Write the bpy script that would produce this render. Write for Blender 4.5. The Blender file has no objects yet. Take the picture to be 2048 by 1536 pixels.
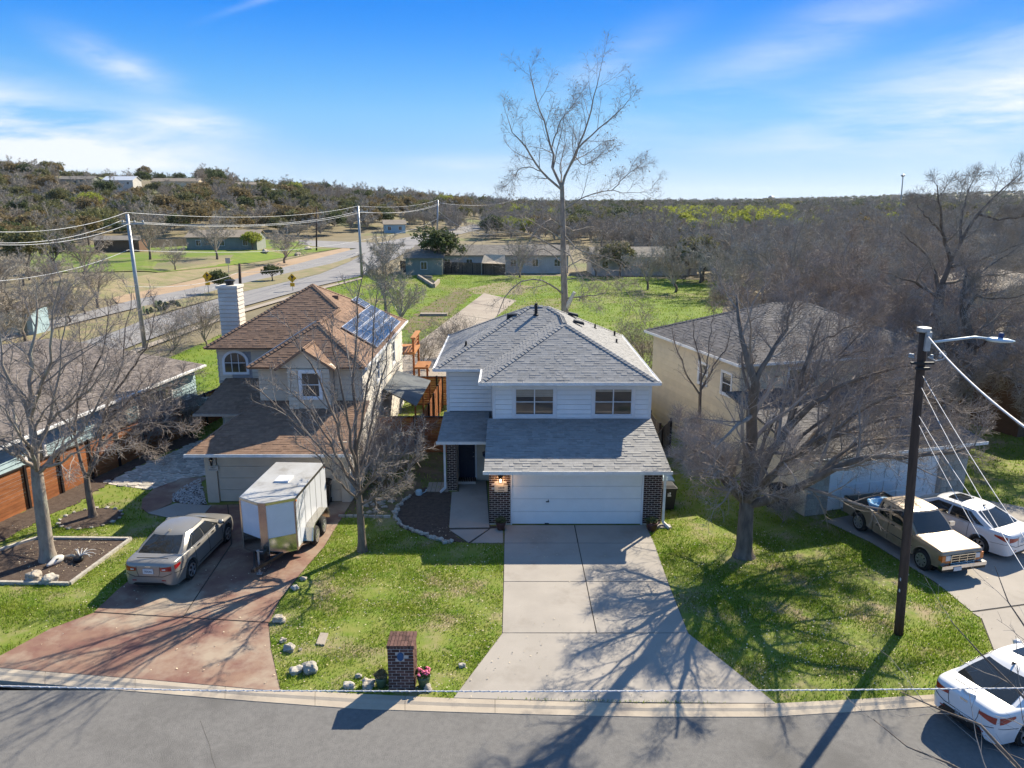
import bpy, math, random
import numpy as np
from mathutils import Matrix, Vector

# ------------------------------------------------------------------ camera, sky, sun
SC = bpy.context.scene
FPX = 1500.0                      # focal length in pixels of the 2048 px wide photograph
PITCH = math.atan(367.5 / FPX)
CAMH = 12.0
cam_d = bpy.data.cameras.new('camera')
cam = bpy.data.objects.new('camera', cam_d)
SC.collection.objects.link(cam)
cam.location = (0, 0, CAMH)
cam.rotation_euler = (math.pi / 2 - PITCH, 0, 0)
cam_d.sensor_width = 36.0
cam_d.lens = 36.0 * FPX / 2048.0
cam_d.clip_start = 0.2
cam_d.clip_end = 20000
SC.camera = cam

SUNV = Vector((0.84, 1.0, 1.0)).normalized()      # towards the sun
SUN_EL = math.asin(SUNV.z)
SUN_AZ = math.atan2(SUNV.x, SUNV.y)
world = bpy.data.worlds.new('World')
SC.world = world
world.use_nodes = True
wn, wl = world.node_tree.nodes, world.node_tree.links
wn.clear()
w_out = wn.new('ShaderNodeOutputWorld')
w_bg = wn.new('ShaderNodeBackground')
w_bg.inputs['Strength'].default_value = 0.062
w_sky = wn.new('ShaderNodeTexSky')
w_sky.sky_type = 'NISHITA'
w_sky.sun_disc = False
w_sky.sun_elevation = SUN_EL
w_sky.sun_rotation = SUN_AZ
w_sky.altitude = 200
w_sky.air_density = 1.0
w_sky.dust_density = 0.3
w_sky.ozone_density = 2.0
w_tc = wn.new('ShaderNodeTexCoord')
w_sep = wn.new('ShaderNodeSeparateXYZ')
wl.new(w_tc.outputs['Generated'], w_sep.inputs[0])


def wmath(op, a, b=None, clamp=False):
    n = wn.new('ShaderNodeMath')
    n.operation = op
    n.use_clamp = clamp
    for i, v in enumerate((a, b)):
        if v is None:
            continue
        if isinstance(v, (int, float)):
            n.inputs[i].default_value = v
        else:
            wl.new(v, n.inputs[i])
    return n.outputs[0]


# thin cirrus: bearing U and height E of the line of sight, a handful of drifts, frayed by stretched noise
w_U = wmath('DIVIDE', w_sep.outputs['X'], wmath('MAXIMUM', w_sep.outputs['Y'], 0.05))
w_hor = wmath('SQRT', wmath('ADD', wmath('POWER', w_sep.outputs['X'], 2.0), wmath('POWER', w_sep.outputs['Y'], 2.0)))
w_E = wmath('DIVIDE', w_sep.outputs['Z'], wmath('MAXIMUM', w_hor, 0.05))
w_comb = wn.new('ShaderNodeCombineXYZ')
wl.new(w_U, w_comb.inputs[0])
wl.new(w_E, w_comb.inputs[1])


def wnoise(scale, rot, sx, sy, detail=9, rough=.6, dist=.3):
    mp = wn.new('ShaderNodeMapping')
    mp.inputs['Rotation'].default_value = (0, 0, math.radians(rot))
    mp.inputs['Scale'].default_value = (sx, sy, 1)
    wl.new(w_comb.outputs[0], mp.inputs[0])
    no = wn.new('ShaderNodeTexNoise')
    no.inputs['Scale'].default_value = scale
    no.inputs['Detail'].default_value = detail
    no.inputs['Roughness'].default_value = rough
    no.inputs['Distortion'].default_value = dist
    wl.new(mp.outputs[0], no.inputs['Vector'])
    return no.outputs['Fac']


fray_l = wnoise(3.2, 14, 1.2, 6)
fray_r = wnoise(2.6, -14, 1.0, 6)
cloud = None
for u0, e0, su, se, rot, amp, left in ((-.66, .085, .20, .036, -9, 1.5, 1), (-.60, .055, .26, .022, -3, 1.0, 1), (-.49, .148, .070, .016, -16, .8, 1), (-.40, .085, .075, .018, -4, .95, 1),
                                       (.50, .085, .30, .040, 2, .62, 0), (.68, .105, .16, .032, 6, 1.6, 0), (.42, .20, .34, .030, 20, .45, 0), (.60, .16, .20, .025, 14, .45, 0),
                                       (.10, .155, .09, .022, 25, .5, 0), (-.05, .045, .10, .012, 0, .5, 0), (-.27, .24, .08, .004, 20, .5, 1), (1.2, .2, .4, .1, 10, .9, 0), (-1.2, .15, .4, .08, -10, .9, 1)):
    c_, s_ = math.cos(math.radians(rot)), math.sin(math.radians(rot))
    du, de = wmath('SUBTRACT', w_U, u0), wmath('SUBTRACT', w_E, e0)
    a_ = wmath('DIVIDE', wmath('ADD', wmath('MULTIPLY', du, c_), wmath('MULTIPLY', de, s_)), su)
    b_ = wmath('DIVIDE', wmath('SUBTRACT', wmath('MULTIPLY', de, c_), wmath('MULTIPLY', du, s_)), se)
    r2 = wmath('ADD', wmath('MULTIPLY', a_, a_), wmath('MULTIPLY', b_, b_))
    gs = wmath('MULTIPLY', wmath('EXPONENT', wmath('MULTIPLY', r2, -1.0)), amp)
    fr = wmath('MULTIPLY', wmath('SUBTRACT', fray_l if left else fray_r, .36), 3.2, True)
    cl = wmath('MULTIPLY', gs, fr)
    cloud = cl if cloud is None else wmath('ADD', cloud, cl)
cloud = wmath('MINIMUM', wmath('MAXIMUM', cloud, 0.0), .95)
# clear sky colour: the Nishita sky, drawn towards the deep blue of the photograph
w_ramp = wn.new('ShaderNodeValToRGB')
w_ramp.color_ramp.interpolation = 'CARDINAL'
els = w_ramp.color_ramp.elements
els[0].position = 0.0
els[0].color = (.60, .78, .96, 1)
els[1].position = 1.0
els[1].color = (.16, .31, .62, 1)
for p_, c_ in ((.05, (.34, .62, .95, 1)), (.12, (.17, .50, .94, 1)), (.22, (.010, .27, .93, 1)), (.36, (.07, .29, .80, 1)), (.5, (.12, .31, .72, 1))):
    e_ = els.new(p_)
    e_.color = c_
wl.new(wmath('MAXIMUM', w_sep.outputs['Z'], 0.0), w_ramp.inputs['Fac'])
w_sc = wn.new('ShaderNodeVectorMath')
w_sc.operation = 'SCALE'
w_sc.inputs['Scale'].default_value = 8.4
wl.new(w_ramp.outputs[0], w_sc.inputs[0])
w_cl = wn.new('ShaderNodeMix')
w_cl.data_type = 'RGBA'
w_cl.inputs['Factor'].default_value = .94
wl.new(w_sky.outputs[0], w_cl.inputs['A'])
wl.new(w_sc.outputs[0], w_cl.inputs['B'])
w_mix = wn.new('ShaderNodeMix')
w_mix.data_type = 'RGBA'
wl.new(cloud, w_mix.inputs['Factor'])
wl.new(w_cl.outputs['Result'], w_mix.inputs['A'])
w_mix.inputs['B'].default_value = (7.6, 8.0, 8.5, 1)
wl.new(w_mix.outputs['Result'], w_bg.inputs['Color'])
wl.new(w_bg.outputs[0], w_out.inputs['Surface'])

sun_d = bpy.data.lights.new('sun', 'SUN')
sun_d.energy = 5.0
sun_d.angle = math.radians(0.53)
sun_d.color = (1.0, 0.90, 0.72)
sun = bpy.data.objects.new('sun', sun_d)
sun.rotation_euler = SUNV.to_track_quat('Z', 'Y').to_euler()
SC.collection.objects.link(sun)

SC.view_settings.view_transform = 'Standard'
SC.view_settings.look = 'None'
SC.view_settings.gamma = 1
SC.view_settings.use_curve_mapping = False
SC.view_settings.exposure = 1.02
SC.cycles.max_bounces = 6
SC.cycles.diffuse_bounces = 4
SC.cycles.glossy_bounces = 2
SC.cycles.transmission_bounces = 4
SC.cycles.transparent_max_bounces = 8
SC.cycles.caustics_reflective = False
SC.cycles.caustics_refractive = False

# ------------------------------------------------------------------ measuring helpers (photo pixel <-> place)
cP, sP = math.cos(PITCH), math.sin(PITCH)


def ray(u, v):
    a, b = (u - 1024) / FPX, (768 - v) / FPX
    return Vector((a, cP + b * sP, -sP + b * cP))


def G(u, v, z=0.0):                 # where the line of sight meets height z
    d = ray(u, v)
    t = (z - CAMH) / d.z
    return Vector((d.x * t, d.y * t, z))


def A(u, v, Y):                     # ... meets the upright plane at distance Y
    d = ray(u, v)
    t = Y / d.y
    return Vector((d.x * t, Y, CAMH + d.z * t))


def pix(x, y, z):
    d = y * cP - (z - CAMH) * sP
    up = y * sP + (z - CAMH) * cP
    return 1024 + FPX * x / d, 768 - FPX * up / d


def smooth(t):
    t = np.clip(t, 0, 1)
    return t * t * (3 - 2 * t)


def terrain(x, y):
    x = np.asarray(x, float)
    y = np.asarray(y, float)
    az = x / np.maximum(y, 1.0)
    a = np.interp(az, [-.80, -.55, -.42, -.30, -.2, -.1, -.03, .05, .3, .8], [26, 25.0, 22, 16, 11, 7, 4, 1, 0, 2])
    h = a * smooth((y - 190) / 250.0)
    b = np.interp(az, [-.3, .0, .1, .25, .45, .7, 1], [-8, -4, 2, 6, 20, 40, 50])
    h = h + b * smooth((y - 900) / 2200.0)
    h = h + 1.3 * smooth((-49 - x) / 9.0) * smooth((y - 60) / 25.0) * (1 - smooth((y - 170) / 60))
    h = h + np.where(y > 520, 3.0 * np.sin(x * .004 + 1) * np.sin(y * .003) * smooth((y - 520) / 500), 0)
    return h


def tz(x, y):
    return float(terrain(x, y))


def GT(u, v):                       # line of sight meets the terrain
    d = ray(u, v)
    t = 15.0
    while t < 6000:
        p = Vector((0, 0, CAMH)) + d * t
        if p.z <= tz(p.x, p.y):
            lo, hi = t / 1.03, t
            for _ in range(18):
                m = (lo + hi) / 2
                q = Vector((0, 0, CAMH)) + d * m
                if q.z <= tz(q.x, q.y):
                    hi = m
                else:
                    lo = m
            q = Vector((0, 0, CAMH)) + d * hi
            return Vector((q.x, q.y, tz(q.x, q.y)))
        t *= 1.03
    return Vector((0, 0, CAMH)) + d * 3000


# ------------------------------------------------------------------ object helpers
COL = SC.collection
WM = {}


def mesh_from(verts, faces, name, mat=None, smooth_=False):
    me = bpy.data.meshes.new(name)
    verts = np.asarray(verts, np.float32).reshape(-1, 3)
    if isinstance(faces, np.ndarray):
        n, k = faces.shape
        me.vertices.add(len(verts))
        me.vertices.foreach_set('co', verts.ravel())
        me.loops.add(n * k)
        me.loops.foreach_set('vertex_index', faces.astype(np.int32).ravel())
        me.polygons.add(n)
        me.polygons.foreach_set('loop_start', np.arange(0, n * k, k, dtype=np.int32))
        me.polygons.foreach_set('loop_total', np.full(n, k, np.int32))
        me.update(calc_edges=True)
    else:
        me.from_pydata([tuple(map(float, v)) for v in verts], [], faces)
        me.update()
    if mat is not None:
        me.materials.append(mat)
    me.polygons.foreach_set('use_smooth', np.full(len(me.polygons), bool(smooth_)))
    return me


def link(name, data, parent=None, mw=None, label=None, cat=None, group=None, kind=None):
    """mw: world matrix of the object; data coordinates are relative to it"""
    o = bpy.data.objects.new(name, data)
    COL.objects.link(o)
    mw = mw if mw is not None else Matrix.Identity(4)
    if parent is not None:
        o.parent = parent
        o.matrix_local = WM[parent.name].inverted() @ mw
    else:
        o.matrix_local = mw
    WM[o.name] = mw
    if label:
        o['label'] = label
    if cat:
        o['category'] = cat
    if group:
        o['group'] = group
    if kind:
        o['kind'] = kind
    return o


def thing(name, label, cat, loc=(0, 0, 0), rz=0.0, group=None):
    mw = Matrix.Translation(loc) @ Matrix.Rotation(rz, 4, 'Z')
    o = link(name, None, None, mw, label, cat, group)
    o.empty_display_size = .3
    return o


class MB:
    def __init__(self):
        self.v, self.f = [], []

    def add(self, vs, fs):
        n = len(self.v)
        self.v += [tuple(p) for p in vs]
        self.f += [tuple(i + n for i in f) for f in fs]
        return self

    def box(self, x0, x1, y0, y1, z0, z1):
        return self.add([(x0, y0, z0), (x1, y0, z0), (x1, y1, z0), (x0, y1, z0), (x0, y0, z1), (x1, y0, z1), (x1, y1, z1), (x0, y1, z1)],
                        [(0, 3, 2, 1), (4, 5, 6, 7), (0, 1, 5, 4), (1, 2, 6, 5), (2, 3, 7, 6), (3, 0, 4, 7)])

    def beam(self, a, b, w, h, up=(0, 0, 1)):
        a, b = Vector(a), Vector(b)
        d = (b - a).normalized()
        s = d.cross(Vector(up))
        if s.length < 1e-4:
            s = Vector((1, 0, 0))
        s.normalize()
        u = s.cross(d)
        vs = []
        for p in (a, b):
            for i, j in ((-1, -1), (1, -1), (1, 1), (-1, 1)):
                vs.append(p + s * (i * w / 2) + u * (j * h / 2))
        return self.add(vs, [(0, 1, 2, 3), (7, 6, 5, 4), (0, 4, 5, 1), (1, 5, 6, 2), (2, 6, 7, 3), (3, 7, 4, 0)])

    def prism(self, poly, z0, z1):
        n = len(poly)
        vs = [(p[0], p[1], z0) for p in poly] + [(p[0], p[1], z1) for p in poly]
        return self.add(vs, [tuple(range(n - 1, -1, -1)), tuple(range(n, 2 * n))] +
                        [(i, (i + 1) % n, n + (i + 1) % n, n + i) for i in range(n)])

    def slab(self, poly3, t):
        """closed slab: a flat polygon in space, thickened downwards by t along its normal"""
        p = [Vector(q) for q in poly3]
        nr = (p[1] - p[0]).cross(p[2] - p[0]).normalized()
        if nr.z < 0:
            p.reverse()
            nr = -nr
        n = len(p)
        vs = [q - nr * t for q in p] + p
        return self.add(vs, [tuple(range(n - 1, -1, -1)), tuple(range(n, 2 * n))] +
                        [(i, (i + 1) % n, n + (i + 1) % n, n + i) for i in range(n)])

    def tube(self, pts, r, n=8, cap=True):
        pts = [Vector(p) for p in pts]
        rs = r if isinstance(r, (list, tuple)) else [r] * len(pts)
        base = len(self.v)
        ref = None
        for i, p in enumerate(pts):
            d = (pts[min(i + 1, len(pts) - 1)] - pts[max(i - 1, 0)]).normalized()
            if ref is None:
                ref = d.orthogonal().normalized()
            ref = (ref - d * ref.dot(d)).normalized()
            b = d.cross(ref)
            for k in range(n):
                an = 2 * math.pi * k / n
                self.v.append(tuple(p + (ref * math.cos(an) + b * math.sin(an)) * rs[i]))
        for i in range(len(pts) - 1):
            for k in range(n):
                a = base + i * n + k
                c = base + i * n + (k + 1) % n
                self.f.append((a, c, c + n, a + n))
        if cap:
            self.f.append(tuple(base + k for k in range(n - 1, -1, -1)))
            self.f.append(tuple(base + (len(pts) - 1) * n + k for k in range(n)))
        return self

    def lathe(self, prof, c=(0, 0, 0), n=20):
        base = len(self.v)
        for r, z in prof:
            for k in range(n):
                a = 2 * math.pi * k / n
                self.v.append((c[0] + r * math.cos(a), c[1] + r * math.sin(a), c[2] + z))
        for i in range(len(prof) - 1):
            for k in range(n):
                a, b = base + i * n + k, base + i * n + (k + 1) % n
                self.f.append((a, b, b + n, a + n))
        self.f.append(tuple(base + k for k in range(n - 1, -1, -1)))
        self.f.append(tuple(base + (len(prof) - 1) * n + k for k in range(n)))
        return self

    def wheelcyl(self, c, r, w, n=24, prof=None):
        """cylinder with its axle along y"""
        prof = prof or [(r * .9, -w / 2), (r, -w / 2 + .03), (r, w / 2 - .03), (r * .9, w / 2)]
        base = len(self.v)
        for rr, y in prof:
            for k in range(n):
                a = 2 * math.pi * k / n
                self.v.append((c[0] + rr * math.cos(a), c[1] + y, c[2] + rr * math.sin(a)))
        for i in range(len(prof) - 1):
            for k in range(n):
                a, b = base + i * n + k, base + i * n + (k + 1) % n
                self.f.append((a, b, b + n, a + n))
        self.f.append(tuple(base + k for k in range(n)))
        self.f.append(tuple(base + (len(prof) - 1) * n + k for k in range(n - 1, -1, -1)))
        return self

    def me(self, name, mat, smooth_=False):
        return mesh_from(self.v, self.f, name, mat, smooth_)

    def build(self, name, mat, parent=None, mw=None, smooth_=False, **kw):
        """coordinates in the frame mw (default: the parent's frame when `mw`='local', else the world)"""
        if isinstance(mw, str):
            mw = WM[parent.name]
        me = self.me(name, mat, smooth_)
        return link(name, me, parent, mw, **kw)


def copy_tree(o, mw, label=None):
    """copy of a thing with its parts and sub-parts; mesh data shared"""
    c = o.copy()
    COL.objects.link(c)
    c.matrix_local = mw
    WM[c.name] = mw
    if label:
        c['label'] = label
    for ch in o.children:
        d = ch.copy()
        COL.objects.link(d)
        d.parent = c
        d.matrix_local = ch.matrix_local
        for g in ch.children:
            e = g.copy()
            COL.objects.link(e)
            e.parent = d
            e.matrix_local = g.matrix_local
    return c


# ------------------------------------------------------------------ materials
def mat(name, c1, c2=None, rough=0.85, scale=4.0, bump=0.0, bscale=None, metal=0.0, vary=0.0, spec=0.3, detail=6.0,
        c3=None, c3scale=1.0, c3amt=0.5, coat=0.0, stretch=None, emis=None, estr=0.0, alpha=None, trans=0.0, coord='Object', lo=.35, hi=.65, transl=0.0):
    m = bpy.data.materials.new(name)
    m.use_nodes = True
    n, l = m.node_tree.nodes, m.node_tree.links
    b = n['Principled BSDF']
    b.inputs['Roughness'].default_value = rough
    b.inputs['Metallic'].default_value = metal
    b.inputs['Specular IOR Level'].default_value = spec
    b.inputs['Coat Weight'].default_value = coat
    if trans:
        b.inputs['Transmission Weight'].default_value = trans
    if emis:
        b.inputs['Emission Color'].default_value = (*emis, 1)
        b.inputs['Emission Strength'].default_value = estr
    c2 = c2 or tuple(x * .82 for x in c1)
    tc = n.new('ShaderNodeTexCoord')
    if coord == 'World':
        geo = n.new('ShaderNodeNewGeometry')
        src = geo.outputs['Position']
    else:
        src = tc.outputs['Object']
    if stretch:
        mp = n.new('ShaderNodeMapping')
        mp.inputs['Scale'].default_value = stretch
        l.new(src, mp.inputs[0])
        src = mp.outputs[0]
    no = n.new('ShaderNodeTexNoise')
    no.inputs['Scale'].default_value = scale
    no.inputs['Detail'].default_value = detail
    no.inputs['Roughness'].default_value = .6
    l.new(src, no.inputs['Vector'])
    mr = n.new('ShaderNodeMapRange')
    mr.inputs['From Min'].default_value = lo
    mr.inputs['From Max'].default_value = hi
    l.new(no.outputs['Fac'], mr.inputs['Value'])
    mx = n.new('ShaderNodeMix')
    mx.data_type = 'RGBA'
    mx.inputs['A'].default_value = (*c1, 1)
    mx.inputs['B'].default_value = (*c2, 1)
    l.new(mr.outputs[0], mx.inputs['Factor'])
    col = mx.outputs['Result']
    if c3 is not None:
        n3 = n.new('ShaderNodeTexNoise')
        n3.inputs['Scale'].default_value = c3scale
        n3.inputs['Detail'].default_value = 5
        n3.inputs['Roughness'].default_value = .65
        l.new(src, n3.inputs['Vector'])
        r3 = n.new('ShaderNodeMapRange')
        r3.inputs['From Min'].default_value = 1 - c3amt - .06
        r3.inputs['From Max'].default_value = 1 - c3amt + .10
        l.new(n3.outputs['Fac'], r3.inputs['Value'])
        m3 = n.new('ShaderNodeMix')
        m3.data_type = 'RGBA'
        m3.inputs['B'].default_value = (*c3, 1)
        l.new(col, m3.inputs['A'])
        l.new(r3.outputs[0], m3.inputs['Factor'])
        col = m3.outputs['Result']
    if vary:
        oi = n.new('ShaderNodeObjectInfo')
        ge = n.new('ShaderNodeNewGeometry')
        ad = n.new('ShaderNodeMath')
        ad.operation = 'ADD'
        l.new(oi.outputs['Random'], ad.inputs[0])
        l.new(ge.outputs['Random Per Island'], ad.inputs[1])
        fr = n.new('ShaderNodeMath')
        fr.operation = 'FRACT'
        l.new(ad.outputs[0], fr.inputs[0])
        mr2 = n.new('ShaderNodeMapRange')
        mr2.inputs['To Min'].default_value = 1 - vary
        mr2.inputs['To Max'].default_value = 1 + vary
        l.new(fr.outputs[0], mr2.inputs['Value'])
        hs = n.new('ShaderNodeHueSaturation')
        l.new(mr2.outputs[0], hs.inputs['Value'])
        l.new(col, hs.inputs['Color'])
        col = hs.outputs[0]
    l.new(col, b.inputs['Base Color'])
    if bump:
        nb = n.new('ShaderNodeTexNoise')
        nb.inputs['Scale'].default_value = bscale or scale * 6
        nb.inputs['Detail'].default_value = 4
        l.new(src, nb.inputs['Vector'])
        bp = n.new('ShaderNodeBump')
        bp.inputs['Strength'].default_value = bump
        bp.inputs['Distance'].default_value = 0.02
        l.new(nb.outputs['Fac'], bp.inputs['Height'])
        l.new(bp.outputs[0], b.inputs['Normal'])
    if transl:
        tl = n.new('ShaderNodeBsdfTranslucent')
        ms = n.new('ShaderNodeMixShader')
        ms.inputs[0].default_value = transl
        l.new(col, tl.inputs['Color'])
        l.new(b.outputs[0], ms.inputs[1])
        l.new(tl.outputs[0], ms.inputs[2])
        l.new(ms.outputs[0], n['Material Output'].inputs['Surface'])
    return m


W = 'World'
M = {}
M['grass_ground'] = mat('lawn soil', (.12, .18, .018), (.20, .21, .05), .95, 2.2, .6, 30, c3=(.28, .225, .13), c3scale=.62, c3amt=.43, coord=W, detail=9)
M['grass_blade'] = mat('grass blades', (.14, .25, .014), (.24, .30, .03), .8, 1.4, vary=.40, c3=(.31, .28, .11), c3scale=.62, c3amt=.38, coord=W, transl=.45)
M['field'] = mat('field grass', (.10, .165, .012), (.15, .195, .02), .95, .35, .8, 2.5, c3=(.20, .17, .08), c3scale=.09, c3amt=.45, coord=W, detail=9)
M['far_ground'] = mat('woodland floor', (.16, .135, .08), (.22, .18, .11), .95, .12, .5, 3, c3=(.14, .18, .04), c3scale=.02, c3amt=.42, coord=W, detail=9)
M['dry_grass'] = mat('dry verge grass', (.27, .21, .13), (.17, .17, .07), .95, .5, .5, 5, coord=W, detail=9)
M['mud'] = mat('mulch', (.060, .040, .030), (.10, .072, .055), .95, 6, .9, 40, c3=(.16, .12, .08), c3scale=14, c3amt=.36, coord=W)
M['dirt'] = mat('dry dirt', (.20, .14, .09), (.13, .10, .055), .95, 1.6, .6, 30, c3=(.11, .13, .035), c3scale=.9, c3amt=.5, coord=W, detail=9)
M['asphalt'] = mat('asphalt', (.150, .144, .137), (.185, .177, .167), .92, 9, .8, 70, c3=(.115, .11, .104), c3scale=.22, c3amt=.41, coord=W, detail=10)
M['far_asphalt'] = mat('road asphalt', (.21, .20, .20), (.26, .25, .24), .92, .3, .2, 60, coord=W)
M['paint_line'] = mat('road paint', (.6, .6, .58), rough=.8, scale=3, coord=W)
M['concrete'] = mat('concrete', (.355, .32, .28), (.31, .28, .245), .9, .8, .25, 60, c3=(.27, .24, .205), c3scale=.55, c3amt=.40, coord=W, detail=10)
M['curb'] = mat('curb concrete', (.46, .39, .30), (.38, .32, .25), .9, 1.4, .3, 60, c3=(.27, .23, .19), c3scale=.9, c3amt=.40, coord=W, detail=10)
M['red_concrete'] = mat('red stained concrete', (.175, .085, .068), (.26, .165, .115), .85, 1.1, .3, 60, c3=(.34, .27, .20), c3scale=.4, c3amt=.47, coord=W, detail=10)
M['old_concrete'] = mat('weathered concrete', (.30, .25, .20), (.36, .31, .25), .92, .35, .3, 20, c3=(.22, .18, .15), c3scale=.15, c3amt=.42, coord=W, detail=9)
M['joint'] = mat('joint', (.07, .06, .05), rough=.95, scale=3, coord=W)
M['siding_white'] = mat('white siding', (.80, .80, .79), (.75, .75, .74), .6, 2, .1, 30, vary=.03, coord=W)
M['shadow_core'] = mat('painted shadow gap', (.30, .30, .31), rough=.9, scale=3)  # grey backing behind pale siding, paints the shadow line between boards
M['trim_white'] = mat('white trim', (.74, .74, .75), (.66, .66, .67), .55, 3, coord=W)
M['garage_white'] = mat('garage door white', (.80, .79, .77), (.75, .74, .72), .5, 2, coord=W)
M['siding_cream'] = mat('cream siding', (.62, .53, .42), (.55, .47, .37), .7, 2, .1, 30, vary=.03, coord=W)
M['siding_left'] = mat('pale beige siding', (.60, .56, .50), (.52, .48, .42), .7, 2, .1, 30, vary=.04, coord=W)
M['stucco_beige'] = mat('beige siding', (.64, .54, .39), (.57, .48, .35), .8, 2, .1, 30, vary=.04, coord=W)
M['siding_blue'] = mat('pale blue siding', (.38, .50, .54), (.31, .42, .46), .7, 3, .1, 30, vary=.05, coord=W)
M['sh_grey'] = mat('grey shingle', (.245, .24, .235), (.285, .28, .27), .9, 8, .25, 120, vary=.12, coord=W)
M['sh_brown'] = mat('brown shingle', (.235, .150, .100), (.185, .112, .075), .9, 6, .25, 120, vary=.15, coord=W)
M['sh_dark'] = mat('dark grey shingle', (.095, .09, .09), (.14, .13, .13), .9, 3, .5, 60, vary=.22, coord=W)
M['sh_tan'] = mat('tan shingle', (.27, .225, .175), (.22, .185, .145), .9, 1, .4, 40, vary=.12, coord=W)
M['sh_taupe'] = mat('taupe shingle', (.155, .13, .115), (.20, .17, .15), .9, 2, .5, 40, vary=.22, coord=W)
M['sh_lichen'] = mat('ranch roof', (.17, .15, .13), (.22, .2, .17), .9, 1, .4, 20, vary=.1, coord=W)
M['brick_dark'] = mat('dark brick', (.045, .024, .019), (.075, .038, .028), .9, 20, .4, 120, vary=.45, coord=W)
M['brick_mail'] = mat('brown red brick', (.085, .045, .038), (.14, .075, .06), .9, 20, .4, 120, vary=.4, coord=W)
M['mortar'] = mat('mortar', (.62, .54, .47), (.54, .47, .40), .95, 12, .3, 120, coord=W)
M['door_blue'] = mat('navy door', (.012, .022, .05), rough=.4, scale=3)
M['glass_dark'] = mat('window glass', (.035, .035, .038), (.05, .048, .045), .06, 1.5, spec=.8)
M['blind'] = mat('blind', (.45, .40, .33), (.38, .33, .27), .7, 3, vary=.1)
M['metal_dark'] = mat('dark metal', (.03, .03, .032), rough=.5, scale=5, metal=.4)
M['metal_grey'] = mat('galvanised steel', (.38, .39, .40), (.30, .31, .32), .45, 4, metal=.5)
M['gutter'] = mat('gutter white', (.76, .75, .74), (.64, .63, .61), .45, 4, coord=W)
M['cedar'] = mat('orange cedar', (.34, .125, .045), (.25, .085, .03), .8, 2, .3, 40, vary=.22, stretch=(1, 1, 3), coord=W)
M['cedar_dark'] = mat('dark stained post', (.022, .014, .012), rough=.7, scale=4)
M['wood_grey'] = mat('weathered fence', (.13, .105, .085), (.09, .075, .062), .9, 2, .3, 40, vary=.25, coord=W)
M['wood_deck'] = mat('deck wood', (.42, .19, .07), (.33, .14, .05), .8, 3, .2, 30, vary=.15)
M['bark'] = mat('grey bark', (.21, .165, .13), (.11, .088, .072), .95, 5, .8, 30, stretch=(1, 1, .3))
M['bark_pale'] = mat('pale bark', (.34, .29, .24), (.20, .165, .135), .95, 4, .7, 25, c3=(.30, .31, .25), c3scale=3, c3amt=.42, stretch=(1, 1, .4))
M['twig'] = mat('grey twig', (.34, .285, .245), (.23, .19, .16), .9, 2, vary=.25)
M['twig_pale'] = mat('pale twig', (.33, .285, .245), (.20, .17, .145), .9, 2, vary=.25)
M['twig_far'] = mat('brown grey twigs', (.37, .32, .26), (.26, .225, .185), .95, .5, vary=.25)
M['twig_far2'] = mat('grey twigs', (.40, .36, .30), (.28, .255, .215), .95, .5, vary=.25)
M['leaf_dark'] = mat('dark evergreen leaves', (.10, .125, .045), (.065, .085, .035), .75, .5, vary=.45, transl=.3)
M['leaf_olive'] = mat('olive leaves', (.19, .185, .075), (.13, .13, .055), .75, .5, vary=.4, transl=.3)
M['leaf_rust'] = mat('rusty leaves', (.25, .19, .09), (.19, .15, .075), .8, .5, vary=.4, transl=.3)
M['leaf_lime'] = mat('spring leaves', (.36, .39, .06), (.27, .29, .055), .75, .5, vary=.3, transl=.4)
M['leaf_green'] = mat('green leaves', (.09, .15, .03), (.06, .10, .025), .7, .5, vary=.4, transl=.3)
M['rock'] = mat('limestone', (.46, .40, .32), (.32, .28, .23), .95, 5, .8, 20, c3=(.16, .14, .12), c3scale=6, c3amt=.38)
M['rock_white'] = mat('pale limestone', (.48, .44, .37), (.30, .275, .24), .95, 6, .7, 25, vary=.2)
M['gravel'] = mat('white gravel', (.55, .53, .50), (.36, .35, .34), .95, 8, vary=.35)
M['rust_dirt'] = mat('orange roadside dirt', (.38, .27, .17), (.31, .22, .14), .95, .4, .4, 10, coord=W)
M['black_plastic'] = mat('black plastic', (.018, .019, .020), rough=.5, scale=3)
M['rubber'] = mat('tyre rubber', (.016, .016, .016), (.028, .027, .026), .85, 20)
M['rim'] = mat('alloy rim', (.55, .55, .56), rough=.3, scale=3, metal=.8)
M['chrome'] = mat('chrome', (.7, .7, .72), rough=.15, scale=3, metal=1.0)
M['paint_taupe'] = mat('taupe car paint', (.255, .24, .215), (.275, .26, .235), .28, 1.5, metal=.3, spec=.5, coat=.5)
M['paint_white'] = mat('white car paint', (.66, .66, .67), (.62, .62, .62), .3, 2, spec=.5, coat=.5)
M['paint_gold'] = mat('beige truck paint', (.30, .235, .17), (.34, .27, .20), .38, 1.2, metal=.35, spec=.5, coat=.3, c3=(.22, .165, .12), c3scale=.8, c3amt=.4)
M['car_glass'] = mat('car glass', (.02, .022, .022), rough=.04, scale=2, spec=.9)
M['tail_red'] = mat('tail light red', (.35, .008, .012), (.22, .005, .01), .15, 6, spec=.7, coat=.5)
M['amber'] = mat('amber lens', (.6, .17, .03), rough=.2, scale=3, spec=.6)
M['lens'] = mat('headlight lens', (.62, .62, .62), rough=.12, scale=3, spec=.7)
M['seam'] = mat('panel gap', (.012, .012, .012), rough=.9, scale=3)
M['plate'] = mat('licence plate', (.62, .64, .66), rough=.5, scale=3)
M['ink'] = mat('dark ink', (.02, .025, .05), rough=.6, scale=3)
M['trailer_white'] = mat('trailer skin', (.66, .68, .72), (.60, .62, .66), .3, 1.5, spec=.5, coat=.3)
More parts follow.
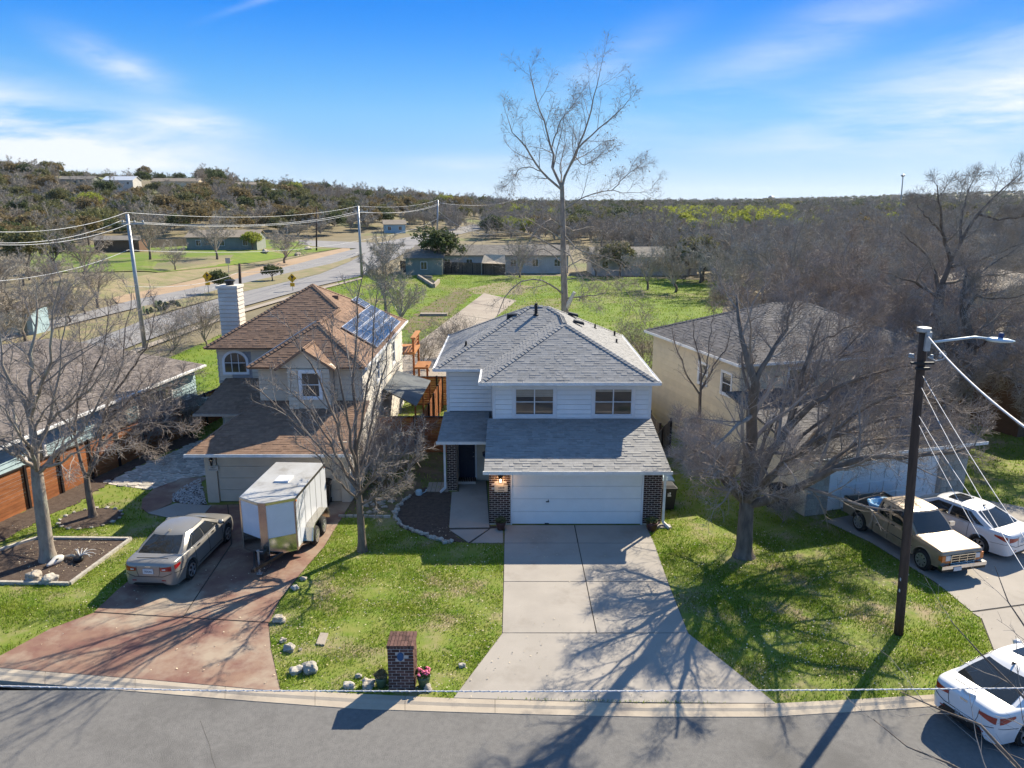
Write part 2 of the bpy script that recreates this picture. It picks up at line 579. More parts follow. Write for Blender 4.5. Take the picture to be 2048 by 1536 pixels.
M['trailer_roof'] = mat('trailer roof', (.50, .50, .49), (.40, .39, .37), .45, 1.2, metal=.2, c3=(.30, .28, .25), c3scale=1.4, c3amt=.38)
M['alu'] = mat('polished aluminium', (.62, .58, .50), (.5, .47, .40), .18, 4, metal=.9)
M['solar'] = mat('solar cell', (.045, .05, .065), (.06, .065, .08), .25, 3, spec=.9)
M['solar_frame'] = mat('silver frame', (.6, .6, .6), rough=.3, scale=3, metal=.6)
M['blue_plastic'] = mat('light blue plastic', (.16, .42, .72), rough=.45, scale=3)
M['tarp_blue'] = mat('blue tarp', (.02, .05, .30), rough=.6, scale=3)
M['terracotta'] = mat('dark glazed pot', (.075, .03, .025), rough=.4, scale=4)
M['pot_green'] = mat('green glazed pot', (.07, .11, .055), (.09, .13, .07), .35, 4)
M['flower'] = mat('pink flowers', (.55, .04, .14), (.75, .25, .35), .7, 30, vary=.4)
M['sign_yellow'] = mat('yellow sign', (.75, .42, .01), rough=.5, scale=3)
M['sign_tan'] = mat('sign stone', (.50, .45, .36), (.44, .39, .31), .8, 8)
M['bulb'] = mat('lit bulb', (1, .8, .6), rough=.4, scale=3, emis=(1.0, .62, .32), estr=6)
M['pole_wood'] = mat('creosoted pole', (.095, .062, .046), (.05, .034, .027), .9, 8, .5, 30, stretch=(1, 1, .12))
M['wire'] = mat('white wire', (.6, .6, .62), rough=.5, scale=3)
M['wire_grey'] = mat('grey cable', (.50, .50, .50), rough=.5, scale=3)
M['awning'] = mat('grey roofing felt', (.085, .095, .10), (.13, .14, .145), .6, 2, .2, 10, c3=(.05, .055, .06), c3scale=1, c3amt=.45)
M['lamp_blue'] = mat('street lamp casing', (.50, .60, .68), rough=.4, scale=3, metal=.2)
M['bone'] = mat('bleached bone', (.62, .60, .56), (.5, .47, .43), .8, 8)
M['roof_metal'] = mat('metal roof', (.62, .64, .66), (.52, .54, .56), .45, 2)
M['cream_far'] = mat('pale house wall', (.52, .50, .46), rough=.8, scale=1)
M['teal_far'] = mat('grey green house wall', (.24, .26, .22), rough=.8, scale=1)
M['umbrella'] = mat('beige canvas', (.55, .45, .33), rough=.9, scale=3)
M['cactus'] = mat('cactus', (.07, .11, .05), rough=.7, scale=3, vary=.3)
M['dead_leaf'] = mat('fallen leaves', (.50, .40, .25), (.60, .52, .38), .9, 8, vary=.4)
M['brick_wall_far'] = mat('brown brick wall', (.17, .10, .065), (.13, .08, .05), .9, 4, vary=.2)
# ------------------------------------------------------------------ ground, roads, paths
rng = np.random.default_rng(7)
random.seed(7)


def gp(pts, z=0.0):
    return [tuple(G(u, v, z))[:2] for u, v in pts]


def sheet(name, poly, z, m, parent=None, **kw):
    """flat sheet with a little thickness below"""
    mb = MB()
    mb.prism(poly, z - .02, z)
    if 'kind' not in kw and parent is None:
        kw['kind'] = 'structure'
    return mb.build(name, m, parent, **kw)


def jag(poly, amp, step=.5):
    rr = random.Random(len(poly) + int(amp * 10))
    out = []
    for a, b in zip(poly, poly[1:] + poly[:1]):
        d = math.dist(a, b)
        n = max(2, int(d / step / max(amp, .3)))
        for k in range(n):
            t = k / n
            out.append((a[0] + (b[0] - a[0]) * t + rr.uniform(-amp, amp) * .4, a[1] + (b[1] - a[1]) * t + rr.uniform(-amp, amp) * .4))
    return out


def pip(x, y, poly):
    x = np.asarray(x)
    y = np.asarray(y)
    inside = np.zeros(x.shape, bool)
    n = len(poly)
    j = n - 1
    for i in range(n):
        xi, yi = poly[i]
        xj, yj = poly[j]
        c = ((yi > y) != (yj > y)) & (x < (xj - xi) * (y - yi) / (yj - yi + 1e-12) + xi)
        inside ^= c
        j = i
    return inside


# the ground, one sheet to the horizon
ys = np.concatenate([np.arange(-40, 48, 8), np.arange(48, 120, 4), np.arange(120, 520, 8), np.arange(520, 1200, 40), np.arange(1200, 9000, 200)])
ts = np.linspace(-1, 1, 161)
gy, gt = np.meshgrid(ys, ts, indexing='ij')
half = np.where(gy < 60, 90, gy * 1.1 + 40)
gx = gt * half
gz = terrain(gx, gy) - np.where(gy < 48, .45, .03)
V = np.stack([gx, gy, gz], -1).reshape(-1, 3)
idx = np.arange(V.shape[0]).reshape(gx.shape)
F = np.stack([idx[:-1, :-1], idx[:-1, 1:], idx[1:, 1:], idx[1:, :-1]], -1).reshape(-1, 4)
link('ground', mesh_from(V, F, 'ground', M['far_ground'], True), kind='structure')



def drape(name, left, right, m, off=.05, n=6, **kw):
    """strip between two lines of photo points, laid on the terrain"""
    L = [GT(*p) for p in left]
    R = [GT(*p) for p in right]
    vs, fs = [], []
    rows = []
    for i in range(len(L) - 1):
        for k in range(n if i < len(L) - 2 else n + 1):
            t = k / n
            rows.append((L[i].lerp(L[i + 1], t), R[i].lerp(R[i + 1], t)))
    W_ = 5
    for a, b in rows:
        for j in range(W_):
            p = a.lerp(b, j / (W_ - 1))
            vs.append((p.x, p.y, tz(p.x, p.y) + off))
    for i in range(len(rows) - 1):
        for j in range(W_ - 1):
            q = i * W_ + j
            fs.append((q, q + 1, q + 1 + W_, q + W_))
    return link(name, mesh_from(vs, fs, name, m), kind='structure', **kw)


fpoly = [(-27, 47), (14, 47), (17, 60), (24, 85), (29, 100), (36, 112), (20, 121), (-23, 126), (-26, 118)]
sheet('field', fpoly, .03, M['field'])
# verge between the far road and its dirt strip, median, dirt strip
drape('dry_verge', [(150, 600), (235, 597), (410, 553), (581, 517), (700, 488)], [(120, 560), (240, 560), (400, 530), (560, 505), (690, 484)], M['dry_grass'], .04)
drape('roadside_dirt', [(235, 608), (273, 601), (410, 573), (468, 561), (581, 533), (700, 502)],
      [(225, 596), (263, 588), (410, 556), (468, 548), (581, 519), (700, 493)], M['rust_dirt'], .07)
drape('median', [(-350, 868), (0, 738), (230, 665), (287, 642), (342, 623), (465, 590), (581, 563), (640, 549), (700, 524)],
      [(-350, 777), (0, 687), (230, 634), (287, 614), (376, 597), (465, 573), (581, 546), (660, 529), (702, 516)], M['dry_grass'], .12)
drape('avenue_far_lane', [(-350, 775), (0, 685), (180, 640), (287, 614), (376, 597), (465, 573), (581, 546), (660, 529), (702, 516), (760, 497)],
      [(-350, 755), (0, 669), (170, 626), (273, 600), (370, 581), (468, 560), (581, 532), (650, 514), (700, 501), (750, 487)], M['far_asphalt'], .10)
drape('avenue_near_lane', [(-350, 1010), (0, 806), (180, 728), (284, 686), (472, 618), (640, 572), (725, 552), (790, 518), (832, 492)],
      [(-350, 870), (0, 740), (180, 680), (287, 642), (465, 590), (581, 563), (640, 549), (700, 524), (760, 490)], M['far_asphalt'], .10)
drape('avenue_bend', [(832, 492), (870, 476), (925, 468), (966, 458)], [(752, 487), (830, 472), (900, 459), (950, 449)], M['far_asphalt'], .12)
drape('side_street', [(752, 499), (690, 497), (598, 489)], [(750, 486), (690, 484), (598, 481)], M['far_asphalt'], .13)
drape('avenue_sidewalk', [(-350, 1040), (0, 828), (180, 748), (284, 703), (472, 631), (640, 581), (725, 559)], [(-350, 1020), (0, 816), (180, 738), (284, 695), (472, 625), (640, 577), (725, 556)], M['old_concrete'], .14)
for (a, b) in (((287, 668), (480, 603)), ((300, 609), (470, 567))):
    pa, pb = GT(*a), GT(*b)
    mb = MB()
    for k in range(9):
        p, q = pa.lerp(pb, (k + .1) / 9), pa.lerp(pb, (k + .45) / 9)
        mb.beam((p.x, p.y, .125), (q.x, q.y, .125), .13, .02)
    mb.build('lane_marking', M['paint_line'], kind='structure')

drape('far_lawn', [(60, 545), (200, 545), (320, 546), (450, 533), (600, 510), (692, 495)], [(60, 500), (200, 490), (300, 480), (500, 478), (620, 484), (692, 489)], M['field'], .10)
# concrete strip, mud patch and culvert in the field
slabp = gp([(770, 752), (822, 697), (968, 587), (1033, 602), (985, 640), (930, 700), (905, 760)])
sheet('concrete_strip', slabp, .06, M['old_concrete'])
mb = MB()
for t in (.25, .5, .75):
    a = Vector((*slabp[1], .065)).lerp(Vector((*slabp[2], .065)), t)
    b = Vector((*slabp[5], .065)).lerp(Vector((*slabp[3], .065)), t)
    mb.beam(a, b, .06, .01)
mb.build('expansion_joint', M['joint'], kind='structure')
sheet('muddy_hollow', jag(gp([(806, 655), (838, 622), (876, 600), (925, 577), (946, 590), (905, 622), (858, 655), (824, 668)]), .8), .045, M['dirt'])
sheet('brown_grass_patch', jag(gp([(930, 580), (1000, 565), (1060, 572), (1050, 590), (960, 590)]), 1.4), .045, M['dry_grass'])
c = thing('culvert', 'concrete drainage culvert opening in the green field', 'culvert', tuple(G(866, 567)))
a, b = G(836, 555), G(868, 576)
mb = MB()
mb.beam(a + Vector((0, 0, .25)), b + Vector((0, 0, .25)), .35, .5)
mb.beam(G(836, 555) + Vector((0, 0, .2)), G(864, 557) + Vector((0, 0, .2)), .3, .4)
mb.beam(G(878, 566) + Vector((0, 0, .3)), b + Vector((0, 0, .3)), .3, .6)
mb.build('headwall', M['old_concrete'], c)
MB().prism(gp([(840, 556), (862, 558), (877, 567), (868, 574)]), .05, .10).build('opening', M['black_plastic'], c)
b0 = G(865, 632)
MB().box(b0.x - 1.3, b0.x + 1.6, b0.y - .4, b0.y + .5, 0, .3).build('drain_inlet', M['old_concrete'], label='small concrete drain block in the hollow of the field', cat='drain')

# the street
def lerp_line(pts, xs):
    px = [p[0] for p in pts]
    return [(x, float(np.interp(x, px, [p[1] for p in pts]))) for x in xs]


curb_in = [(-500, 1295), (0, 1337), (512, 1379), (713, 1389), (900, 1398), (1100, 1404), (1300, 1409), (1540, 1409), (1700, 1401), (1865, 1391), (2048, 1372), (2500, 1325)]
curb_out = [(-500, 1318), (0, 1361), (512, 1403), (713, 1418), (900, 1424), (1100, 1430), (1300, 1434), (1540, 1434), (1700, 1424), (1865, 1413), (2048, 1392), (2500, 1345)]
xs = list(np.arange(-450, 2500, 30))
ci = [G(x, y, 0) for x, y in lerp_line(curb_in, xs)]
co = [G(x, y, -.05) for x, y in lerp_line(curb_out, xs)]
sheet('lawn', [(-34, ci[0].y)] + [(p.x, p.y + .03) for p in ci] + [(60, ci[-1].y), (60, 52), (-34, 52)], 0.0, M['grass_ground'])
link('street', mesh_from([(-60, -30, -.055), (60, -30, -.055), (60, 16.6, -.055), (-60, 16.6, -.055)], [(0, 1, 2, 3)], 'street', M['asphalt']), kind='structure')
curbo = MB().box(-16, 16, 14.9, 15.0, -.4, -.3).build('curb', M['curb'], kind='structure')
i = 0
while i < len(xs) - 5:
    n = 6
    I = ci[i:i + n + 1]
    O = co[i:i + n + 1]
    g = .005
    mb = MB()
    vs = []
    for k in range(len(I)):
        e = (g if k == 0 else (-g if k == len(I) - 1 else 0))
        m1 = I[k].lerp(O[k], .35)
        m2 = I[k].lerp(O[k], .55)
        vs += [(I[k].x + e, I[k].y + .02, -.25), (I[k].x + e, I[k].y + .02, .012), (m1.x + e, m1.y, .004), (m2.x + e, m2.y, -.028), (O[k].x + e, O[k].y, -.042), (O[k].x + e, O[k].y, -.25)]
    fs = []
    for k in range(len(I) - 1):
        for j in range(5):
            q = k * 6 + j
            fs.append((q, q + 1, q + 7, q + 6))
    fs += [(5, 4, 3, 2, 1, 0), tuple((len(I) - 1) * 6 + j for j in range(6))]
    mb.add(vs, fs)
    mb.build('curb_section', M['curb'], curbo)
    i += n
# cracks in the street
mb = MB()
for pts in ([(400, 1440), (408, 1462), (419, 1490), (424, 1515), (433, 1540)],):
    q = [G(u, v, -.054) for u, v in pts]
    for a, b in zip(q[:-1], q[1:]):
        mb.beam(a, b, .006, .003)
mb.build('street_crack', M['joint'], kind='structure')


# slabs with recessed joints
def paved(name, base_poly, slabs, m, z=.02, grow=None):
    b = MB().prism(base_poly, -.08, .004).build(name, M['joint'], kind='structure')
    for s in slabs:
        cx = sum(p[0] for p in s) / len(s)
        cy = sum(p[1] for p in s) / len(s)
        q = []
        for p in s:
            d = Vector((p[0] - cx, p[1] - cy))
            k = max(0, 1 - .014 / max(d.length * .6, .1))
            q.append((cx + d.x * k, cy + d.y * k))
        MB().prism(q, -.05, z).build('slab', m, b)
    return b


lx = lambda v: G(1008 - (max(0, v - 1267) * .79), v).x
cx_ = lambda v: G(1150 + (v - 1055) * .203, v)
e1, e2, e3, e4 = 1051, 1087, 1164, 1267
Lp = {v: G(u, v) for v, u in ((e1, 1009), (e2, 1008), (e3, 1007), (e4, 1004))}
Rp = {v: G(u, v) for v, u in ((e1, 1292), (e2, 1309), (e3, 1336), (e4, 1377))}
Cp = {v: G(u, v) for v, u in ((e1, 1149), (e2, 1156), (e3, 1172), (e4, 1193))}
t2 = lambda p: (p.x, p.y)
bl = G(906, 1397)
br = G(1553, 1408)
bm = G(1200, 1406)
dslabs = []
for a, b in ((e1, e2), (e2, e3), (e3, e4)):
    dslabs.append([t2(Lp[b]), t2(Cp[b]), t2(Cp[a]), t2(Lp[a])])
    dslabs.append([t2(Cp[b]), t2(Rp[b]), t2(Rp[a]), t2(Cp[a])])
dslabs.append([t2(bl), t2(bm), t2(br), t2(Rp[e4]), t2(Cp[e4]), t2(Lp[e4])])
paved('driveway', [t2(bl), t2(bm), t2(br), t2(Rp[e4]), t2(Rp[e1]), t2(Lp[e1]), t2(Lp[e4])], dslabs, M['concrete'])
paved('front_walk', gp([(903, 985), (917, 985), (917, 960), (973, 960), (981, 1052), (1006, 1052), (1007, 1087), (935, 1087), (898, 1061)]),
      [gp([(903, 984), (918, 984), (918, 961), (972, 961), (979, 1056), (898, 1057)]), gp([(898, 1060), (978, 1059), (937, 1086)]), gp([(981, 1058), (1006, 1055), (1007, 1087), (941, 1087)])], M['concrete'], .022)
rl = [(0, 1312), (100, 1258), (187, 1226), (230, 1185), (262, 1158), (330, 1085), (380, 1045), (420, 1010), (704, 1003), (648, 1095), (600, 1150), (560, 1200), (538, 1247), (543, 1300), (562, 1385), (300, 1361), (0, 1337), (-200, 1321), (-200, 1345)]
rl = [(-120, 1326), (0, 1312), (100, 1258), (187, 1226), (230, 1185), (262, 1158), (330, 1085), (380, 1045), (420, 1010), (704, 1003), (648, 1095), (600, 1150), (560, 1200), (538, 1247), (543, 1300), (562, 1384), (300, 1361), (0, 1337)]
paved('stained_driveway', gp(rl), [gp([(-120, 1326), (0, 1312), (100, 1258), (187, 1226), (538, 1247), (543, 1300), (562, 1384), (300, 1361), (0, 1337)]),
                                   gp([(188, 1225), (230, 1185), (262, 1158), (330, 1085), (380, 1045), (420, 1010), (455, 1010), (463, 1088), (365, 1236)]),
                                   gp([(366, 1236), (464, 1088), (456, 1010), (704, 1003), (648, 1095), (600, 1150), (560, 1200), (538, 1246)])], M['red_concrete'])
paved('neighbour_driveway', gp([(1648, 1042), (1740, 1085), (1870, 1165), (1960, 1235), (1986, 1300), (2012, 1372), (2048, 1370), (2500, 1325), (2700, 1160), (2300, 1060), (1900, 988)]),
      [gp([(1648, 1042), (1740, 1085), (1870, 1165), (1942, 1224), (2300, 1175), (2500, 1110), (2300, 1060), (1900, 988)]),
       gp([(1943, 1226), (1962, 1238), (1986, 1300), (2012, 1372), (2048, 1370), (2500, 1325), (2600, 1180), (2301, 1177)])], M['concrete'])

beds = {
    'mulch_bed': gp([(800, 1010), (830, 985), (850, 975), (903, 985), (898, 1061), (930, 1085), (900, 1084), (860, 1078), (800, 1055), (788, 1030)]),
    'tree_bed': gp([(75, 1078), (262, 1080), (140, 1170), (-30, 1167), (-90, 1130)]),
    'fence_bed': gp([(-60, 1075), (0, 1045), (240, 932), (385, 865), (400, 885), (330, 905), (240, 953), (205, 975), (150, 1010), (90, 1035), (0, 1085), (-60, 1115)]),
    'side_yard_dirt': gp([(705, 985), (800, 925), (885, 893), (900, 975), (850, 973), (795, 1012), (780, 1032), (690, 1032), (700, 1003)]),
}
c0 = G(182, 1037)
beds['ring_bed'] = [(c0.x + 1.12 * math.cos(a), c0.y + 1.0 * math.sin(a)) for a in np.linspace(0, 6.283, 20, endpoint=False)]
sheet('mulch_bed', jag(beds['mulch_bed'], .08, .3), .02, M['mud'])
sheet('tree_bed', beds['tree_bed'], .02, M['mud'])
sheet('fence_bed', jag(beds['fence_bed'], .22), .02, M['mud'])
sheet('ring_bed', beds['ring_bed'], .02, M['mud'])
sheet('side_yard_dirt', jag(beds['side_yard_dirt'], .25), .015, M['dirt'])
flag_poly = gp([(200, 966), (240, 953), (290, 930), (345, 905), (405, 880), (418, 915), (418, 950), (365, 957), (300, 980)])
sheet('flagstone_terrace', flag_poly, .02, M['mortar'])
sheet('curved_red_path', gp([(363, 957), (418, 955), (395, 970), (347, 990), (343, 1008), (297, 1028), (283, 1017), (285, 999), (307, 979)]), .03, M['red_concrete'])
sheet('pale_slab', gp([(296, 1028), (352, 1008), (423, 1013), (408, 1030), (337, 1037)]), .045, M['concrete'])
gravel_poly = gp([(400, 957), (414, 1009), (395, 1011), (345, 1004), (345, 990), (370, 972)])
sheet('gravel_bed', gravel_poly, .02, M['mud'])


# stones: one irregular stone mesh, several shapes
def rock_mesh(seed, m, flat=.7):
    r = random.Random(seed)
    import bmesh
    bm = bmesh.new()
    bmesh.ops.create_icosphere(bm, subdivisions=3, radius=.47)
    ph = [r.uniform(0, 6) for _ in range(6)]
    planes = [(Vector((r.uniform(-1, 1), r.uniform(-1, 1), r.uniform(-.3, 1))).normalized(), r.uniform(.28, .42)) for _ in range(6)]
    for v in bm.verts:
        p = v.co.copy()
        for nrm, d in planes:
            k = p.dot(nrm) - d
            if k > 0:
                p -= nrm * k
        p *= 1 + .13 * math.sin(p.x * 11 + ph[0]) + .11 * math.sin(p.y * 13 + ph[1]) + .09 * math.sin(p.z * 15 + ph[2])
        p.z *= flat
        v.co = p
    me = bpy.data.meshes.new('rock')
    bm.to_mesh(me)
    bm.free()
    me.materials.append(m)
    return me


RK = [rock_mesh(s, M['rock']) for s in range(5)]
RW = [rock_mesh(s + 20, M['rock_white'], .75) for s in range(5)]


def put(name, me, p, s, rz=0.0, **kw):
    if isinstance(s, (int, float)):
        s = (s, s, s)
    mw = Matrix.LocRotScale(Vector(p), Matrix.Rotation(rz, 3, 'Z').to_euler(), Vector(s))
    return link(name, me, kw.pop('parent', None), mw, **kw)


rocks = [(560, 1243, .42, 'rounded pale rock on the grass edge beside the red driveway'), (567, 1283, .26, 'small pointed rock standing on the grass left of the utility cover'),
         (577, 1300, .40, 'flat cream rock in the lawn near the red driveway edge'), (592, 1345, .38, 'grey flat rock beside the larger white boulder near the kerb'),
         (620, 1340, .55, 'large white and grey boulder in the lawn corner near the kerb'), (700, 1375, .34, 'split cream rock at the kerb left of the brick mailbox'),
         (737, 1372, .46, 'dark grey boulder at the foot of the left flower pot'), (716, 1355, .22, 'small flat white stone behind the kerb left of the mailbox'),
         (856, 1380, .30, 'small grey rock in front of the right flower pot'), (590, 1178, .32, 'cream rock where the driveway edge meets the lawn below the trailer'),
         (925, 1333, .22, 'small tan rock lying near the white driveway flare'), (601, 1300, .14, 'tiny brown stone in the lawn below the utility cover'),
         (606, 1160, .26, 'grey rock in the shade by the trailer tongue')]
for i, (u, v, s, lab) in enumerate(rocks):
    p = G(u, v)
    put('rock', RK[i % 5] if 'white' not in lab and 'cream' not in lab else RW[i % 5], (p.x, p.y, s * .18), (s, s * .8, s * .9), i * 1.3, label=lab, cat='rock', group='rocks scattered on the lawn')
p = G(80, 1160)
put('boulder', RK[1], (p.x - .15, p.y, .12), (.62, .45, .6), .3, label='grey boulder lying on the front edging of the left tree bed', cat='rock')
p = G(95, 1163)
put('boulder', RW[2], (p.x + .1, p.y, .12), (.5, .45, .55), 1.3, label='tan boulder right of the grey one on the tree bed edging', cat='rock')

ring = [(905, 1083), (892, 1086), (880, 1081), (866, 1077), (850, 1072), (836, 1067), (824, 1062), (812, 1056), (800, 1049), (793, 1040), (790, 1030), (792, 1021), (798, 1012), (806, 1004), (815, 997), (826, 990)]
line = []
for a, b in zip(ring[:-1], ring[1:]):
    for t in (0, .34, .67):
        line.append((a[0] + (b[0] - a[0]) * t, a[1] + (b[1] - a[1]) * t))
r = random.Random(3)
for i, (u, v) in enumerate(line):
    p = G(u + r.uniform(-3, 3), v + r.uniform(-1.5, 1.5))
    s = r.uniform(.14, .25)
    put('edging_stone', (RW + RK)[r.randrange(7)], (p.x, p.y, s * .22 + .01), (s, s * r.uniform(.7, 1), s), r.uniform(0, 6), label='pale fist-sized stone in the curved edging round the front mulch bed',
        cat='stone', group='stones edging the mulch bed')
r = random.Random(5)
for i in range(22):
    u, v = r.uniform(700, 785), r.uniform(998, 1027)
    if u < 715 and v < 1010:
        continue
    p = G(u, v)
    s = r.uniform(.2, .36)
    put('flat_stone', RK[r.randrange(5)], (p.x, p.y, .03), (s, s * .8, .16), r.uniform(0, 6), label='flat grey stone laid in the dirt strip between the driveway and the mulch bed',
        cat='stone', group='flat stones beside the stained driveway')
for i, (u, v) in enumerate([(684, 1034), (699, 1034), (714, 1034), (729, 1034), (744, 1035), (759, 1035), (774, 1035)]):
    p = G(u, v)
    MB().box(p.x - .13, p.x + .13, p.y - .05, p.y + .05, 0, .09).build('edging_block', M['rock_white'], label='pale edging block in the straight row left of the mulch bed', cat='edging block',
                                                                      group='row of edging blocks')
for a in np.linspace(0, 6.283, 17, endpoint=False):
    s = r.uniform(.12, .2)
    put('ring_stone', RW[r.randrange(5)], (c0.x + 1.12 * math.cos(a), c0.y + 1.0 * math.sin(a), .04), (s, s, s * .7), a, label='small white stone in the ring round the forked tree',
        cat='stone', group='stones ringing the forked tree')
# pavers beside the porch
pv = [G(u, v) for u, v in ((852, 985), (897, 985), (852, 966), (897, 966))]
for i in range(5):
    for j in range(3):
        x = pv[0].x + (pv[1].x - pv[0].x) * (i + .5) / 5
        y = pv[0].y + (pv[2].y - pv[0].y) * (j + .5) / 3
        w, h = (pv[1].x - pv[0].x) / 10 - .012, (pv[2].y - pv[0].y) / 6 - .012
        MB().box(x - w, x + w, y - h, y + h, 0, .045).build('paver', M['old_concrete'], label='square concrete paver at the corner of the porch pillar', cat='paver', group='pavers beside the porch')
# flagstones
fx = [p[0] for p in flag_poly]
fy = [p[1] for p in flag_poly]
terr = bpy.data.objects['flagstone_terrace']
r = random.Random(11)
yy = min(fy)
row = 0
while yy < max(fy):
    h = r.uniform(.30, .42)
    xx = min(fx) + r.uniform(0, .3)
    while xx < max(fx):
        w = r.uniform(.32, .6)
        cx0, cy0 = xx + w / 2, yy + h / 2
        if pip(cx0, cy0, flag_poly):
            q = []
            nn = 6
            for k in range(nn):
                a = 6.283 * (k + r.uniform(-.2, .2)) / nn
                q.append((cx0 + math.cos(a) * w * .52, cy0 + math.sin(a) * h * .54))
            MB().prism(q, .0, .035 + r.uniform(0, .02)).build('flagstone', M['rock_white'], terr)
        xx += w + .01
    yy += h + .01
# white gravel
n = 700
xs_ = rng.uniform(min(p[0] for p in gravel_poly), max(p[0] for p in gravel_poly), n * 2)
ys_ = rng.uniform(min(p[1] for p in gravel_poly), max(p[1] for p in gravel_poly), n * 2)
k = pip(xs_, ys_, gravel_poly)
xs_, ys_ = xs_[k], ys_[k]
T = np.array([(0, 0, 1), (1, 0, 0), (-.5, .87, 0), (-.5, -.87, 0)])
sc_ = rng.uniform(.035, .07, len(xs_))
rt = rng.uniform(0, 6.28, len(xs_))
vv = np.empty((len(xs_), 4, 3))
for j in range(4):
    vv[:, j, 0] = xs_ + sc_ * (T[j, 0] * np.cos(rt) - T[j, 1] * np.sin(rt))
    vv[:, j, 1] = ys_ + sc_ * (T[j, 0] * np.sin(rt) + T[j, 1] * np.cos(rt))
    vv[:, j, 2] = .02 + sc_ * T[j, 2] * .8
ff = (np.arange(len(xs_))[:, None, None] * 4 + np.array([(0, 1, 2), (0, 2, 3), (0, 3, 1)])[None]).reshape(-1, 3)
link('gravel', mesh_from(vv.reshape(-1, 3), ff, 'gravel', M['gravel']), kind='stuff', label='white gravel in the bed beside the cream garage', cat='gravel')

# edging of the left tree bed
te = thing('bed_edging', 'white timber edging round the left mulch bed', 'edging', tuple(G(262, 1080)))
bp_ = beds['tree_bed']
for a, b in zip(bp_, bp_[1:] + bp_[:1]):
    MB().beam((*a, .05), (*b, .05), .11, .10).build('edge_board', M['rock_white'], te)

# grass blades
areas_out = [gp(rl), gp([(906, 1397), (1553, 1408), (1377, 1267), (1292, 1051), (1009, 1051), (1004, 1267)]),
             gp([(1648, 1042), (1740, 1085), (1870, 1165), (1960, 1235), (1986, 1300), (2012, 1372), (2500, 1325), (2700, 1160), (1900, 988)]),
             gp([(903, 985), (972, 985), (981, 1052), (1007, 1052), (1007, 1087), (935, 1087), (898, 1061)]), flag_poly, gravel_poly,
             gp([(363, 957), (418, 955), (347, 990), (343, 1008), (423, 1013), (408, 1030), (337, 1037), (297, 1028), (283, 1017), (285, 999), (307, 979)])] + [b for b in beds.values()]
side_poly = beds['side_yard_dirt']


def scatter_blades(n, ymin, ymax, xspan, hmin, hmax, wid, name, m, kindlabel, inside=None):
    t = rng.random(n)
    y = ymin + (ymax - ymin) * t
    x = (rng.random(n) * 2 - 1) * xspan(y)
    ok = np.ones(n, bool) if inside is None else pip(x, y, inside) & ~pip(x, y, slabp)
    for p in areas_out:
        if p is side_poly:
            ok &= ~(pip(x, y, p) & (rng.random(n) > .35))
        else:
            ok &= ~pip(x, y, p)
    # house footprints and curb
    ok &= ~((x > -2.9) & (x < 5.75) & (y > 26.3) & (y < 40))
    ok &= ~((x > -14.6) & (x < -6.5) & (y > 28.5) & (y < 45))
    cix = np.array([p.x for p in ci])
    ciy = np.array([p.y for p in ci])
    o = np.argsort(cix)
    ok &= y > np.interp(x, cix[o], ciy[o]) + .04
    # tufts: modulate density
    d = np.sin(x * 1.3 + np.sin(y * .9) * 2) * np.sin(y * 1.7 + np.sin(x * .7) * 2)
    ok &= rng.random(len(x)) < .50 + .50 * d
    x, y = x[ok], y[ok]
    n = len(x)
    a = rng.uniform(0, 6.283, n)
    lean = rng.uniform(.1, .9, n)
    h = rng.uniform(hmin, hmax, n)
    w = wid * rng.uniform(.7, 1.4, n)
    ca, sa = np.cos(a), np.sin(a)
    lx_, ly_ = np.cos(a + 1.57) * lean * h, np.sin(a + 1.57) * lean * h
    v = np.empty((n, 3, 3))
    v[:, 0] = np.stack([x - ca * w, y - sa * w, np.full(n, -.005)], -1)
    v[:, 1] = np.stack([x + ca * w, y + sa * w, np.full(n, -.005)], -1)
    v[:, 2] = np.stack([x + lx_, y + ly_, h], -1)
    f = np.arange(n * 3).reshape(n, 3)
    link(name, mesh_from(v.reshape(-1, 3), f, name, m), kind='stuff', label=kindlabel, cat='grass')


scatter_blades(490000, 14.8, 27, lambda y: y * .71 + 2.6, .03, .085, .012, 'lawn_grass', M['grass_blade'], 'short uneven lawn grass covering the front yards')
scatter_blades(90000, 27, 52, lambda y: y * .74, .05, .12, .025, 'back_yard_grass', M['grass_blade'], 'rough grass between and behind the houses')
scatter_blades(150000, 47, 124, lambda y: 32 + 0 * y, .06, .22, .045, 'field_grass', M['grass_blade'], 'tufts of longer grass in the green field behind the houses', fpoly)
# fallen leaves
n = 15000
y = 14.9 + 11.5 * rng.random(n)
x = (rng.random(n) * 2 - 1) * y * .72
dens_ = .5 + .5 * np.sin(x * .8 + 1) * np.sin(y * 1.1)
k = (rng.random(n) < dens_) & (y > np.interp(x, np.array([p.x for p in ci]), np.array([p.y for p in ci])) + .05)
x, y = x[k], y[k]
k = np.ones(len(x), bool)
for p in areas_out[:4]:
    k &= ~(pip(x, y, p) & (rng.random(len(x)) > .12))
x, y = x[k], y[k]
n = len(x)
a = rng.uniform(0, 6.28, n)
s = rng.uniform(.010, .030, n)
v = np.empty((n, 4, 3))
for j in range(4):
    v[:, j, 0] = x + s * np.cos(a + j * 1.57)
    v[:, j, 1] = y + s * np.sin(a + j * 1.57) * .7
    v[:, j, 2] = .045 + rng.uniform(-.01, .02, n)
link('leaf_litter', mesh_from(v.reshape(-1, 3), np.arange(n * 4).reshape(n, 4), 'leaf_litter', M['dead_leaf']), kind='stuff', label='small dry leaves scattered over the lawn and drives', cat='leaves')
p = G(645, 1278)
mb = MB().prism([t2(G(u, v)) for u, v in ((632, 1290), (649, 1292), (657, 1269), (641, 1268))], 0, .05)
mb.build('utility_cover', M['old_concrete'], label='grey utility meter cover set in the lawn', cat='meter cover')
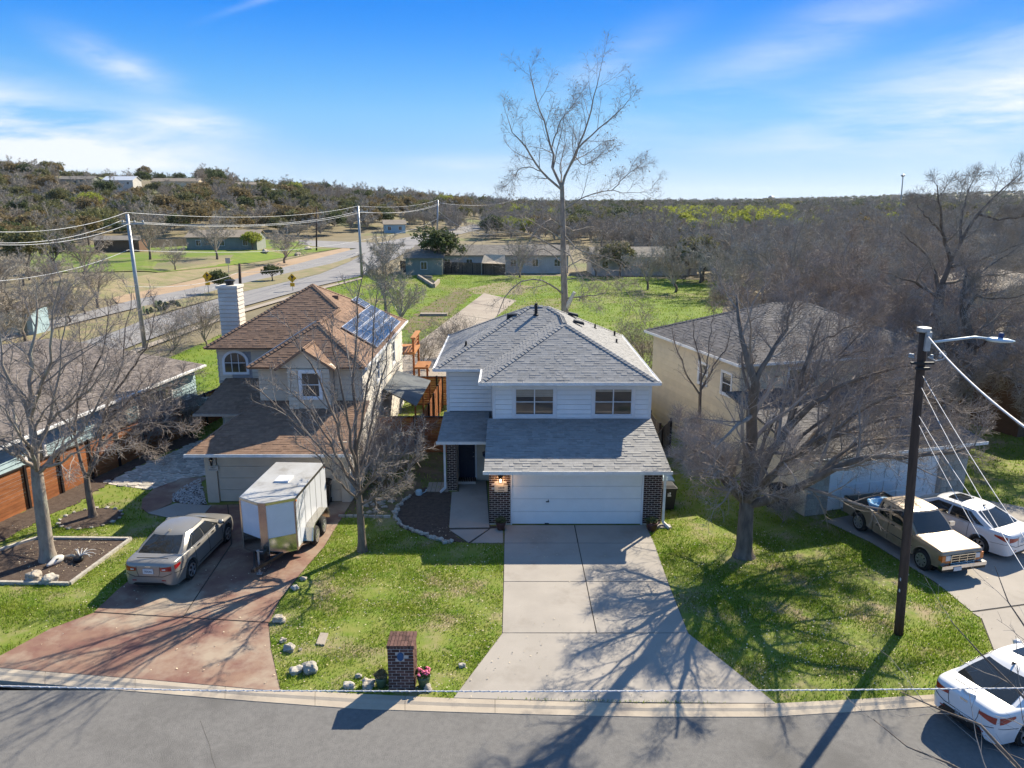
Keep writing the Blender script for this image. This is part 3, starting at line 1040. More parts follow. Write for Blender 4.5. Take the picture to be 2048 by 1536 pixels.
# ------------------------------------------------------------------ building helpers
UNIT = {}


def unit_box(m):
    """shared 1 x 1 x 1 brick-like box with a slight chamfer look (12 triangles)"""
    if m.name not in UNIT:
        UNIT[m.name] = MB().box(-.5, .5, -.5, .5, -.5, .5).me('piece', m)
    return UNIT[m.name]


def slab_piece(m):
    key = 'slab' + m.name
    if key not in UNIT:
        mb = MB()          # a shingle tab: thick at the lower edge, thin at the top
        mb.add([(-.5, -.5, 0), (.5, -.5, 0), (.5, .5, 0), (-.5, .5, 0), (-.5, -.5, 1), (.5, -.5, 1), (.5, .5, .1), (-.5, .5, .1)],
               [(0, 3, 2, 1), (4, 5, 6, 7), (0, 1, 5, 4), (1, 2, 6, 5), (2, 3, 7, 6), (3, 0, 4, 7)])
        UNIT[key] = mb.me('shingle', m)
    return UNIT[key]


def shingle_face(parent, poly, m, expo=.165, tab=.30, parts=0, name='shingle', thick=.008, seed=0, under=None, deck=.10):
    """roof face: a solid deck slab covered with courses of tabs; poly = 3D points, first edge is the eave"""
    P = [Vector(p) for p in poly]
    nrm = (P[1] - P[0]).cross(P[2] - P[1]).normalized()
    if nrm.z < 0:
        P = [P[1], P[0]] + P[:1:-1]
        nrm = -nrm
    e = (P[1] - P[0]).normalized()
    up = nrm.cross(e).normalized()
    O = P[0]
    loc = [((p - O).dot(e), (p - O).dot(up)) for p in P]
    MB().slab(P, deck).build('roof_deck', under or m, parent)
    rr = random.Random(seed)
    vmax = max(q[1] for q in loc)
    rows = max(1, int(vmax / expo))
    rot = Matrix((e, up, nrm)).transposed().to_4x4()
    tabs = []
    for i in range(rows + 1):
        v0 = i * expo
        v1 = min(v0 + expo * 1.05, vmax)
        vc = min(v0 + expo * .5, vmax - .001)
        xs2 = []
        n = len(loc)
        for k in range(n):
            a, b = loc[k], loc[(k + 1) % n]
            if (a[1] > vc) != (b[1] > vc):
                xs2.append(a[0] + (vc - a[1]) * (b[0] - a[0]) / (b[1] - a[1]))
        if len(xs2) < 2:
            continue
        xs2.sort()
        ua, ub = xs2[0], xs2[-1]
        u = ua - rr.uniform(0, tab)
        hi_ = rr.random() < .5
        while u < ub:
            w = tab * rr.uniform(.45, 1.0)
            a, b = max(u, ua), min(u + w - .001, ub)
            if b - a > .03:
                tabs.append((a, b, v0, v1, thick * (rr.uniform(.3, .5) if rr.random() < .6 else rr.uniform(1.2, 1.7))))
            u += w
    if parts:
        tabs_p, tabs_s = tabs[:parts], tabs[parts:]
    else:
        tabs_p, tabs_s = [], tabs
    me = slab_piece(m)
    for a, b, v0, v1, t in tabs_p:
        c = O + e * ((a + b) / 2) + up * ((v0 + v1) / 2) + nrm * .001
        mw = Matrix.Translation(c) @ rot @ Matrix.Diagonal((b - a, v1 - v0, t, 1))
        link(name, me, parent, mw)
    if tabs_s:
        tb = np.array(tabs_s)
        base = np.array([(-.5, -.5, 0), (.5, -.5, 0), (.5, .5, 0), (-.5, .5, 0), (-.5, -.5, 1), (.5, -.5, 1), (.5, .5, .1), (-.5, .5, .1)])
        E_, U_, N_ = np.array(e), np.array(up), np.array(nrm)
        w = (tb[:, 1] - tb[:, 0])[:, None]
        h = (tb[:, 3] - tb[:, 2])[:, None]
        cu_ = ((tb[:, 0] + tb[:, 1]) / 2)[:, None]
        cv_ = ((tb[:, 2] + tb[:, 3]) / 2)[:, None]
        uu = cu_ + w * base[None, :, 0]
        vv_ = cv_ + h * base[None, :, 1]
        nn = .001 + tb[:, 4][:, None] * base[None, :, 2]
        V = np.array(O)[None, None] + uu[..., None] * E_ + vv_[..., None] * U_ + nn[..., None] * N_
        f = np.array([(0, 3, 2, 1), (4, 5, 6, 7), (0, 1, 5, 4), (1, 2, 6, 5), (2, 3, 7, 6), (3, 0, 4, 7)])
        F = (np.arange(len(tb))[:, None, None] * 8 + f[None]).reshape(-1, 4)
        link('shingles', mesh_from(V.reshape(-1, 3), F, 'shingles', m), parent, kind='stuff')


def ridge_caps(parent, a, b, m, w=.26, step=.2, t=.028):
    """overlapping cap shingles along a hip or ridge, joined into one part"""
    a, b = Vector(a), Vector(b)
    d = (b - a)
    L = d.length
    d.normalize()
    s = d.cross(Vector((0, 0, 1))).normalized()
    u = s.cross(d).normalized()
    n = int(L / step)
    mb = MB()
    for i in range(n):
        p, q = a + d * (i * step), a + d * (i * step + step * 1.1)
        dr = .45 if abs(d.z) < .05 else .36
        mb.add([p + u * t, p + s * (w / 2) - u * (w / 2 * dr - t), q + s * (w / 2) - u * (w / 2 * dr), q + u * (t * .5), q - s * (w / 2) - u * (w / 2 * dr), p - s * (w / 2) - u * (w / 2 * dr - t),
                p - u * .05, q - u * .05],
               [(0, 3, 2, 1), (0, 5, 4, 3), (0, 1, 6), (0, 6, 5), (1, 2, 7, 6), (5, 6, 7, 4), (2, 3, 7), (3, 4, 7)])
    mb.build('ridge_cap', m, parent)


def lap_wall(parent, a, b, z0, z1, m, holes=(), expo=.19, out=None, thick=.04, core=None):
    """lap siding from a to b (2D points), boards one by one, cut round the holes (s0, s1, z0, z1)"""
    a, b = Vector((*a, 0)), Vector((*b, 0))
    d = (b - a)
    L = d.length
    d.normalize()
    nr = Vector((d.y, -d.x, 0))            # outward = right hand of a->b
    n = max(1, int(round((z1 - z0) / expo)))
    ex = (z1 - z0) / n
    for i in range(n):
        za, zb = z0 + i * ex, z0 + (i + 1) * ex
        zc_ = (za + zb) / 2
        segs = [(0.0, L)]
        for (s0, s1, h0, h1) in holes:
            if h0 < zc_ < h1:
                ns = []
                for x0, x1 in segs:
                    if s1 <= x0 or s0 >= x1:
                        ns.append((x0, x1))
                    else:
                        if s0 - x0 > .02:
                            ns.append((x0, s0))
                        if x1 - s1 > .02:
                            ns.append((s1, x1))
                segs = ns
        for x0, x1 in segs:
            p, q = a + d * x0, a + d * x1
            mb = MB()
            o1, o2 = nr * (thick * 1.5), nr * (thick * .55)
            z = Vector((0, 0, 1))
            mb.add([p + z * za, q + z * za, q + o1 + z * za, p + o1 + z * za, p + z * (zb - .020), q + z * (zb - .020), q + o2 + z * (zb - .020), p + o2 + z * (zb - .020)],
                   [(0, 3, 2, 1), (4, 5, 6, 7), (0, 1, 5, 4), (1, 2, 6, 5), (2, 3, 7, 6), (3, 0, 4, 7)])
            mb.build('siding_board', m, parent)


def brick_face(parent, a, b, z0, z1, m, course=.08, bl=.22, joint=.019, proud=.012, soldier=False, holes=(), seed=1, mat_m=None):
    a, b = Vector((*a, 0)), Vector((*b, 0))
    d = b - a
    L = d.length
    d.normalize()
    nr = Vector((d.y, -d.x, 0))
    me = unit_box(m)
    rot = Matrix((d, nr, Vector((0, 0, 1)))).transposed().to_4x4()
    rr = random.Random(seed)

    def one(x0, x1, za, zb):
        for (s0, s1, h0, h1) in holes:
            if s0 < (x0 + x1) / 2 < s1 and h0 < (za + zb) / 2 < h1:
                return
        pr = proud + rr.uniform(-.003, .004)
        c = a + d * ((x0 + x1) / 2) + nr * (pr / 2 - .01) + Vector((0, 0, (za + zb) / 2))
        link('brick', me, parent, Matrix.Translation(c) @ rot @ Matrix.Diagonal((x1 - x0, pr + .02, zb - za, 1)))
    ztop = z1 - (.19 if soldier else 0)
    n = int((ztop - z0) / course)
    ch = (ztop - z0) / n
    for i in range(n):
        za, zb = z0 + i * ch, z0 + (i + 1) * ch - joint
        x = -(bl / 2 if i % 2 else 0)
        while x < L - .02:
            x0, x1 = max(x, 0), min(x + bl - joint, L)
            if x1 - x0 > .03:
                one(x0, x1, za, zb)
            x += bl
    if soldier:
        n = int(L / .077)
        w = L / n
        for k in range(n):
            one(k * w, k * w + w - joint, ztop + .005, z1 - .005)


def window(parent, a, b, z0, z1, out, frame=.07, depth=.07, mullions=1, rails=1, trim=.11, blind=.0, tm='trim_white', grid=None):
    """window in the plane a-b (2D), facing out (2D unit normal); returns the window part"""
    a, b = Vector((*a, 0)), Vector((*b, 0))
    o = Vector((*out, 0))
    d = (b - a).normalized()
    L = (b - a).length
    Z = Vector((0, 0, 1))

    def bar(p, q, w, h, off, mb):
        mb.beam(p + o * off, q + o * off, w, h, up=o)
    mb = MB()
    t = trim
    for (p, q) in ((a - d * t / 2 + Z * z0 - Z * t, a - d * t / 2 + Z * z1 + Z * t), (b + d * t / 2 + Z * z0 - Z * t, b + d * t / 2 + Z * z1 + Z * t)):
        bar(p, q, t, .05, .045, mb)
    bar(a + Z * (z1 + t / 2), b + Z * (z1 + t / 2), t, .05, .043, mb)
    bar(a + Z * (z0 - t / 2), b + Z * (z0 - t / 2), t, .07, .055, mb)
    w = mb.build('window', M[tm], parent)
    f = MB()
    fw = .045
    for (p, q) in ((a + d * fw / 2 + Z * z0, a + d * fw / 2 + Z * z1), (b - d * fw / 2 + Z * z0, b - d * fw / 2 + Z * z1)):
        bar(p, q, fw, .05, .02, f)
    for zz in (z0 + fw / 2, z1 - fw / 2):
        bar(a + d * fw + Z * zz, b - d * fw + Z * zz, fw, .048, .02, f)
    for i in range(mullions):
        x = L * (i + 1) / (mullions + 1)
        bar(a + d * x + Z * (z0 + fw), a + d * x + Z * (z1 - fw), fw, .046, .021, f)
    for i in range(rails):
        zz = z0 + (z1 - z0) * (i + 1) / (rails + 1)
        for j in range(mullions + 1):
            x0 = L * j / (mullions + 1) + fw * .6
            x1 = L * (j + 1) / (mullions + 1) - fw * .6
            bar(a + d * x0 + Z * zz, a + d * x1 + Z * zz, fw * .7, .044, .022, f)
    f.build('frame', M[tm], w)
    for j in range(mullions + 1):
        for i in range(rails + 1):
            x0, x1 = L * j / (mullions + 1) + .02, L * (j + 1) / (mullions + 1) - .02
            za, zb = z0 + (z1 - z0) * i / (rails + 1) + .01, z0 + (z1 - z0) * (i + 1) / (rails + 1) - .01
            p = MB()
            A0, B0 = a + d * x0, a + d * x1
            vs = [A0 + Z * za, B0 + Z * za, B0 + Z * zb, A0 + Z * zb]
            p.add([q + o * .004 for q in vs] + [q + o * .010 for q in vs], [(0, 3, 2, 1), (4, 5, 6, 7), (0, 1, 5, 4), (1, 2, 6, 5), (2, 3, 7, 6), (3, 0, 4, 7)])
            p.build('pane', M['glass_dark'], w)
    if blind:
        bl_ = MB()
        zt = z1 - fw
        k = 0
        while zt > z1 - (z1 - z0) * blind:
            bl_.beam(a + d * .05 + Z * zt + o * .012, b - d * .05 + Z * zt + o * .012, .034, .003, up=o)
            zt -= .042
            k += 1
        bl_.build('blind', M['blind'], w)
    return w


def gutter(parent, a, b, m='gutter', w=.11, h=.11):
    a, b = Vector(a), Vector(b)
    d = (b - a).normalized()
    s = d.cross(Vector((0, 0, 1))).normalized()
    mb = MB()
    mb.beam(a - Vector((0, 0, h / 2)) + s * 0, b - Vector((0, 0, h / 2)), w, h * .9)
    mb.beam(a + s * (w / 2 - .012), b + s * (w / 2 - .012), .024, .03)
    return mb.build('gutter', M[m], parent)


def garage_door(parent, x0, x1, y, z1, m, panels=4, cols=1, xf=None, z0=.03):
    xf = xf or Matrix.Identity(4)
    door = MB().box(x0, x1, y + .06, y + .12, z0, z1)
    o = link('garage_door', door.me('garage_door', m), parent, WM[parent.name] @ xf if xf != Matrix.Identity(4) else None)
    mw = WM[o.name]
    ph = (z1 - z0) / panels
    for i in range(panels):
        za, zb = z0 + i * ph + .008, z0 + (i + 1) * ph - .008
        p = link('door_panel', MB().box(x0 + .01, x1 - .01, y + .03, y + .065, za, zb).me('door_panel', m), o, mw)
        if cols > 1:
            cw = (x1 - x0) / cols
            for j in range(cols):
                q = MB()
                xa, xb = x0 + j * cw + .09, x0 + (j + 1) * cw - .09
                q.box(xa, xb, y + .018, y + .032, za + .09, zb - .09)
                link('raised_field', q.me('raised_field', m), o, mw)
    return o


def downspout(parent, pts, m='gutter', r=.045):
    mb = MB()
    for a, b in zip(pts[:-1], pts[1:]):
        mb.beam(a, b, r * 2, r * 1.5, up=(0, 1, .01))
    return mb.build('downspout', M[m], parent)


# ------------------------------------------------------------------ the grey-roofed white house in the middle
H = thing('white_house', 'white two storey house with grey shingle roof, brick pillars and closed white double garage door', 'house', (2.3, 26.4, 0))
GY, WY = 26.44, 29.65
EZ = 4.92
RS = .51
mb = MB()
mb.box(-.76, 5.66, WY + .02, 39.4, 0, EZ + .02)
mb.box(-2.84, -.74, 32.02, 39.41, 0, EZ + .01)
mb.build('wall', M['shadow_core'], H)
lap_wall(H, (5.66, WY + .05), (5.66, 39.4), .1, EZ - .02, M['siding_white'], expo=.3)
lap_wall(H, (5.66, 39.41), (-2.84, 39.41), .1, EZ - .02, M['siding_white'], expo=.3)
mb = MB()
mb.box(-.86, -.045, GY + .03, WY, 0, 2.36)
mb.box(4.935, 5.65, GY + .03, WY, 0, 2.36)
mb.box(-.045, 4.935, GY + .03, GY + .35, 2.12, 2.36)
mb.box(-.04, 4.93, GY + 1.5, GY + 1.6, .03, 2.2)
mb.build('pillar', M['mortar'], H)
brick_face(H, (-.86, GY + .03), (-.06, GY + .03), .06, 2.20, M['brick_dark'], soldier=True, holes=[(.17, .64, 1.46, 1.75)], seed=1)
brick_face(H, (4.96, GY + .03), (5.65, GY + .03), .06, 2.20, M['brick_dark'], soldier=True, seed=2)
# porch pillar of brick, joined back to the entrance wall
MB().box(-2.74, -2.34, 29.93, 31.3, 0, 2.32).build('porch_pillar', M['mortar'], H)
brick_face(H, (-2.74, 29.93), (-2.34, 29.93), .03, 2.28, M['brick_dark'], seed=3)
mb = MB().box(-2.36, -1.62 + .82, 31.12, 31.3, 0, 2.5)
mb.build('entry_wall', M['siding_cream'], H)
lap_wall(H, (-1.55, 31.12), (-.86, 31.12), .12, 2.6, M['siding_cream'])
d = MB().box(-2.32, -1.62, 31.05, 31.11, .17, 2.25).build('front_door', M['door_blue'], H)
for z0_, z1_ in ((.35, .95), (1.05, 1.55), (1.62, 2.15)):
    for xa, xb in ((-2.24, -2.0), (-1.94, -1.70)):
        MB().box(xa, xb, 31.035, 31.052, z0_, z1_).build('door_panel', M['door_blue'], d)
MB().lathe([(.02, 0), (.035, .02), (.035, .05), (.01, .07)], (-1.68, 31.0, 1.12), 10).build('handle', M['chrome'], d)
MB().lathe([(.02, 0), (.03, .02), (.03, .04), (.01, .05)], (-1.68, 31.01, 1.32), 10).build('deadbolt', M['chrome'], d)
MB().box(-1.61, -1.54, 31.05, 31.13, .1, 2.3).build('door_frame', M['trim_white'], H)
st = MB().box(-2.34, -1.58, 30.62, 31.12, .0, .15).build('door_step', M['mortar'], H)
for k in range(10):
    x = -2.33 + k * .076
    link('brick', unit_box(M['brick_dark']), H, Matrix.Translation((x + .034, 30.86, .152)) @ Matrix.Diagonal((.062, .5, .03, 1)))
garage_door(H, 0.0, 4.89, GY, 2.07, M['garage_white'], 4)
mb = MB()
mb.box(-.05, .0, GY + .01, GY + .10, .0, 2.14)
mb.box(4.89, 4.95, GY + .01, GY + .10, .0, 2.14)
mb.box(0.0, 4.89, GY + .005, GY + .10, 2.07, 2.145)
mb.build('door_trim', M['trim_white'], H)
MB().box(-.9, 5.7, GY - .01, GY + .04, 2.21, 2.36).build('frieze_board', M['trim_white'], H)
MB().box(1.28, 1.40, GY - .01, GY + .03, .93, .955).box(1.36, 1.385, GY - .01, GY + .03, .93, 1.02).build('handle', M['metal_dark'], H)
MB().box(1.24, 1.40, GY - .03, GY + .03, .04, .07).build('door_stop', M['metal_dark'], H)
# second storey siding and windows
hs = []
for x0, x1 in ((.12, 1.72), (3.36, 4.92)):
    hs.append((x0 + .76 - .11, x1 + .76 + .11, 3.42 - .11, 4.56 + .11))
lap_wall(H, (-.70, WY + .02), (5.60, WY + .02), 3.28, EZ - .02, M['siding_white'], holes=[(a - .06, b - .06, c, d) for a, b, c, d in hs], expo=.2)
lap_wall(H, (-2.78, 32.02), (-.78, 32.02), 2.95, EZ - .02, M['siding_white'], expo=.2)
lap_wall(H, (-2.84, 39.4), (-2.84, 32.06), .1, EZ - .02, M['siding_white'], expo=.2)
window(H, (.12, WY), (1.72, WY), 3.42, 4.56, (0, -1), blind=.30)
window(H, (3.36, WY), (4.92, WY), 3.42, 4.56, (0, -1), blind=.12)
mb = MB()
mb.box(-.80, -.69, WY - .045, WY + .06, 3.25, EZ)
mb.box(5.59, 5.70, WY - .045, WY + .06, 3.25, EZ)
mb.box(-2.88, -2.77, 31.96, 32.06, 2.9, EZ)
mb.box(-.69, 5.59, WY - .04, WY + .03, 3.26, 3.35)
mb.build('corner_board', M['trim_white'], H)
# roof: (front bump, main block, garage shed, porch shed)
e = EZ + .03
z1 = e + RS * 3.55
zr = e + RS * 4.2
roof = MB().box(2.2, 2.3, 35.4, 35.5, 5.5, 5.6).build('roof', M['sh_grey'], H)
fc = {'front': [(-1.25, 29, e), (5.85, 29, e), (2.3, 32.55, z1)],
      'bumpl': [(-1.25, 31.5, e), (-1.25, 29, e), (2.3, 32.55, z1), (2.3, 35.05, z1)],
      'right': [(5.85, 29, e), (5.85, 39.9, e), (1.65, 35.7, zr), (2.3, 35.05, z1), (2.3, 32.55, z1)],
      'main': [(-3.33, 31.5, e), (-1.25, 31.5, e), (2.3, 35.05, z1), (1.65, 35.7, zr), (.87, 35.7, zr)],
      'left': [(-3.33, 39.9, e), (-3.33, 31.5, e), (.87, 35.7, zr)],
      'back': [(5.85, 39.9, e), (-3.33, 39.9, e), (.87, 35.7, zr), (1.65, 35.7, zr)]}
for i, (k, p) in enumerate(fc.items()):
    shingle_face(roof, p, M['sh_grey'], .15, .28, 0, seed=i, under=M['sh_grey'], thick=.008)
for a, b in (((-1.25, 29, e), (2.3, 32.55, z1)), ((5.85, 29, e), (2.3, 32.55, z1)), ((2.3, 32.55, z1), (2.3, 35.05, z1)), ((2.3, 35.05, z1), (1.65, 35.7, zr)),
             ((-3.33, 31.5, e), (.87, 35.7, zr)), ((.87, 35.7, zr), (1.65, 35.7, zr)), ((5.85, 39.9, e), (1.65, 35.7, zr)), ((-3.33, 39.9, e), (.87, 35.7, zr))):
    ridge_caps(roof, Vector(a) + Vector((0, 0, .02)), Vector(b) + Vector((0, 0, .02)), M['sh_grey'])
MB().box(-1.18, 5.78, 29.06, 39.82, EZ - .09, EZ - .03).build('soffit', M['trim_white'], H)
MB().box(-3.26, -1.19, 31.56, 39.81, EZ - .09, EZ - .03).build('soffit', M['trim_white'], H)
gutter(H, (-1.3, 28.97, e + .0), (5.9, 28.97, e))
gutter(H, (-1.29, 31.5, e), (-1.29, 28.95, e))
gutter(H, (-3.36, 31.46, e), (-1.25, 31.46, e))
gutter(H, (-3.37, 39.95, e), (-3.37, 31.45, e))
gutter(H, (5.9, 28.95, e), (5.9, 39.95, e))
downspout(H, [(-1.2, 31.5, 4.86), (-.86, 31.9, 4.6), (-.86, 31.93, 2.95)])
sg = .22
shingle_face(H, [(-1.02, 25.72, 2.42), (5.80, 25.72, 2.42), (5.72, WY - .02, 2.42 + sg * (WY - 25.74)), (-1.0, WY - .02, 2.42 + sg * (WY - 25.74))], M['sh_grey'], .175, .34, 300, seed=9, under=M['sh_grey'], thick=.014)
gutter(H, (-1.06, 25.69, 2.43), (5.84, 25.69, 2.43))
MB().box(-1.0, 5.78, 25.76, GY + .01, 2.28, 2.33).build('soffit', M['trim_white'], H)
shingle_face(H, [(-3.08, 29.4, 2.36), (-1.03, 29.4, 2.36), (-1.0, 32.0, 2.90), (-3.0, 32.0, 2.90)], M['sh_grey'], .175, .34, 0, seed=10, under=M['sh_grey'], thick=.014)
gutter(H, (-3.12, 29.37, 2.36), (-1.02, 29.37, 2.36))
MB().box(-2.98, -1.02, 29.45, 31.1, 2.25, 2.29).build('soffit', M['trim_white'], H)
downspout(H, [(-2.98, 29.38, 2.3), (-2.83, 29.85, 2.1), (-2.83, 29.87, .15), (-3.02, 29.6, .06)])
downspout(H, [(5.75, 25.72, 2.35), (5.72, 26.35, 2.1), (5.72, 26.38, .15), (5.9, 26.05, .05)])
MB().box(5.35, 6.0, 26.1, 26.4, 0, .06).build('splash_block', M['concrete'], label='concrete splash block at the right corner of the white garage', cat='splash block')


def roof_z(x, y):
    c = [e + RS * (5.85 - x)]
    if x >= -1.25:
        c.append(max(min(e + RS * (y - 29), e + RS * (x + 1.25)), e + RS * min(y - 31.5, x + 3.33)))
    else:
        c.append(e + RS * min(y - 31.5, x + 3.33))
    return min(c)


for (u, v, h, rr_, lab) in ((1073, 614, .42, .075, 'tall black vent pipe near the top of the grey roof'),):
    pass


def vent(u, v, h, rad, name='vent_pipe'):
    best = None
    dd = ray(u, v)
    for k in range(300, 460):
        t = k / 10
        p = Vector((0, 0, CAMH)) + dd * t
        if -3.3 < p.x < 5.85 and 29 < p.y < 39.9 and p.z <= roof_z(p.x, p.y):
            best = p
            break
    if best is None:
        best = Vector((dd.x * 36, 36, 6.9))
    mb = MB()
    mb.lathe([(rad * 1.9, -.02), (rad * 1.6, .03), (rad, .05), (rad, h), (rad * .9, h)], best, 10)
    mb.build(name, M['metal_dark'], H)
    return best


vent(1072, 630, .55, .075)
vent(932, 692, .22, .05)
vent(1190, 657, .22, .045)
vent(1229, 672, .26, .05)
vent(1233, 686, .2, .045)
for (u, v) in ((1024, 634), (1146, 634), (1157, 650)):
    dd = ray(u, v)
    for k in range(290, 480):
        p = Vector((0, 0, CAMH)) + dd * (k / 10)
        if -3.3 < p.x < 5.85 and 29 < p.y < 39.9 and p.z <= roof_z(p.x, p.y):
            break
    sgn = 1 if u > 1100 else 0
    mb = MB()
    if sgn:
        mb.add([(p.x - .25, p.y - .2, p.z + RS * .25 + .03), (p.x + .25, p.y - .2, p.z + .02), (p.x + .25, p.y + .2, p.z + .02), (p.x - .25, p.y + .2, p.z + RS * .25 + .03),
                (p.x - .2, p.y - .17, p.z + .25), (p.x + .24, p.y - .17, p.z + .14), (p.x + .24, p.y + .17, p.z + .14), (p.x - .2, p.y + .17, p.z + .25)],
               [(0, 3, 2, 1), (4, 5, 6, 7), (0, 1, 5, 4), (1, 2, 6, 5), (2, 3, 7, 6), (3, 0, 4, 7)])
    else:
        mb.box(p.x - .24, p.x + .24, p.y - .2, p.y + .2, p.z - .15, p.z + .16)
    mb.build('box_vent', M['black_plastic'], H)
# wall lamp with its lit bulb, number plaque
lp = A(1001, 960, GY - .08)
lm = thing('wall_lamp', 'black wall lantern with a lit bulb above the number plaque on the left brick pillar', 'wall lamp', (lp.x, GY, lp.z))
MB().lathe([(.05, -.02), (.05, .03), (.03, .06)], (lp.x, GY - .08, lp.z + .12), 10).box(lp.x - .02, lp.x + .02, GY - .1, GY, lp.z + .16, lp.z + .2).lathe([(.07, 0), (.09, -.03), (.03, .06)], (lp.x, GY - .08, lp.z + .10), 12).build('lamp_top', M['metal_dark'], lm)
MB().lathe([(.012, -.10), (.034, -.06), (.03, 0), (.014, .05)], (lp.x, GY - .08, lp.z), 12).build('bulb', M['bulb'], lm, smooth_=True)
ld = bpy.data.lights.new('lantern_light', 'POINT')
ld.energy = 5
ld.color = (1, .6, .3)
ld.shadow_soft_size = .05
lo = bpy.data.objects.new('lantern_light', ld)
COL.objects.link(lo)
lo.parent = lm
lo.location = (0, -.16, 0)
mb = MB()
for k in range(4):
    a = k * 1.5708 + .78
    mb.beam((lp.x + .075 * math.cos(a), GY - .08 + .075 * math.sin(a), lp.z - .13), (lp.x + .085 * math.cos(a), GY - .08 + .085 * math.sin(a), lp.z + .08), .008, .008)
mb.build('lamp_cage', M['metal_dark'], lm)


def text(s, size, loc, rot, m, parent, name='lettering'):
    cu_ = bpy.data.curves.new(name, 'FONT')
    cu_.body = s
    cu_.size = size
    cu_.align_x = 'CENTER'
    cu_.align_y = 'CENTER'
    cu_.extrude = .001
    mw = Matrix.LocRotScale(Vector(loc), rot.to_euler() if hasattr(rot, 'to_euler') else None, Vector((1, 1, 1)))
    tmp = bpy.data.objects.new('tmp', cu_)
    me = bpy.data.meshes.new_from_object(tmp)
    bpy.data.objects.remove(tmp)
    me.materials.clear()
    me.materials.append(m)
    return link(name, me, parent, mw)


R90 = Matrix.Rotation(math.pi / 2, 3, 'X')
sp = A(1002, 977, GY - .02)
pl = thing('number_plaque', 'tan stone plaque reading 1809 on the brick pillar of the white garage', 'house number', (sp.x, GY, sp.z))
MB().box(sp.x - .25, sp.x + .25, GY - .02, GY + .025, sp.z - .14, sp.z + .14).build('plate', M['sign_tan'], pl)
text('1809', .13, (sp.x, GY - .024, sp.z + .025), R90, M['ink'], pl)
MB().box(sp.x - .12, sp.x + .12, GY - .023, GY - .018, sp.z - .085, sp.z - .065).build('name_line', M['ink'], pl)

# things standing at the white house
def potted(x, y, name, label, cat, m, r, h, leaf, seed, flower=None, group=None):
    t = thing(name, label, cat, (x, y, 0), group=group)
    MB().lathe([(r * .62, 0), (r * .75, h * .2), (r * .97, h * .75), (r * 1.03, h), (r * .9, h), (r * .85, h * .88)], (x, y, 0), 18).build('pot', m, t, smooth_=True)
    rr = np.random.default_rng(seed)
    n = 130
    a = rr.uniform(0, 6.28, n)
    q = rr.uniform(0, 1, n) ** .6 * r * 1.05
    z = h + rr.uniform(0, r * 1.0, n) * (1.1 - q / r / 1.5)
    mb = MB()
    for i in range(n):
        p = Vector((x + q[i] * math.cos(a[i]), y + q[i] * math.sin(a[i]), z[i]))
        d_ = Vector((rr.normal(), rr.normal(), abs(rr.normal()) * .7)).normalized() * .09
        s_ = d_.orthogonal().normalized() * .02
        mb.add([p - s_, p + s_, p + d_ + s_ * .3, p + d_ - s_ * .3], [(0, 1, 2, 3)])
    mb.build('foliage', leaf, t)
    if flower:
        mb = MB()
        for i in range(36):
            p = Vector((x + rr.uniform(-1, 1) * r * .8, y + rr.uniform(-1, 1) * r * .8, h + r * rr.uniform(.35, .85)))
            mb.lathe([(.02, -.01), (.042, .01), (.012, .03)], p, 6)
        mb.build('flowers', flower, t)
    return t


p = G(1002, 1062)
potted(-.42, p.y + .1, 'potted_plant', 'dark glazed pot with a scrubby plant at the left pillar of the white garage', 'potted plant', M['terracotta'], .19, .33, M['leaf_dark'], 1)
p = G(1289, 1063)
potted(5.22, p.y + .05, 'potted_plant', 'dark glazed pot with a scrubby plant at the right pillar of the white garage', 'potted plant', M['terracotta'], .22, .36, M['leaf_dark'], 2)
p = G(763, 1373)
potted(p.x, p.y, 'flower_pot', 'green glazed pot with wilted dark red plants left of the brick mailbox', 'flower pot', M['pot_green'], .155, .30, M['leaf_rust'], 3)
p = G(848, 1372)
potted(p.x, p.y, 'flower_pot', 'green glazed pot full of pink flowers right of the brick mailbox', 'flower pot', M['pot_green'], .175, .32, M['leaf_green'], 4, M['flower'])
# blue hanging pot by the door, teal watering can in the bed
t = thing('hanging_pot', 'teal pot hanging beside the navy front door', 'hanging pot', (-1.08, 29.9, 1.6))
MB().lathe([(.08, 0), (.15, .08), (.17, .22), (.14, .22)], (-1.08, 29.9, 1.5), 14).build('pot', M['door_blue'], t)
mb = MB()
for k in range(3):
    a = k * 2.09
    mb.beam((-1.08 + .15 * math.cos(a), 29.9 + .15 * math.sin(a), 1.7), (-1.08, 29.9, 2.25), .008, .008)
mb.build('chain', M['metal_dark'], t)
p = G(838, 990)
t = thing('watering_can', 'pale blue watering can lying at the back edge of the front mulch bed', 'watering can', (p.x, p.y, 0))
MB().lathe([(.12, 0), (.14, .02), (.13, .2), (.10, .22)], (p.x, p.y, .01), 14).build('can', M['siding_blue'], t)
MB().tube([(p.x + .1, p.y, .06), (p.x + .28, p.y - .03, .16), (p.x + .33, p.y - .03, .26)], [.02, .018, .03], 8).build('spout', M['siding_blue'], t)
MB().tube([(p.x - .1, p.y, .2), (p.x - .17, p.y, .16), (p.x - .13, p.y, .06)], .012, 6).build('handle', M['siding_blue'], t)


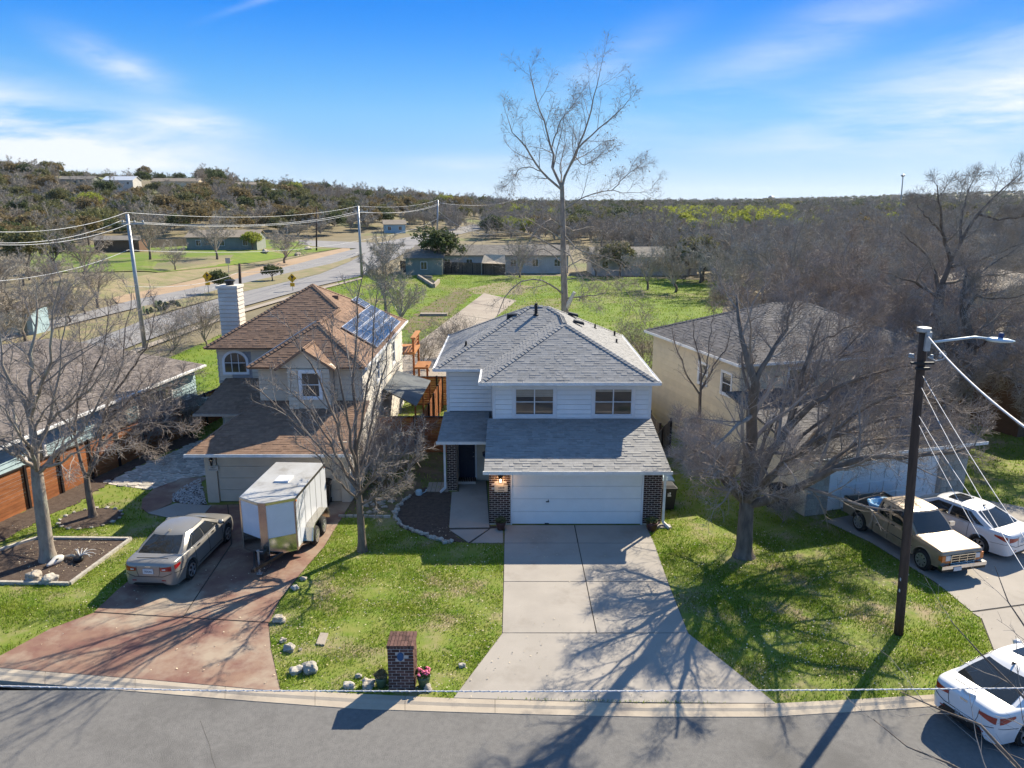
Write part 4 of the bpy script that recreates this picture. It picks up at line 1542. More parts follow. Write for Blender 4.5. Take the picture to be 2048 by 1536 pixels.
def wheelie(x, y, label, m, s=1.0, lid=None, rz=0.0):
    t = thing('wheeled_bin', label, 'bin', (x, y, 0), rz)
    mb = MB()
    prof = [(.22, .26, .08), (.29, .33, .95)]
    a, b = prof
    mb.add([(-a[0], -a[1], a[2]), (a[0], -a[1], a[2]), (a[0], a[1], a[2]), (-a[0], a[1], a[2]), (-b[0], -b[1], b[2]), (b[0], -b[1], b[2]), (b[0], b[1], b[2]), (-b[0], b[1], b[2])],
           [(0, 3, 2, 1), (4, 5, 6, 7), (0, 1, 5, 4), (1, 2, 6, 5), (2, 3, 7, 6), (3, 0, 4, 7)])
    mb.build('body', m, t, 'local')
    mb = MB().box(-.32, .32, -.38, .36, .955, 1.0)
    mb.add([(-.30, -.34, 1.0), (.30, -.34, 1.0), (.30, .34, 1.0), (-.30, .34, 1.0), (-.2, -.22, 1.07), (.2, -.22, 1.07), (.2, .25, 1.07), (-.2, .25, 1.07)],
           [(4, 5, 6, 7), (0, 1, 5, 4), (1, 2, 6, 5), (2, 3, 7, 6), (3, 0, 4, 7)])
    mb.build('lid', lid or m, t, 'local')
    for sx in (-1, 1):
        MB().tube([(sx * .2, .3, .11), (sx * .27, .3, .11)], .11, 14).build('wheel', M['rubber'], t, 'local')
    MB().tube([(-.26, .38, .98), (.26, .38, .98)], .018, 8).build('handle', m, t, 'local')
    return t


tb = wheelie(6.2, 28.0, 'black wheeled bin with a white mark beside the right wall of the white garage', M['black_plastic'])
MB().box(-.07, .07, -.345, -.335, .66, .70).box(-.06, -.04, -.345, -.333, .72, .80).box(.0, .05, -.345, -.333, .76, .82).box(-.04, .05, -.345, -.334, .715, .74).build('printed_mark', M['plate'], tb, 'local')
wheelie(6.25, 28.9, 'second bin with grey lid right behind the marked black bin', M['metal_dark'], lid=M['siding_blue'])
p = G(1560, 1025)
wheelie(p.x, p.y + .3, 'black wheeled bin in the shade at the left corner of the beige garage', M['black_plastic'], rz=.2)
p = G(648, 1012)
wheelie(p.x, p.y + .1, 'grey bin by the cream garage door behind the trailer', M['metal_dark'], rz=.1)

# ------------------------------------------------------------------ brick mailbox
mp = G(803, 1382)
mw_, md_, mh_ = .60, .56, 1.28
p0 = A(777, 1382, 15.9)
fy0 = G(803, 1382).y
x0, x1 = G(778, 1382).x, G(829, 1382).x
mt = A(803, 1292, fy0).z
mbx = thing('mailbox_pillar', 'square brick mailbox pillar with a blue oval plate at the kerb', 'mailbox', ((x0 + x1) / 2, fy0 + .3, 0))
dy = .62
MB().box(x0 + .01, x1 - .01, fy0 + .01, fy0 + dy - .01, 0, mt - .02).build('core', M['mortar'], mbx)
hx = (x1 - x0) / 2
brick_face(mbx, (x0, fy0 + .01), (x1, fy0 + .01), .01, mt - .09, M['brick_mail'], seed=4, bl=.21, holes=[(hx - .09, hx + .09, mt - .42, mt - .19)])
brick_face(mbx, (x1 - .01, fy0), (x1 - .01, fy0 + dy), .01, mt - .09, M['brick_mail'], seed=5, bl=.21)
me = unit_box(M['brick_mail'])
n = 8
for k in range(n):
    w = (x1 - x0 + .05) / n
    for j in range(3):
        hh = (dy + .05) / 3
        link('brick', me, mbx, Matrix.Translation((x0 - .02 + w * (k + .5), fy0 - .02 + hh * (j + .5), mt - .035)) @ Matrix.Diagonal((w - .012, hh - .012, .09, 1)))
mb = MB()
q = [(x0 + hx + .085 * math.cos(a), mt - .30 + .115 * math.sin(a)) for a in np.linspace(0, 6.283, 24, endpoint=False)]
vs = [(a, fy0 - .015, b) for a, b in q] + [(a, fy0 + .02, b) for a, b in q]
mb.add(vs, [tuple(range(24)), tuple(range(47, 23, -1))] + [(i, i + 24, (i + 1) % 24 + 24, (i + 1) % 24) for i in range(24)])
mb.build('oval_plate', mat('blue enamel', (.03, .10, .22), rough=.4, scale=3), mbx)

# ------------------------------------------------------------------ the brown-roofed house on the left
L = thing('brown_roof_house', 'cream two storey house with brown shingle roofs, chimney and solar panels', 'house', (-9.5, 28.6, 0))
LY = 28.6
E2 = 5.0
s6 = .6
mb = MB()
mb.box(-14.55, -6.6, 36.32, 44.1, 0, E2)
mb.box(-11.1, -6.605, 32.02, 36.33, 0, E2 + .01)
mb.build('wall', M['shadow_core'], L)
lap_wall(L, (-14.55, 44.1), (-14.55, 36.34), .1, E2 - .03, M['siding_cream'], expo=.3)
lap_wall(L, (-6.6, 44.1), (-14.55, 44.1), .1, E2 - .03, M['siding_cream'], expo=.3)
lap_wall(L, (-14.5, 36.32), (-12.45, 36.32), .1, 3.25, M['siding_cream'], expo=.3)
mb = MB().box(-12.41, -11.95, LY + .02, 36.3, 0, 2.3).box(-6.95, -6.61, LY + .02, 32.0, 0, 2.6).box(-11.96, -6.94, LY + .02, LY + .3, 2.06, 2.32).box(-11.96, -6.94, LY + 1.4, LY + 1.5, 0, 2.2)
mb.build('garage_wall', M['siding_cream'], L)
garage_door(L, -11.93, -6.97, LY + .05, 2.06, M['siding_cream'], 4, 1)
lap_wall(L, (-6.6, LY + .02), (-6.6, 32.0), .05, 2.5, M['siding_left'], expo=.22)
lap_wall(L, (-6.6, 32.0), (-6.6, 44.1), .05, E2 - .02, M['siding_left'], expo=.22, holes=[(8.2, 9.1, 3.2, 4.5), (3.4, 4.1, 3.4, 4.5)])
for ya, yb, z0_, z1_ in ((40.2, 41.1, 3.25, 4.45), (35.4, 36.1, 3.45, 4.4)):
    window(L, (-6.6, ya), (-6.6, yb), z0_, z1_, (1, 0), mullions=0, rails=1, trim=.09)
lap_wall(L, (-14.5, 36.32), (-11.15, 36.32), 3.3, E2 - .03, M['siding_cream'], expo=.2, holes=[(.62, 1.62, 3.35, 4.75)])
lap_wall(L, (-11.1, 32.02), (-9.56, 32.02), 3.3, E2, M['siding_cream'], expo=.2)
lap_wall(L, (-7.78, 32.02), (-6.62, 32.02), 3.3, E2, M['siding_cream'], expo=.2)
# arched window
ac = A(471, 728, 36.28)
n = 14
r_ = .52
prof = [(ac.x - r_, ac.z - .40), (ac.x + r_, ac.z - .40)] + [(ac.x + r_ * math.cos(a), ac.z + .12 + r_ * .85 * math.sin(a)) for a in np.linspace(0, math.pi, n)]
prof_o = [(ac.x - r_ - .13, ac.z - .53), (ac.x + r_ + .13, ac.z - .53)] + [(ac.x + (r_ + .13) * math.cos(a), ac.z + .12 + (r_ * .85 + .13) * math.sin(a)) for a in np.linspace(0, math.pi, n)]


def xz_prism(prof, y0, y1):
    k = len(prof)
    mb = MB()
    mb.add([(a, y0, b) for a, b in prof] + [(a, y1, b) for a, b in prof], [tuple(range(k)), tuple(range(2 * k - 1, k - 1, -1))] + [(i, i + k, (i + 1) % k + k, (i + 1) % k) for i in range(k)])
    return mb


wa = xz_prism(prof_o, 36.26, 36.33).build('arched_window', M['trim_white'], L)
xz_prism(prof, 36.245, 36.258).build('pane', M['glass_dark'], wa)
mb = MB()
for x in (-.17, .17):
    mb.box(ac.x + x - .015, ac.x + x + .015, 36.232, 36.243, ac.z - .4, ac.z + .5)
mb.box(ac.x - .5, ac.x + .5, 36.234, 36.242, ac.z + .05, ac.z + .08)
mb.build('glazing_bar', M['trim_white'], wa)
# bay with its window under the small gable
bx0, bx1, by = -9.62, -7.82, 31.3
MB().box(bx0, bx1, by, 32.1, 3.15, 5.0).build('bay', M['siding_cream'], L)
xz_prism([(-10.1, 5.02), (-7.55, 5.02), (-8.87, 5.85)], by + .03, by + .3).build('gable_wall', M['siding_cream'], L)
window(L, (-9.05, by), (-8.25, by), 3.75, 4.85, (0, -1), mullions=0, rails=1, trim=.1)
lap_wall(L, (bx0, by), (-9.2, by), 3.2, 5.0, M['siding_cream'], expo=.2)
lap_wall(L, (-8.1, by), (bx1, by), 3.2, 5.0, M['siding_cream'], expo=.2)
lroof = MB().box(-10.6, -10.5, 39.9, 40.0, 5.5, 5.6).build('roof', M['sh_brown'], L)
e = E2 + .03
zp = e + s6 * 4.35
zw = e + s6 * 2.55
br_ = M['sh_brown']
shingle_face(lroof, [(-15.0, 35.8, e), (-11.4, 35.8, e), (-8.85, 38.35, zw), (-10.65, 40.15, zp)], br_, .16, .3, 0, seed=21)
shingle_face(lroof, [(-15.0, 44.5, e), (-15.0, 35.8, e), (-10.65, 40.15, zp)], br_, .16, .3, 0, seed=22)
shingle_face(lroof, [(-6.3, 44.5, e), (-15.0, 44.5, e), (-10.65, 40.15, zp)], br_, .16, .3, 0, seed=23)
shingle_face(lroof, [(-11.4, 31.45, e), (-6.3, 31.45, e), (-8.85, 34.0, zw)], br_, .16, .3, 0, seed=24)
shingle_face(lroof, [(-11.4, 35.8, e), (-11.4, 31.45, e), (-8.85, 34.0, zw), (-8.85, 38.35, zw)], br_, .16, .3, 0, seed=25)
shingle_face(lroof, [(-6.3, 31.45, e), (-6.3, 44.5, e), (-10.65, 40.15, zp), (-8.85, 38.35, zw), (-8.85, 34.0, zw)], br_, .16, .3, 0, seed=26)
for a, b in (((-15.0, 35.8, e), (-10.65, 40.15, zp)), ((-10.65, 40.15, zp), (-8.85, 38.35, zw)), ((-8.85, 34.0, zw), (-8.85, 38.35, zw)), ((-11.4, 31.45, e), (-8.85, 34.0, zw)),
             ((-6.3, 31.45, e), (-8.85, 34.0, zw)), ((-6.3, 44.5, e), (-10.65, 40.15, zp)), ((-15.0, 44.5, e), (-10.65, 40.15, zp))):
    ridge_caps(lroof, Vector(a) + Vector((0, 0, .02)), Vector(b) + Vector((0, 0, .02)), br_)
shingle_face(lroof, [(-10.15, by - .15, 5.0), (-10.15, 33.2, 5.0), (-8.87, 33.2, 5.9), (-8.87, by - .15, 5.9)], br_, .16, .3, 0, seed=27)
shingle_face(lroof, [(-7.55, 33.2, 5.0), (-7.55, by - .15, 5.0), (-8.87, by - .15, 5.9), (-8.87, 33.2, 5.9)], br_, .16, .3, 0, seed=28)
ridge_caps(lroof, (-8.87, by - .15, 5.93), (-8.87, 32.95, 5.93), br_)
gs = .25
shingle_face(L, [(-12.75, 27.8, 2.37), (-6.3, 27.8, 2.37), (-6.3, 32.0, 2.37 + gs * 4.2), (-11.15, 32.0, 2.37 + gs * 4.2)], br_, .175, .32, 300, seed=29, under=br_)
shingle_face(L, [(-12.75, 32.0, 2.37), (-12.75, 27.8, 2.37), (-11.15, 32.0, 2.37 + gs * 4.2)], br_, .175, .32, 0, seed=30)
shingle_face(L, [(-14.75, 33.5, 2.37), (-11.12, 33.5, 2.37), (-11.12, 36.3, 3.42), (-14.2, 36.3, 3.42)], br_, .17, .32, 0, seed=31)
shingle_face(L, [(-14.75, 36.3, 2.37), (-14.75, 33.5, 2.37), (-14.2, 36.3, 3.42)], br_, .17, .32, 0, seed=32)
gutter(L, (-12.8, 27.76, 2.37), (-6.28, 27.76, 2.37))
gutter(L, (-14.8, 33.46, 2.37), (-11.2, 33.46, 2.37), 'metal_grey')
gutter(L, (-6.26, 31.4, e), (-6.26, 44.5, e))
mb = MB().box(-14.9, -6.4, 35.9, 44.4, E2 - .08, E2 - .03).box(-11.3, -6.4, 31.55, 35.9, E2 - .081, E2 - .031)
mb.build('soffit', M['siding_cream'], L)
MB().box(-12.6, -6.4, 27.9, LY + .02, 2.24, 2.28).build('soffit', M['siding_cream'], L)
MB().box(-13.1, -12.85, 33.8, 34.05, 0, 2.3).build('porch_column', M['siding_cream'], L)
mb = MB()
mb.beam((-11.35, 31.55, e + .08), (-8.95, 33.95, zw + .08), .05, .04)
mb.build('flashing', M['metal_grey'], L)
# chimney
ch = MB().box(-15.6, -14.62, 39.8, 40.7, 0, 7.55).build('chimney', M['siding_left'], L)
lap_wall(ch, (-15.6, 39.8), (-14.62, 39.8), 4.0, 7.45, M['siding_left'], expo=.22)
lap_wall(ch, (-14.62, 39.8), (-14.62, 40.7), 5.0, 7.45, M['siding_left'], expo=.22)
MB().box(-15.68, -14.54, 39.72, 40.78, 7.46, 7.6).build('chimney_cap', M['siding_left'], ch)
MB().lathe([(.2, 0), (.2, .18), (.27, .2), (.27, .24), (.05, .3)], (-15.1, 40.25, 7.6), 14).build('flue', M['metal_dark'], ch)
# solar panels on the right-hand slope
P0 = Vector((-6.3, 31.45, E2 + .03))
sn = Vector((s6, 0, 1)).normalized()


def on_slope(u, v):
    d_ = ray(u, v)
    o_ = Vector((0, 0, CAMH))
    t = (P0 - o_).dot(sn) / d_.dot(sn)
    return o_ + d_ * t


ca = [on_slope(*q) for q in ((682, 657), (743, 614), (804, 648), (753, 699))]
cb = [on_slope(*q) for q in ((701, 600), (712, 593), (747, 615), (737, 626))]
ylo, yhi = (ca[0].y + ca[3].y) / 2, (ca[1].y + ca[2].y) / 2
xhi, xlo = (ca[0].x + ca[1].x) / 2, (ca[2].x + ca[3].x) / 2
print('solar', [tuple(round(q, 2) for q in c) for c in ca], [tuple(round(q, 2) for q in c) for c in cb])


def solar(name_label, ya, yb, xa, xb, ny, nx):
    """panels between ya..yb along the eave, xa (upper) .. xb (lower)"""
    zf = lambda x: E2 + .03 + s6 * (-6.3 - x) + .12
    t = thing('solar_array', name_label, 'solar panels', ((xa + xb) / 2, (ya + yb) / 2, zf((xa + xb) / 2)))
    for i in range(ny):
        for j in range(nx):
            y0_, y1_ = ya + (yb - ya) * i / ny + .015, ya + (yb - ya) * (i + 1) / ny - .015
            x0_, x1_ = xa + (xb - xa) * j / nx, xa + (xb - xa) * (j + 1) / nx
            x0_ += .012
            x1_ -= .012
            fr = MB().slab([(x0_, y0_, zf(x0_)), (x0_, y1_, zf(x0_)), (x1_, y1_, zf(x1_)), (x1_, y0_, zf(x1_))], .045).build('solar_panel', M['solar_frame'], t)
            n1, n2 = 4, 2
            mb = MB()
            for a in range(n1):
                for b in range(n2):
                    xa_, xb_ = x0_ + .03 + (x1_ - x0_ - .06) * b / n2 + .008, x0_ + .03 + (x1_ - x0_ - .06) * (b + 1) / n2 - .008
                    ya_, yb_ = y0_ + .03 + (y1_ - y0_ - .06) * a / n1 + .006, y0_ + .03 + (y1_ - y0_ - .06) * (a + 1) / n1 - .006
                    mb.slab([(xa_, ya_, zf(xa_) + .006), (xa_, yb_, zf(xa_) + .006), (xb_, yb_, zf(xb_) + .006), (xb_, ya_, zf(xb_) + .006)], .004)
            mb.build('cells', M['solar'], fr)
    return t


solar('large silver framed solar array low on the brown roof slope', ylo, yhi, xhi, xlo, 5, 3)
yb0, yb1 = cb[3].y, cb[1].y
solar('small row of solar panels above the large array on the brown roof', yhi - .2, yhi + 3.2, xhi - 1.45, xhi - .15, 3, 1) if False else \
    solar('small row of solar panels above the large array on the brown roof', min(c_.y for c_ in cb) + .3, max(c_.y for c_ in cb) - .3, min(c_.x for c_ in cb) + .1, max(c_.x for c_ in cb) - .2, 3, 1)
vt = on_slope(672, 596)
MB().box(vt.x - .15, vt.x + .15, vt.y - .15, vt.y + .15, vt.z - .1, vt.z + .15).build('box_vent', M['sh_brown'], L)
# lamp and plaque on the left garage
q = A(424, 922, LY)
t = thing('wall_lamp', 'unlit black lantern on the cream garage wall above its number plaque', 'wall lamp', (q.x, LY, q.z))
MB().lathe([(.04, .12), (.09, .05), (.06, .04)], (q.x, LY - .1, q.z + .05), 8).box(q.x - .02, q.x + .02, LY - .1, LY + .02, q.z + .1, q.z + .13).build('lamp_top', M['metal_dark'], t)
MB().lathe([(.045, -.16), (.06, .08), (.05, .08)], (q.x, LY - .1, q.z), 8).build('lamp_glass', M['glass_dark'], t)
q = A(424, 936, LY)
pl = thing('number_plaque', 'pale plaque reading 1807 on the cream garage wall', 'house number', (q.x + .05, LY, q.z))
MB().box(q.x - .17, q.x + .25, LY - .01, LY + .03, q.z - .12, q.z + .10).build('plate', M['siding_left'], pl)
text('1807', .11, (q.x + .04, LY - .014, q.z + .02), R90, M['ink'], pl)
MB().box(q.x - .12, q.x + .2, LY - .014, LY - .008, q.z - .085, q.z - .065).build('name_line', M['ink'], pl)
# lean-to roof at the right side and deck behind
t = thing('lean_to', 'grey felt lean-to roof on posts at the right side of the cream house', 'lean-to', (-5.5, 37, 0))
q = [A(773, 777, 36.6), A(800, 743, 41.0), A(865, 760, 40.2), A(831, 811, 35.0)]
q = [Vector((-6.5, 36.7, 2.75)), Vector((-6.45, 41.0, 2.75)), Vector((-4.5, 40.4, 2.3)), Vector((-4.65, 35.2, 2.3))]
MB().slab(q, .06).build('roof', M['awning'], t)
for a in (q[2], q[3], (q[2] + q[3]) / 2):
    MB().box(a.x - .1, a.x - .02, a.y - .05, a.y + .05, 0, 2.24).build('post', M['cedar'], t)
t = thing('deck', 'raised orange timber deck with railing behind the cream house', 'deck', (-6.6, 46, 0))
for (x, y) in ((-6.0, 44.8), (-6.0, 47.2), (-7.8, 47.2), (-5.2, 44.9)):
    MB().box(x - .06, x + .06, y - .06, y + .06, 0, 3.9 if x < -5.5 else 2.2).build('post', M['cedar'], t)
MB().box(-8.5, -5.9, 44.6, 47.3, 2.9, 3.05).build('platform', M['wood_deck'], t)
MB().box(-5.95, -5.1, 44.6, 46.4, 2.0, 2.12).build('stair_landing', M['wood_deck'], t)
for z in (3.3, 3.5, 3.7):
    MB().box(-6.04, -5.98, 44.8, 47.2, z, z + .05).build('rail', M['cedar'], t)
MB().box(-6.15, -5.85, 44.7, 47.3, 3.86, 3.93).build('top_rail', M['wood_deck'], t)

# ------------------------------------------------------------------ fences
def slat_fence(label, a, b, h, bays, horizontal=True, m='cedar', post='cedar_dark', slats=None, cap=True, name='wooden_fence', group=None, post_out=-1):
    a, b = Vector((*a, 0)), Vector((*b, 0))
    d = (b - a)
    Ln = d.length
    d.normalize()
    nr = Vector((d.y, -d.x, 0))
    t = thing(name, label, 'fence', a, group=group)
    bw = Ln / bays
    for i in range(bays + 1):
        p = a + d * (bw * i)
        MB().beam(p + nr * .03, p + nr * .03 + Vector((0, 0, h + .08)), .10, .10, up=(d.x, d.y, 0)).build('post', M[post], t)
    if horizontal:
        n = slats or int(h / .14)
        ph = h / n
        for i in range(bays):
            p, q = a + d * (bw * i + .055), a + d * (bw * (i + 1) - .055)
            for k in range(n):
                z = ph * (k + .5)
                MB().beam(p + Vector((0, 0, z)), q + Vector((0, 0, z)), .02, ph - .012, up=(0, 0, 1)).build('slat', M[m], t)
        MB().beam(a + Vector((0, 0, h + .02)), b + Vector((0, 0, h + .02)), .12, .035).build('cap_rail', M[post], t)
    else:
        n = slats or int(Ln / .145)
        w = Ln / n
        mesh = MB().box(-w / 2 + .006, w / 2 - .006, -.01, .01, 0, h).me('picket', M[m])
        rot = math.atan2(d.y, d.x)
        rr = random.Random(n)
        for k in range(min(n, 300)):
            p = a + d * (w * (k + .5))
            link('picket', mesh, t, Matrix.Translation(p + Vector((0, 0, rr.uniform(-.02, .02)))) @ Matrix.Rotation(rot, 4, 'Z'))
        for z in (.4, h - .4):
            MB().beam(a + Vector((0, 0, z)) - nr * .03, b + Vector((0, 0, z)) - nr * .03, .04, .09).build('rail', M[m], t)
    return t


fa, fb = G(0, 1045), G(240, 932)
fdir = (fb - fa).normalized()
p_near = fa - fdir * 7
p_far = fa + fdir * 16.5
slat_fence('long orange cedar fence with dark posts along the blue house', (p_near.x, p_near.y), (p_far.x, p_far.y), 1.75, 14)
slat_fence('dark cedar fence closing the yard behind the cream porch', (p_far.x, p_far.y), (-14.6, p_far.y - .6), 1.75, 3)
slat_fence('orange cedar fence between the two houses', (-6.55, 34.9), (-2.9, 34.9), 1.8, 2)
slat_fence('narrow picket side fence running back from the orange fence', (-4.35, 35.0), (-4.15, 43.0), 1.85, 4, horizontal=False)
slat_fence('dark red fence at the back of the narrow yard', (-6.0, 43.6), (-3.0, 43.6), 1.75, 2)
slat_fence('brown picket fence between the white and the beige house', (6.2, 31.5), (7.6, 34.5), 1.8, 2, horizontal=False, m='wood_grey')
slat_fence('tan picket fence running back beside the white house', (6.9, 33.6), (6.7, 42.5), 1.8, 4, horizontal=False, m='wood_grey')

# ------------------------------------------------------------------ the low blue house on the far left
B = thing('blue_house', 'low pale blue house with a wide taupe roof behind the orange fence', 'house', (-24, 36, 0))
ea, eb = A(0, 895, 27.0), A(410, 729, 44.0)
ez = 2.65
ea = G(0, 893, ez)
eb = G(410, 729, ez)
ed = (eb - ea).normalized()
ea2 = ea - ed * 8
nr = Vector((-ed.y, ed.x, 0))      # to the left
wl_ = 9.5
rz_ = 1.35
P1, P2 = ea2, eb
Rg1, Rg2 = ea2 + nr * wl_ + Vector((0, 0, rz_)), eb + nr * wl_ + Vector((0, 0, rz_)) - ed * 0
Q1, Q2 = ea2 + nr * wl_ * 2, eb + nr * wl_ * 2
mb = MB()
wa_, wb_ = ea2 - ed * 0 + nr * .5, eb - ed * .4 + nr * .5
mb.prism([(wa_.x, wa_.y), (wb_.x, wb_.y), (wb_.x + nr.x * 18, wb_.y + nr.y * 18), (wa_.x + nr.x * 18, wa_.y + nr.y * 18)], 0, ez - .1)
mb.build('wall', M['siding_blue'], B)
shingle_face(B, [tuple(P2), tuple(P1), tuple(Rg1), tuple(Rg2)][::1], M['sh_taupe'], .2, .34, 0, seed=41, thick=.014)
shingle_face(B, [tuple(Q1), tuple(Q2), tuple(Rg2), tuple(Rg1)], M['sh_taupe'], .4, .6, 0, seed=42)
MB().add([P2 - ed * .35 + Vector((0, 0, -.1)), Rg2 - ed * .35 + Vector((0, 0, -.1)), Q2 - ed * .35 + Vector((0, 0, -.1)), P2 - ed * .45 + Vector((0, 0, -.1)), Rg2 - ed * .45 + Vector((0, 0, -.1)), Q2 - ed * .45 + Vector((0, 0, -.1))],
         [(0, 1, 2), (5, 4, 3), (0, 3, 4, 1), (1, 4, 5, 2), (2, 5, 3, 0)]).build('gable', M['siding_blue'], B)
gutter(B, tuple(P2 - nr * .04), tuple(P1 - nr * .04), 'gutter')
lap_wall(B, (wa_.x, wa_.y), (wb_.x, wb_.y), .1, ez - .12, M['siding_blue'], expo=.2, holes=[(14.4, 16.0, .6, 2.3), (17.2, 20.4, .6, 2.3), (9.6, 10.8, 1.0, 2.2)])
o_ = (-nr.x, -nr.y)
for s0, s1, za, zb, mu in ((14.5, 15.9, .8, 2.1, 0), (17.3, 20.3, .8, 2.1, 2), (9.7, 10.7, 1.1, 2.1, 0)):
    a_, b_ = wa_ + ed * s0, wa_ + ed * s1
    window(B, (a_.x, a_.y), (b_.x, b_.y), za, zb, o_, mullions=mu, rails=1, trim=.12)
q = G(40, 672)
t = thing('garden_shed', 'small pale blue shed behind the blue house roof on the left', 'shed', (q.x, q.y, 0))
MB().box(q.x - 1.3, q.x + 1.3, q.y, q.y + 2.5, 0, 2.3).build('wall', M['siding_blue'], t)
MB().slab([(q.x - 1.5, q.y - .2, 2.3), (q.x + 1.5, q.y - .2, 2.3), (q.x + 1.5, q.y + 2.7, 2.8), (q.x - 1.5, q.y + 2.7, 2.8)], .1).build('roof', M['sh_taupe'], t)
MB().box(q.x - .1, q.x + .8, q.y - .03, q.y, 0, 2.0).build('door', M['teal_far'], t)
q = G(380, 812, 1.2)
t = thing('green_umbrella', 'green and cream striped patio umbrella behind the orange fence', 'umbrella', (q.x, q.y, 0))
for k in range(8):
    a0_, a1_ = k * .785, (k + 1) * .785
    MB().add([(q.x, q.y, 1.9), (q.x + 1.3 * math.cos(a0_), q.y + 1.3 * math.sin(a0_), 1.45), (q.x + 1.3 * math.cos(a1_), q.y + 1.3 * math.sin(a1_), 1.45), (q.x, q.y, 1.87)],
             [(0, 1, 2), (3, 2, 1), (0, 3, 1), (0, 2, 3)]).build('canopy_panel', M['pot_green'] if k % 2 else M['siding_cream'], t)
MB().tube([(q.x, q.y, 0), (q.x, q.y, 1.88)], .025, 8).build('pole', M['metal_dark'], t)

# ------------------------------------------------------------------ the beige house on the right
ang = math.radians(16)
R = thing('beige_house', 'beige two storey house with dark grey roof behind the spreading bare tree', 'house', tuple(G(1608, 1033)), ang)
mw = WM[R.name]


def Rl(mb, name, m, par=R):
    return link(name, mb.me(name, m), par, mw)


GW = 7.7
mb = MB().box(0, 1.02, 0, 5.5, 0, 2.45).box(6.45, GW, 0, 5.5, 0, 2.45).box(1.0, 6.47, .03, .35, 2.1, 2.45).box(1.0, 6.47, 1.4, 1.5, 0, 2.2)
Rl(mb, 'garage_wall', M['mortar'])
Rl(MB().box(.3, 10.6, 5.5, 14.0, 0, 5.0), 'wall', M['stucco_beige'])
# pale stone blocks on the two garage piers
rr = random.Random(8)
me = unit_box(M['rock_white'])
for (xa, xb) in ((0, 1.0), (6.47, GW)):
    z = .02
    while z < 2.3:
        h = .235
        x = xa
        while x < xb - .05:
            w = min(rr.uniform(.28, .5), xb - x)
            if xb - x - w < .12:
                w = xb - x
            link('stone_block', me, R, mw @ Matrix.Translation((x + w / 2, .0, z + h / 2)) @ Matrix.Diagonal((w - .012, .05 + rr.uniform(0, .02), h - .012, 1)))
            x += w
        z += h
gd = link('garage_door', MB().box(1.03, 6.45, .2, .25, .02, 2.12).me('garage_door', M['garage_white']), R, mw)
for i in range(4):
    for j in range(8):
        x0_, z0_ = 1.06 + j * .674, .04 + i * .52
        link('door_panel', MB().box(x0_ + .03, x0_ + .64, .165, .205, z0_ + .05, z0_ + .46).me('door_panel', M['garage_white']), gd, mw)


def tr(x, y, z):
    return tuple(mw @ Vector((x, y, z)))


def lapR(a, b, z0, z1, m, **k):
    A_, B_ = mw @ Vector((*a, 0)), mw @ Vector((*b, 0))
    lap_wall(R, (A_.x, A_.y), (B_.x, B_.y), z0, z1, m, **k)


lapR((.3, 14.0), (.3, 5.5), .1, 4.95, M['stucco_beige'], expo=.3, holes=[(5.0, 5.8, 3.2, 4.4), (7.1, 7.9, 3.2, 4.4)])
lapR((0, 5.5), (0, .05), .1, 2.4, M['stucco_beige'], expo=.3)
lapR((.3, 5.5), (10.6, 5.5), 3.2, 4.95, M['stucco_beige'], expo=.3, holes=[(2.4, 3.8, 3.5, 4.6), (6.4, 7.8, 3.5, 4.6)])
A_ = mw.to_3x3() @ Vector((-1, 0, 0))
for ya, yb in ((8.2, 9.0), (6.1, 6.9)):
    p1, p2 = mw @ Vector((.3, yb, 0)), mw @ Vector((.3, ya, 0))
    window(R, (p1.x, p1.y), (p2.x, p2.y), 3.3, 4.3, (A_.x, A_.y), mullions=0, rails=1, trim=.08)
A_ = mw.to_3x3() @ Vector((0, -1, 0))
for xa, xb in ((2.8, 4.0), (6.8, 8.0)):
    p1, p2 = mw @ Vector((xa, 5.5, 0)), mw @ Vector((xb, 5.5, 0))
    window(R, (p1.x, p1.y), (p2.x, p2.y), 3.55, 4.55, (A_.x, A_.y), mullions=0, rails=1, trim=.08)
rh = 5.03
hw = 5.55
sl = .42
zt = rh + sl * 4.6
dk = M['sh_dark']
fcs = [[(-.1, 5.0, rh), (11.0, 5.0, rh), (6.4, 9.6, zt), (4.5, 9.6, zt)], [(-.1, 14.3, rh), (-.1, 5.0, rh), (4.5, 9.6, zt), (4.5, 9.7, zt)],
       [(11.0, 5.0, rh), (11.0, 14.3, rh), (6.4, 9.7, zt), (6.4, 9.6, zt)], [(11.0, 14.3, rh), (-.1, 14.3, rh), (4.5, 9.7, zt), (6.4, 9.7, zt)],
       [(-.35, -.5, 2.52), (GW + .3, -.5, 2.52), (GW + .3, 5.5, 3.7), (-.35, 5.5, 3.7)]]
for x_ in (.02, GW - .12):
    Rl(MB().add([(x_, 0, 2.4), (x_, 5.5, 2.4), (x_, 5.5, 3.62), (x_, 0, 2.52), (x_ + .1, 0, 2.4), (x_ + .1, 5.5, 2.4), (x_ + .1, 5.5, 3.62), (x_ + .1, 0, 2.52)], [(0, 1, 2, 3), (7, 6, 5, 4), (0, 4, 5, 1), (1, 5, 6, 2), (2, 6, 7, 3), (3, 7, 4, 0)]), 'gable', M['stucco_beige'])
for i, f in enumerate(fcs):
    shingle_face(R, [tr(*p) for p in f], dk, .2, .34, 0, seed=50 + i)
for a, b in (((-.1, 5.0, rh), (4.5, 9.6, zt)), ((11, 5, rh), (6.4, 9.6, zt)), ((4.5, 9.65, zt), (6.4, 9.65, zt)), ((-.1, 14.3, rh), (4.5, 9.65, zt))):
    ridge_caps(R, Vector(tr(*a)) + Vector((0, 0, .02)), Vector(tr(*b)) + Vector((0, 0, .02)), dk)
gutter(R, tr(-.14, 14.3, rh), tr(-.14, 4.95, rh))
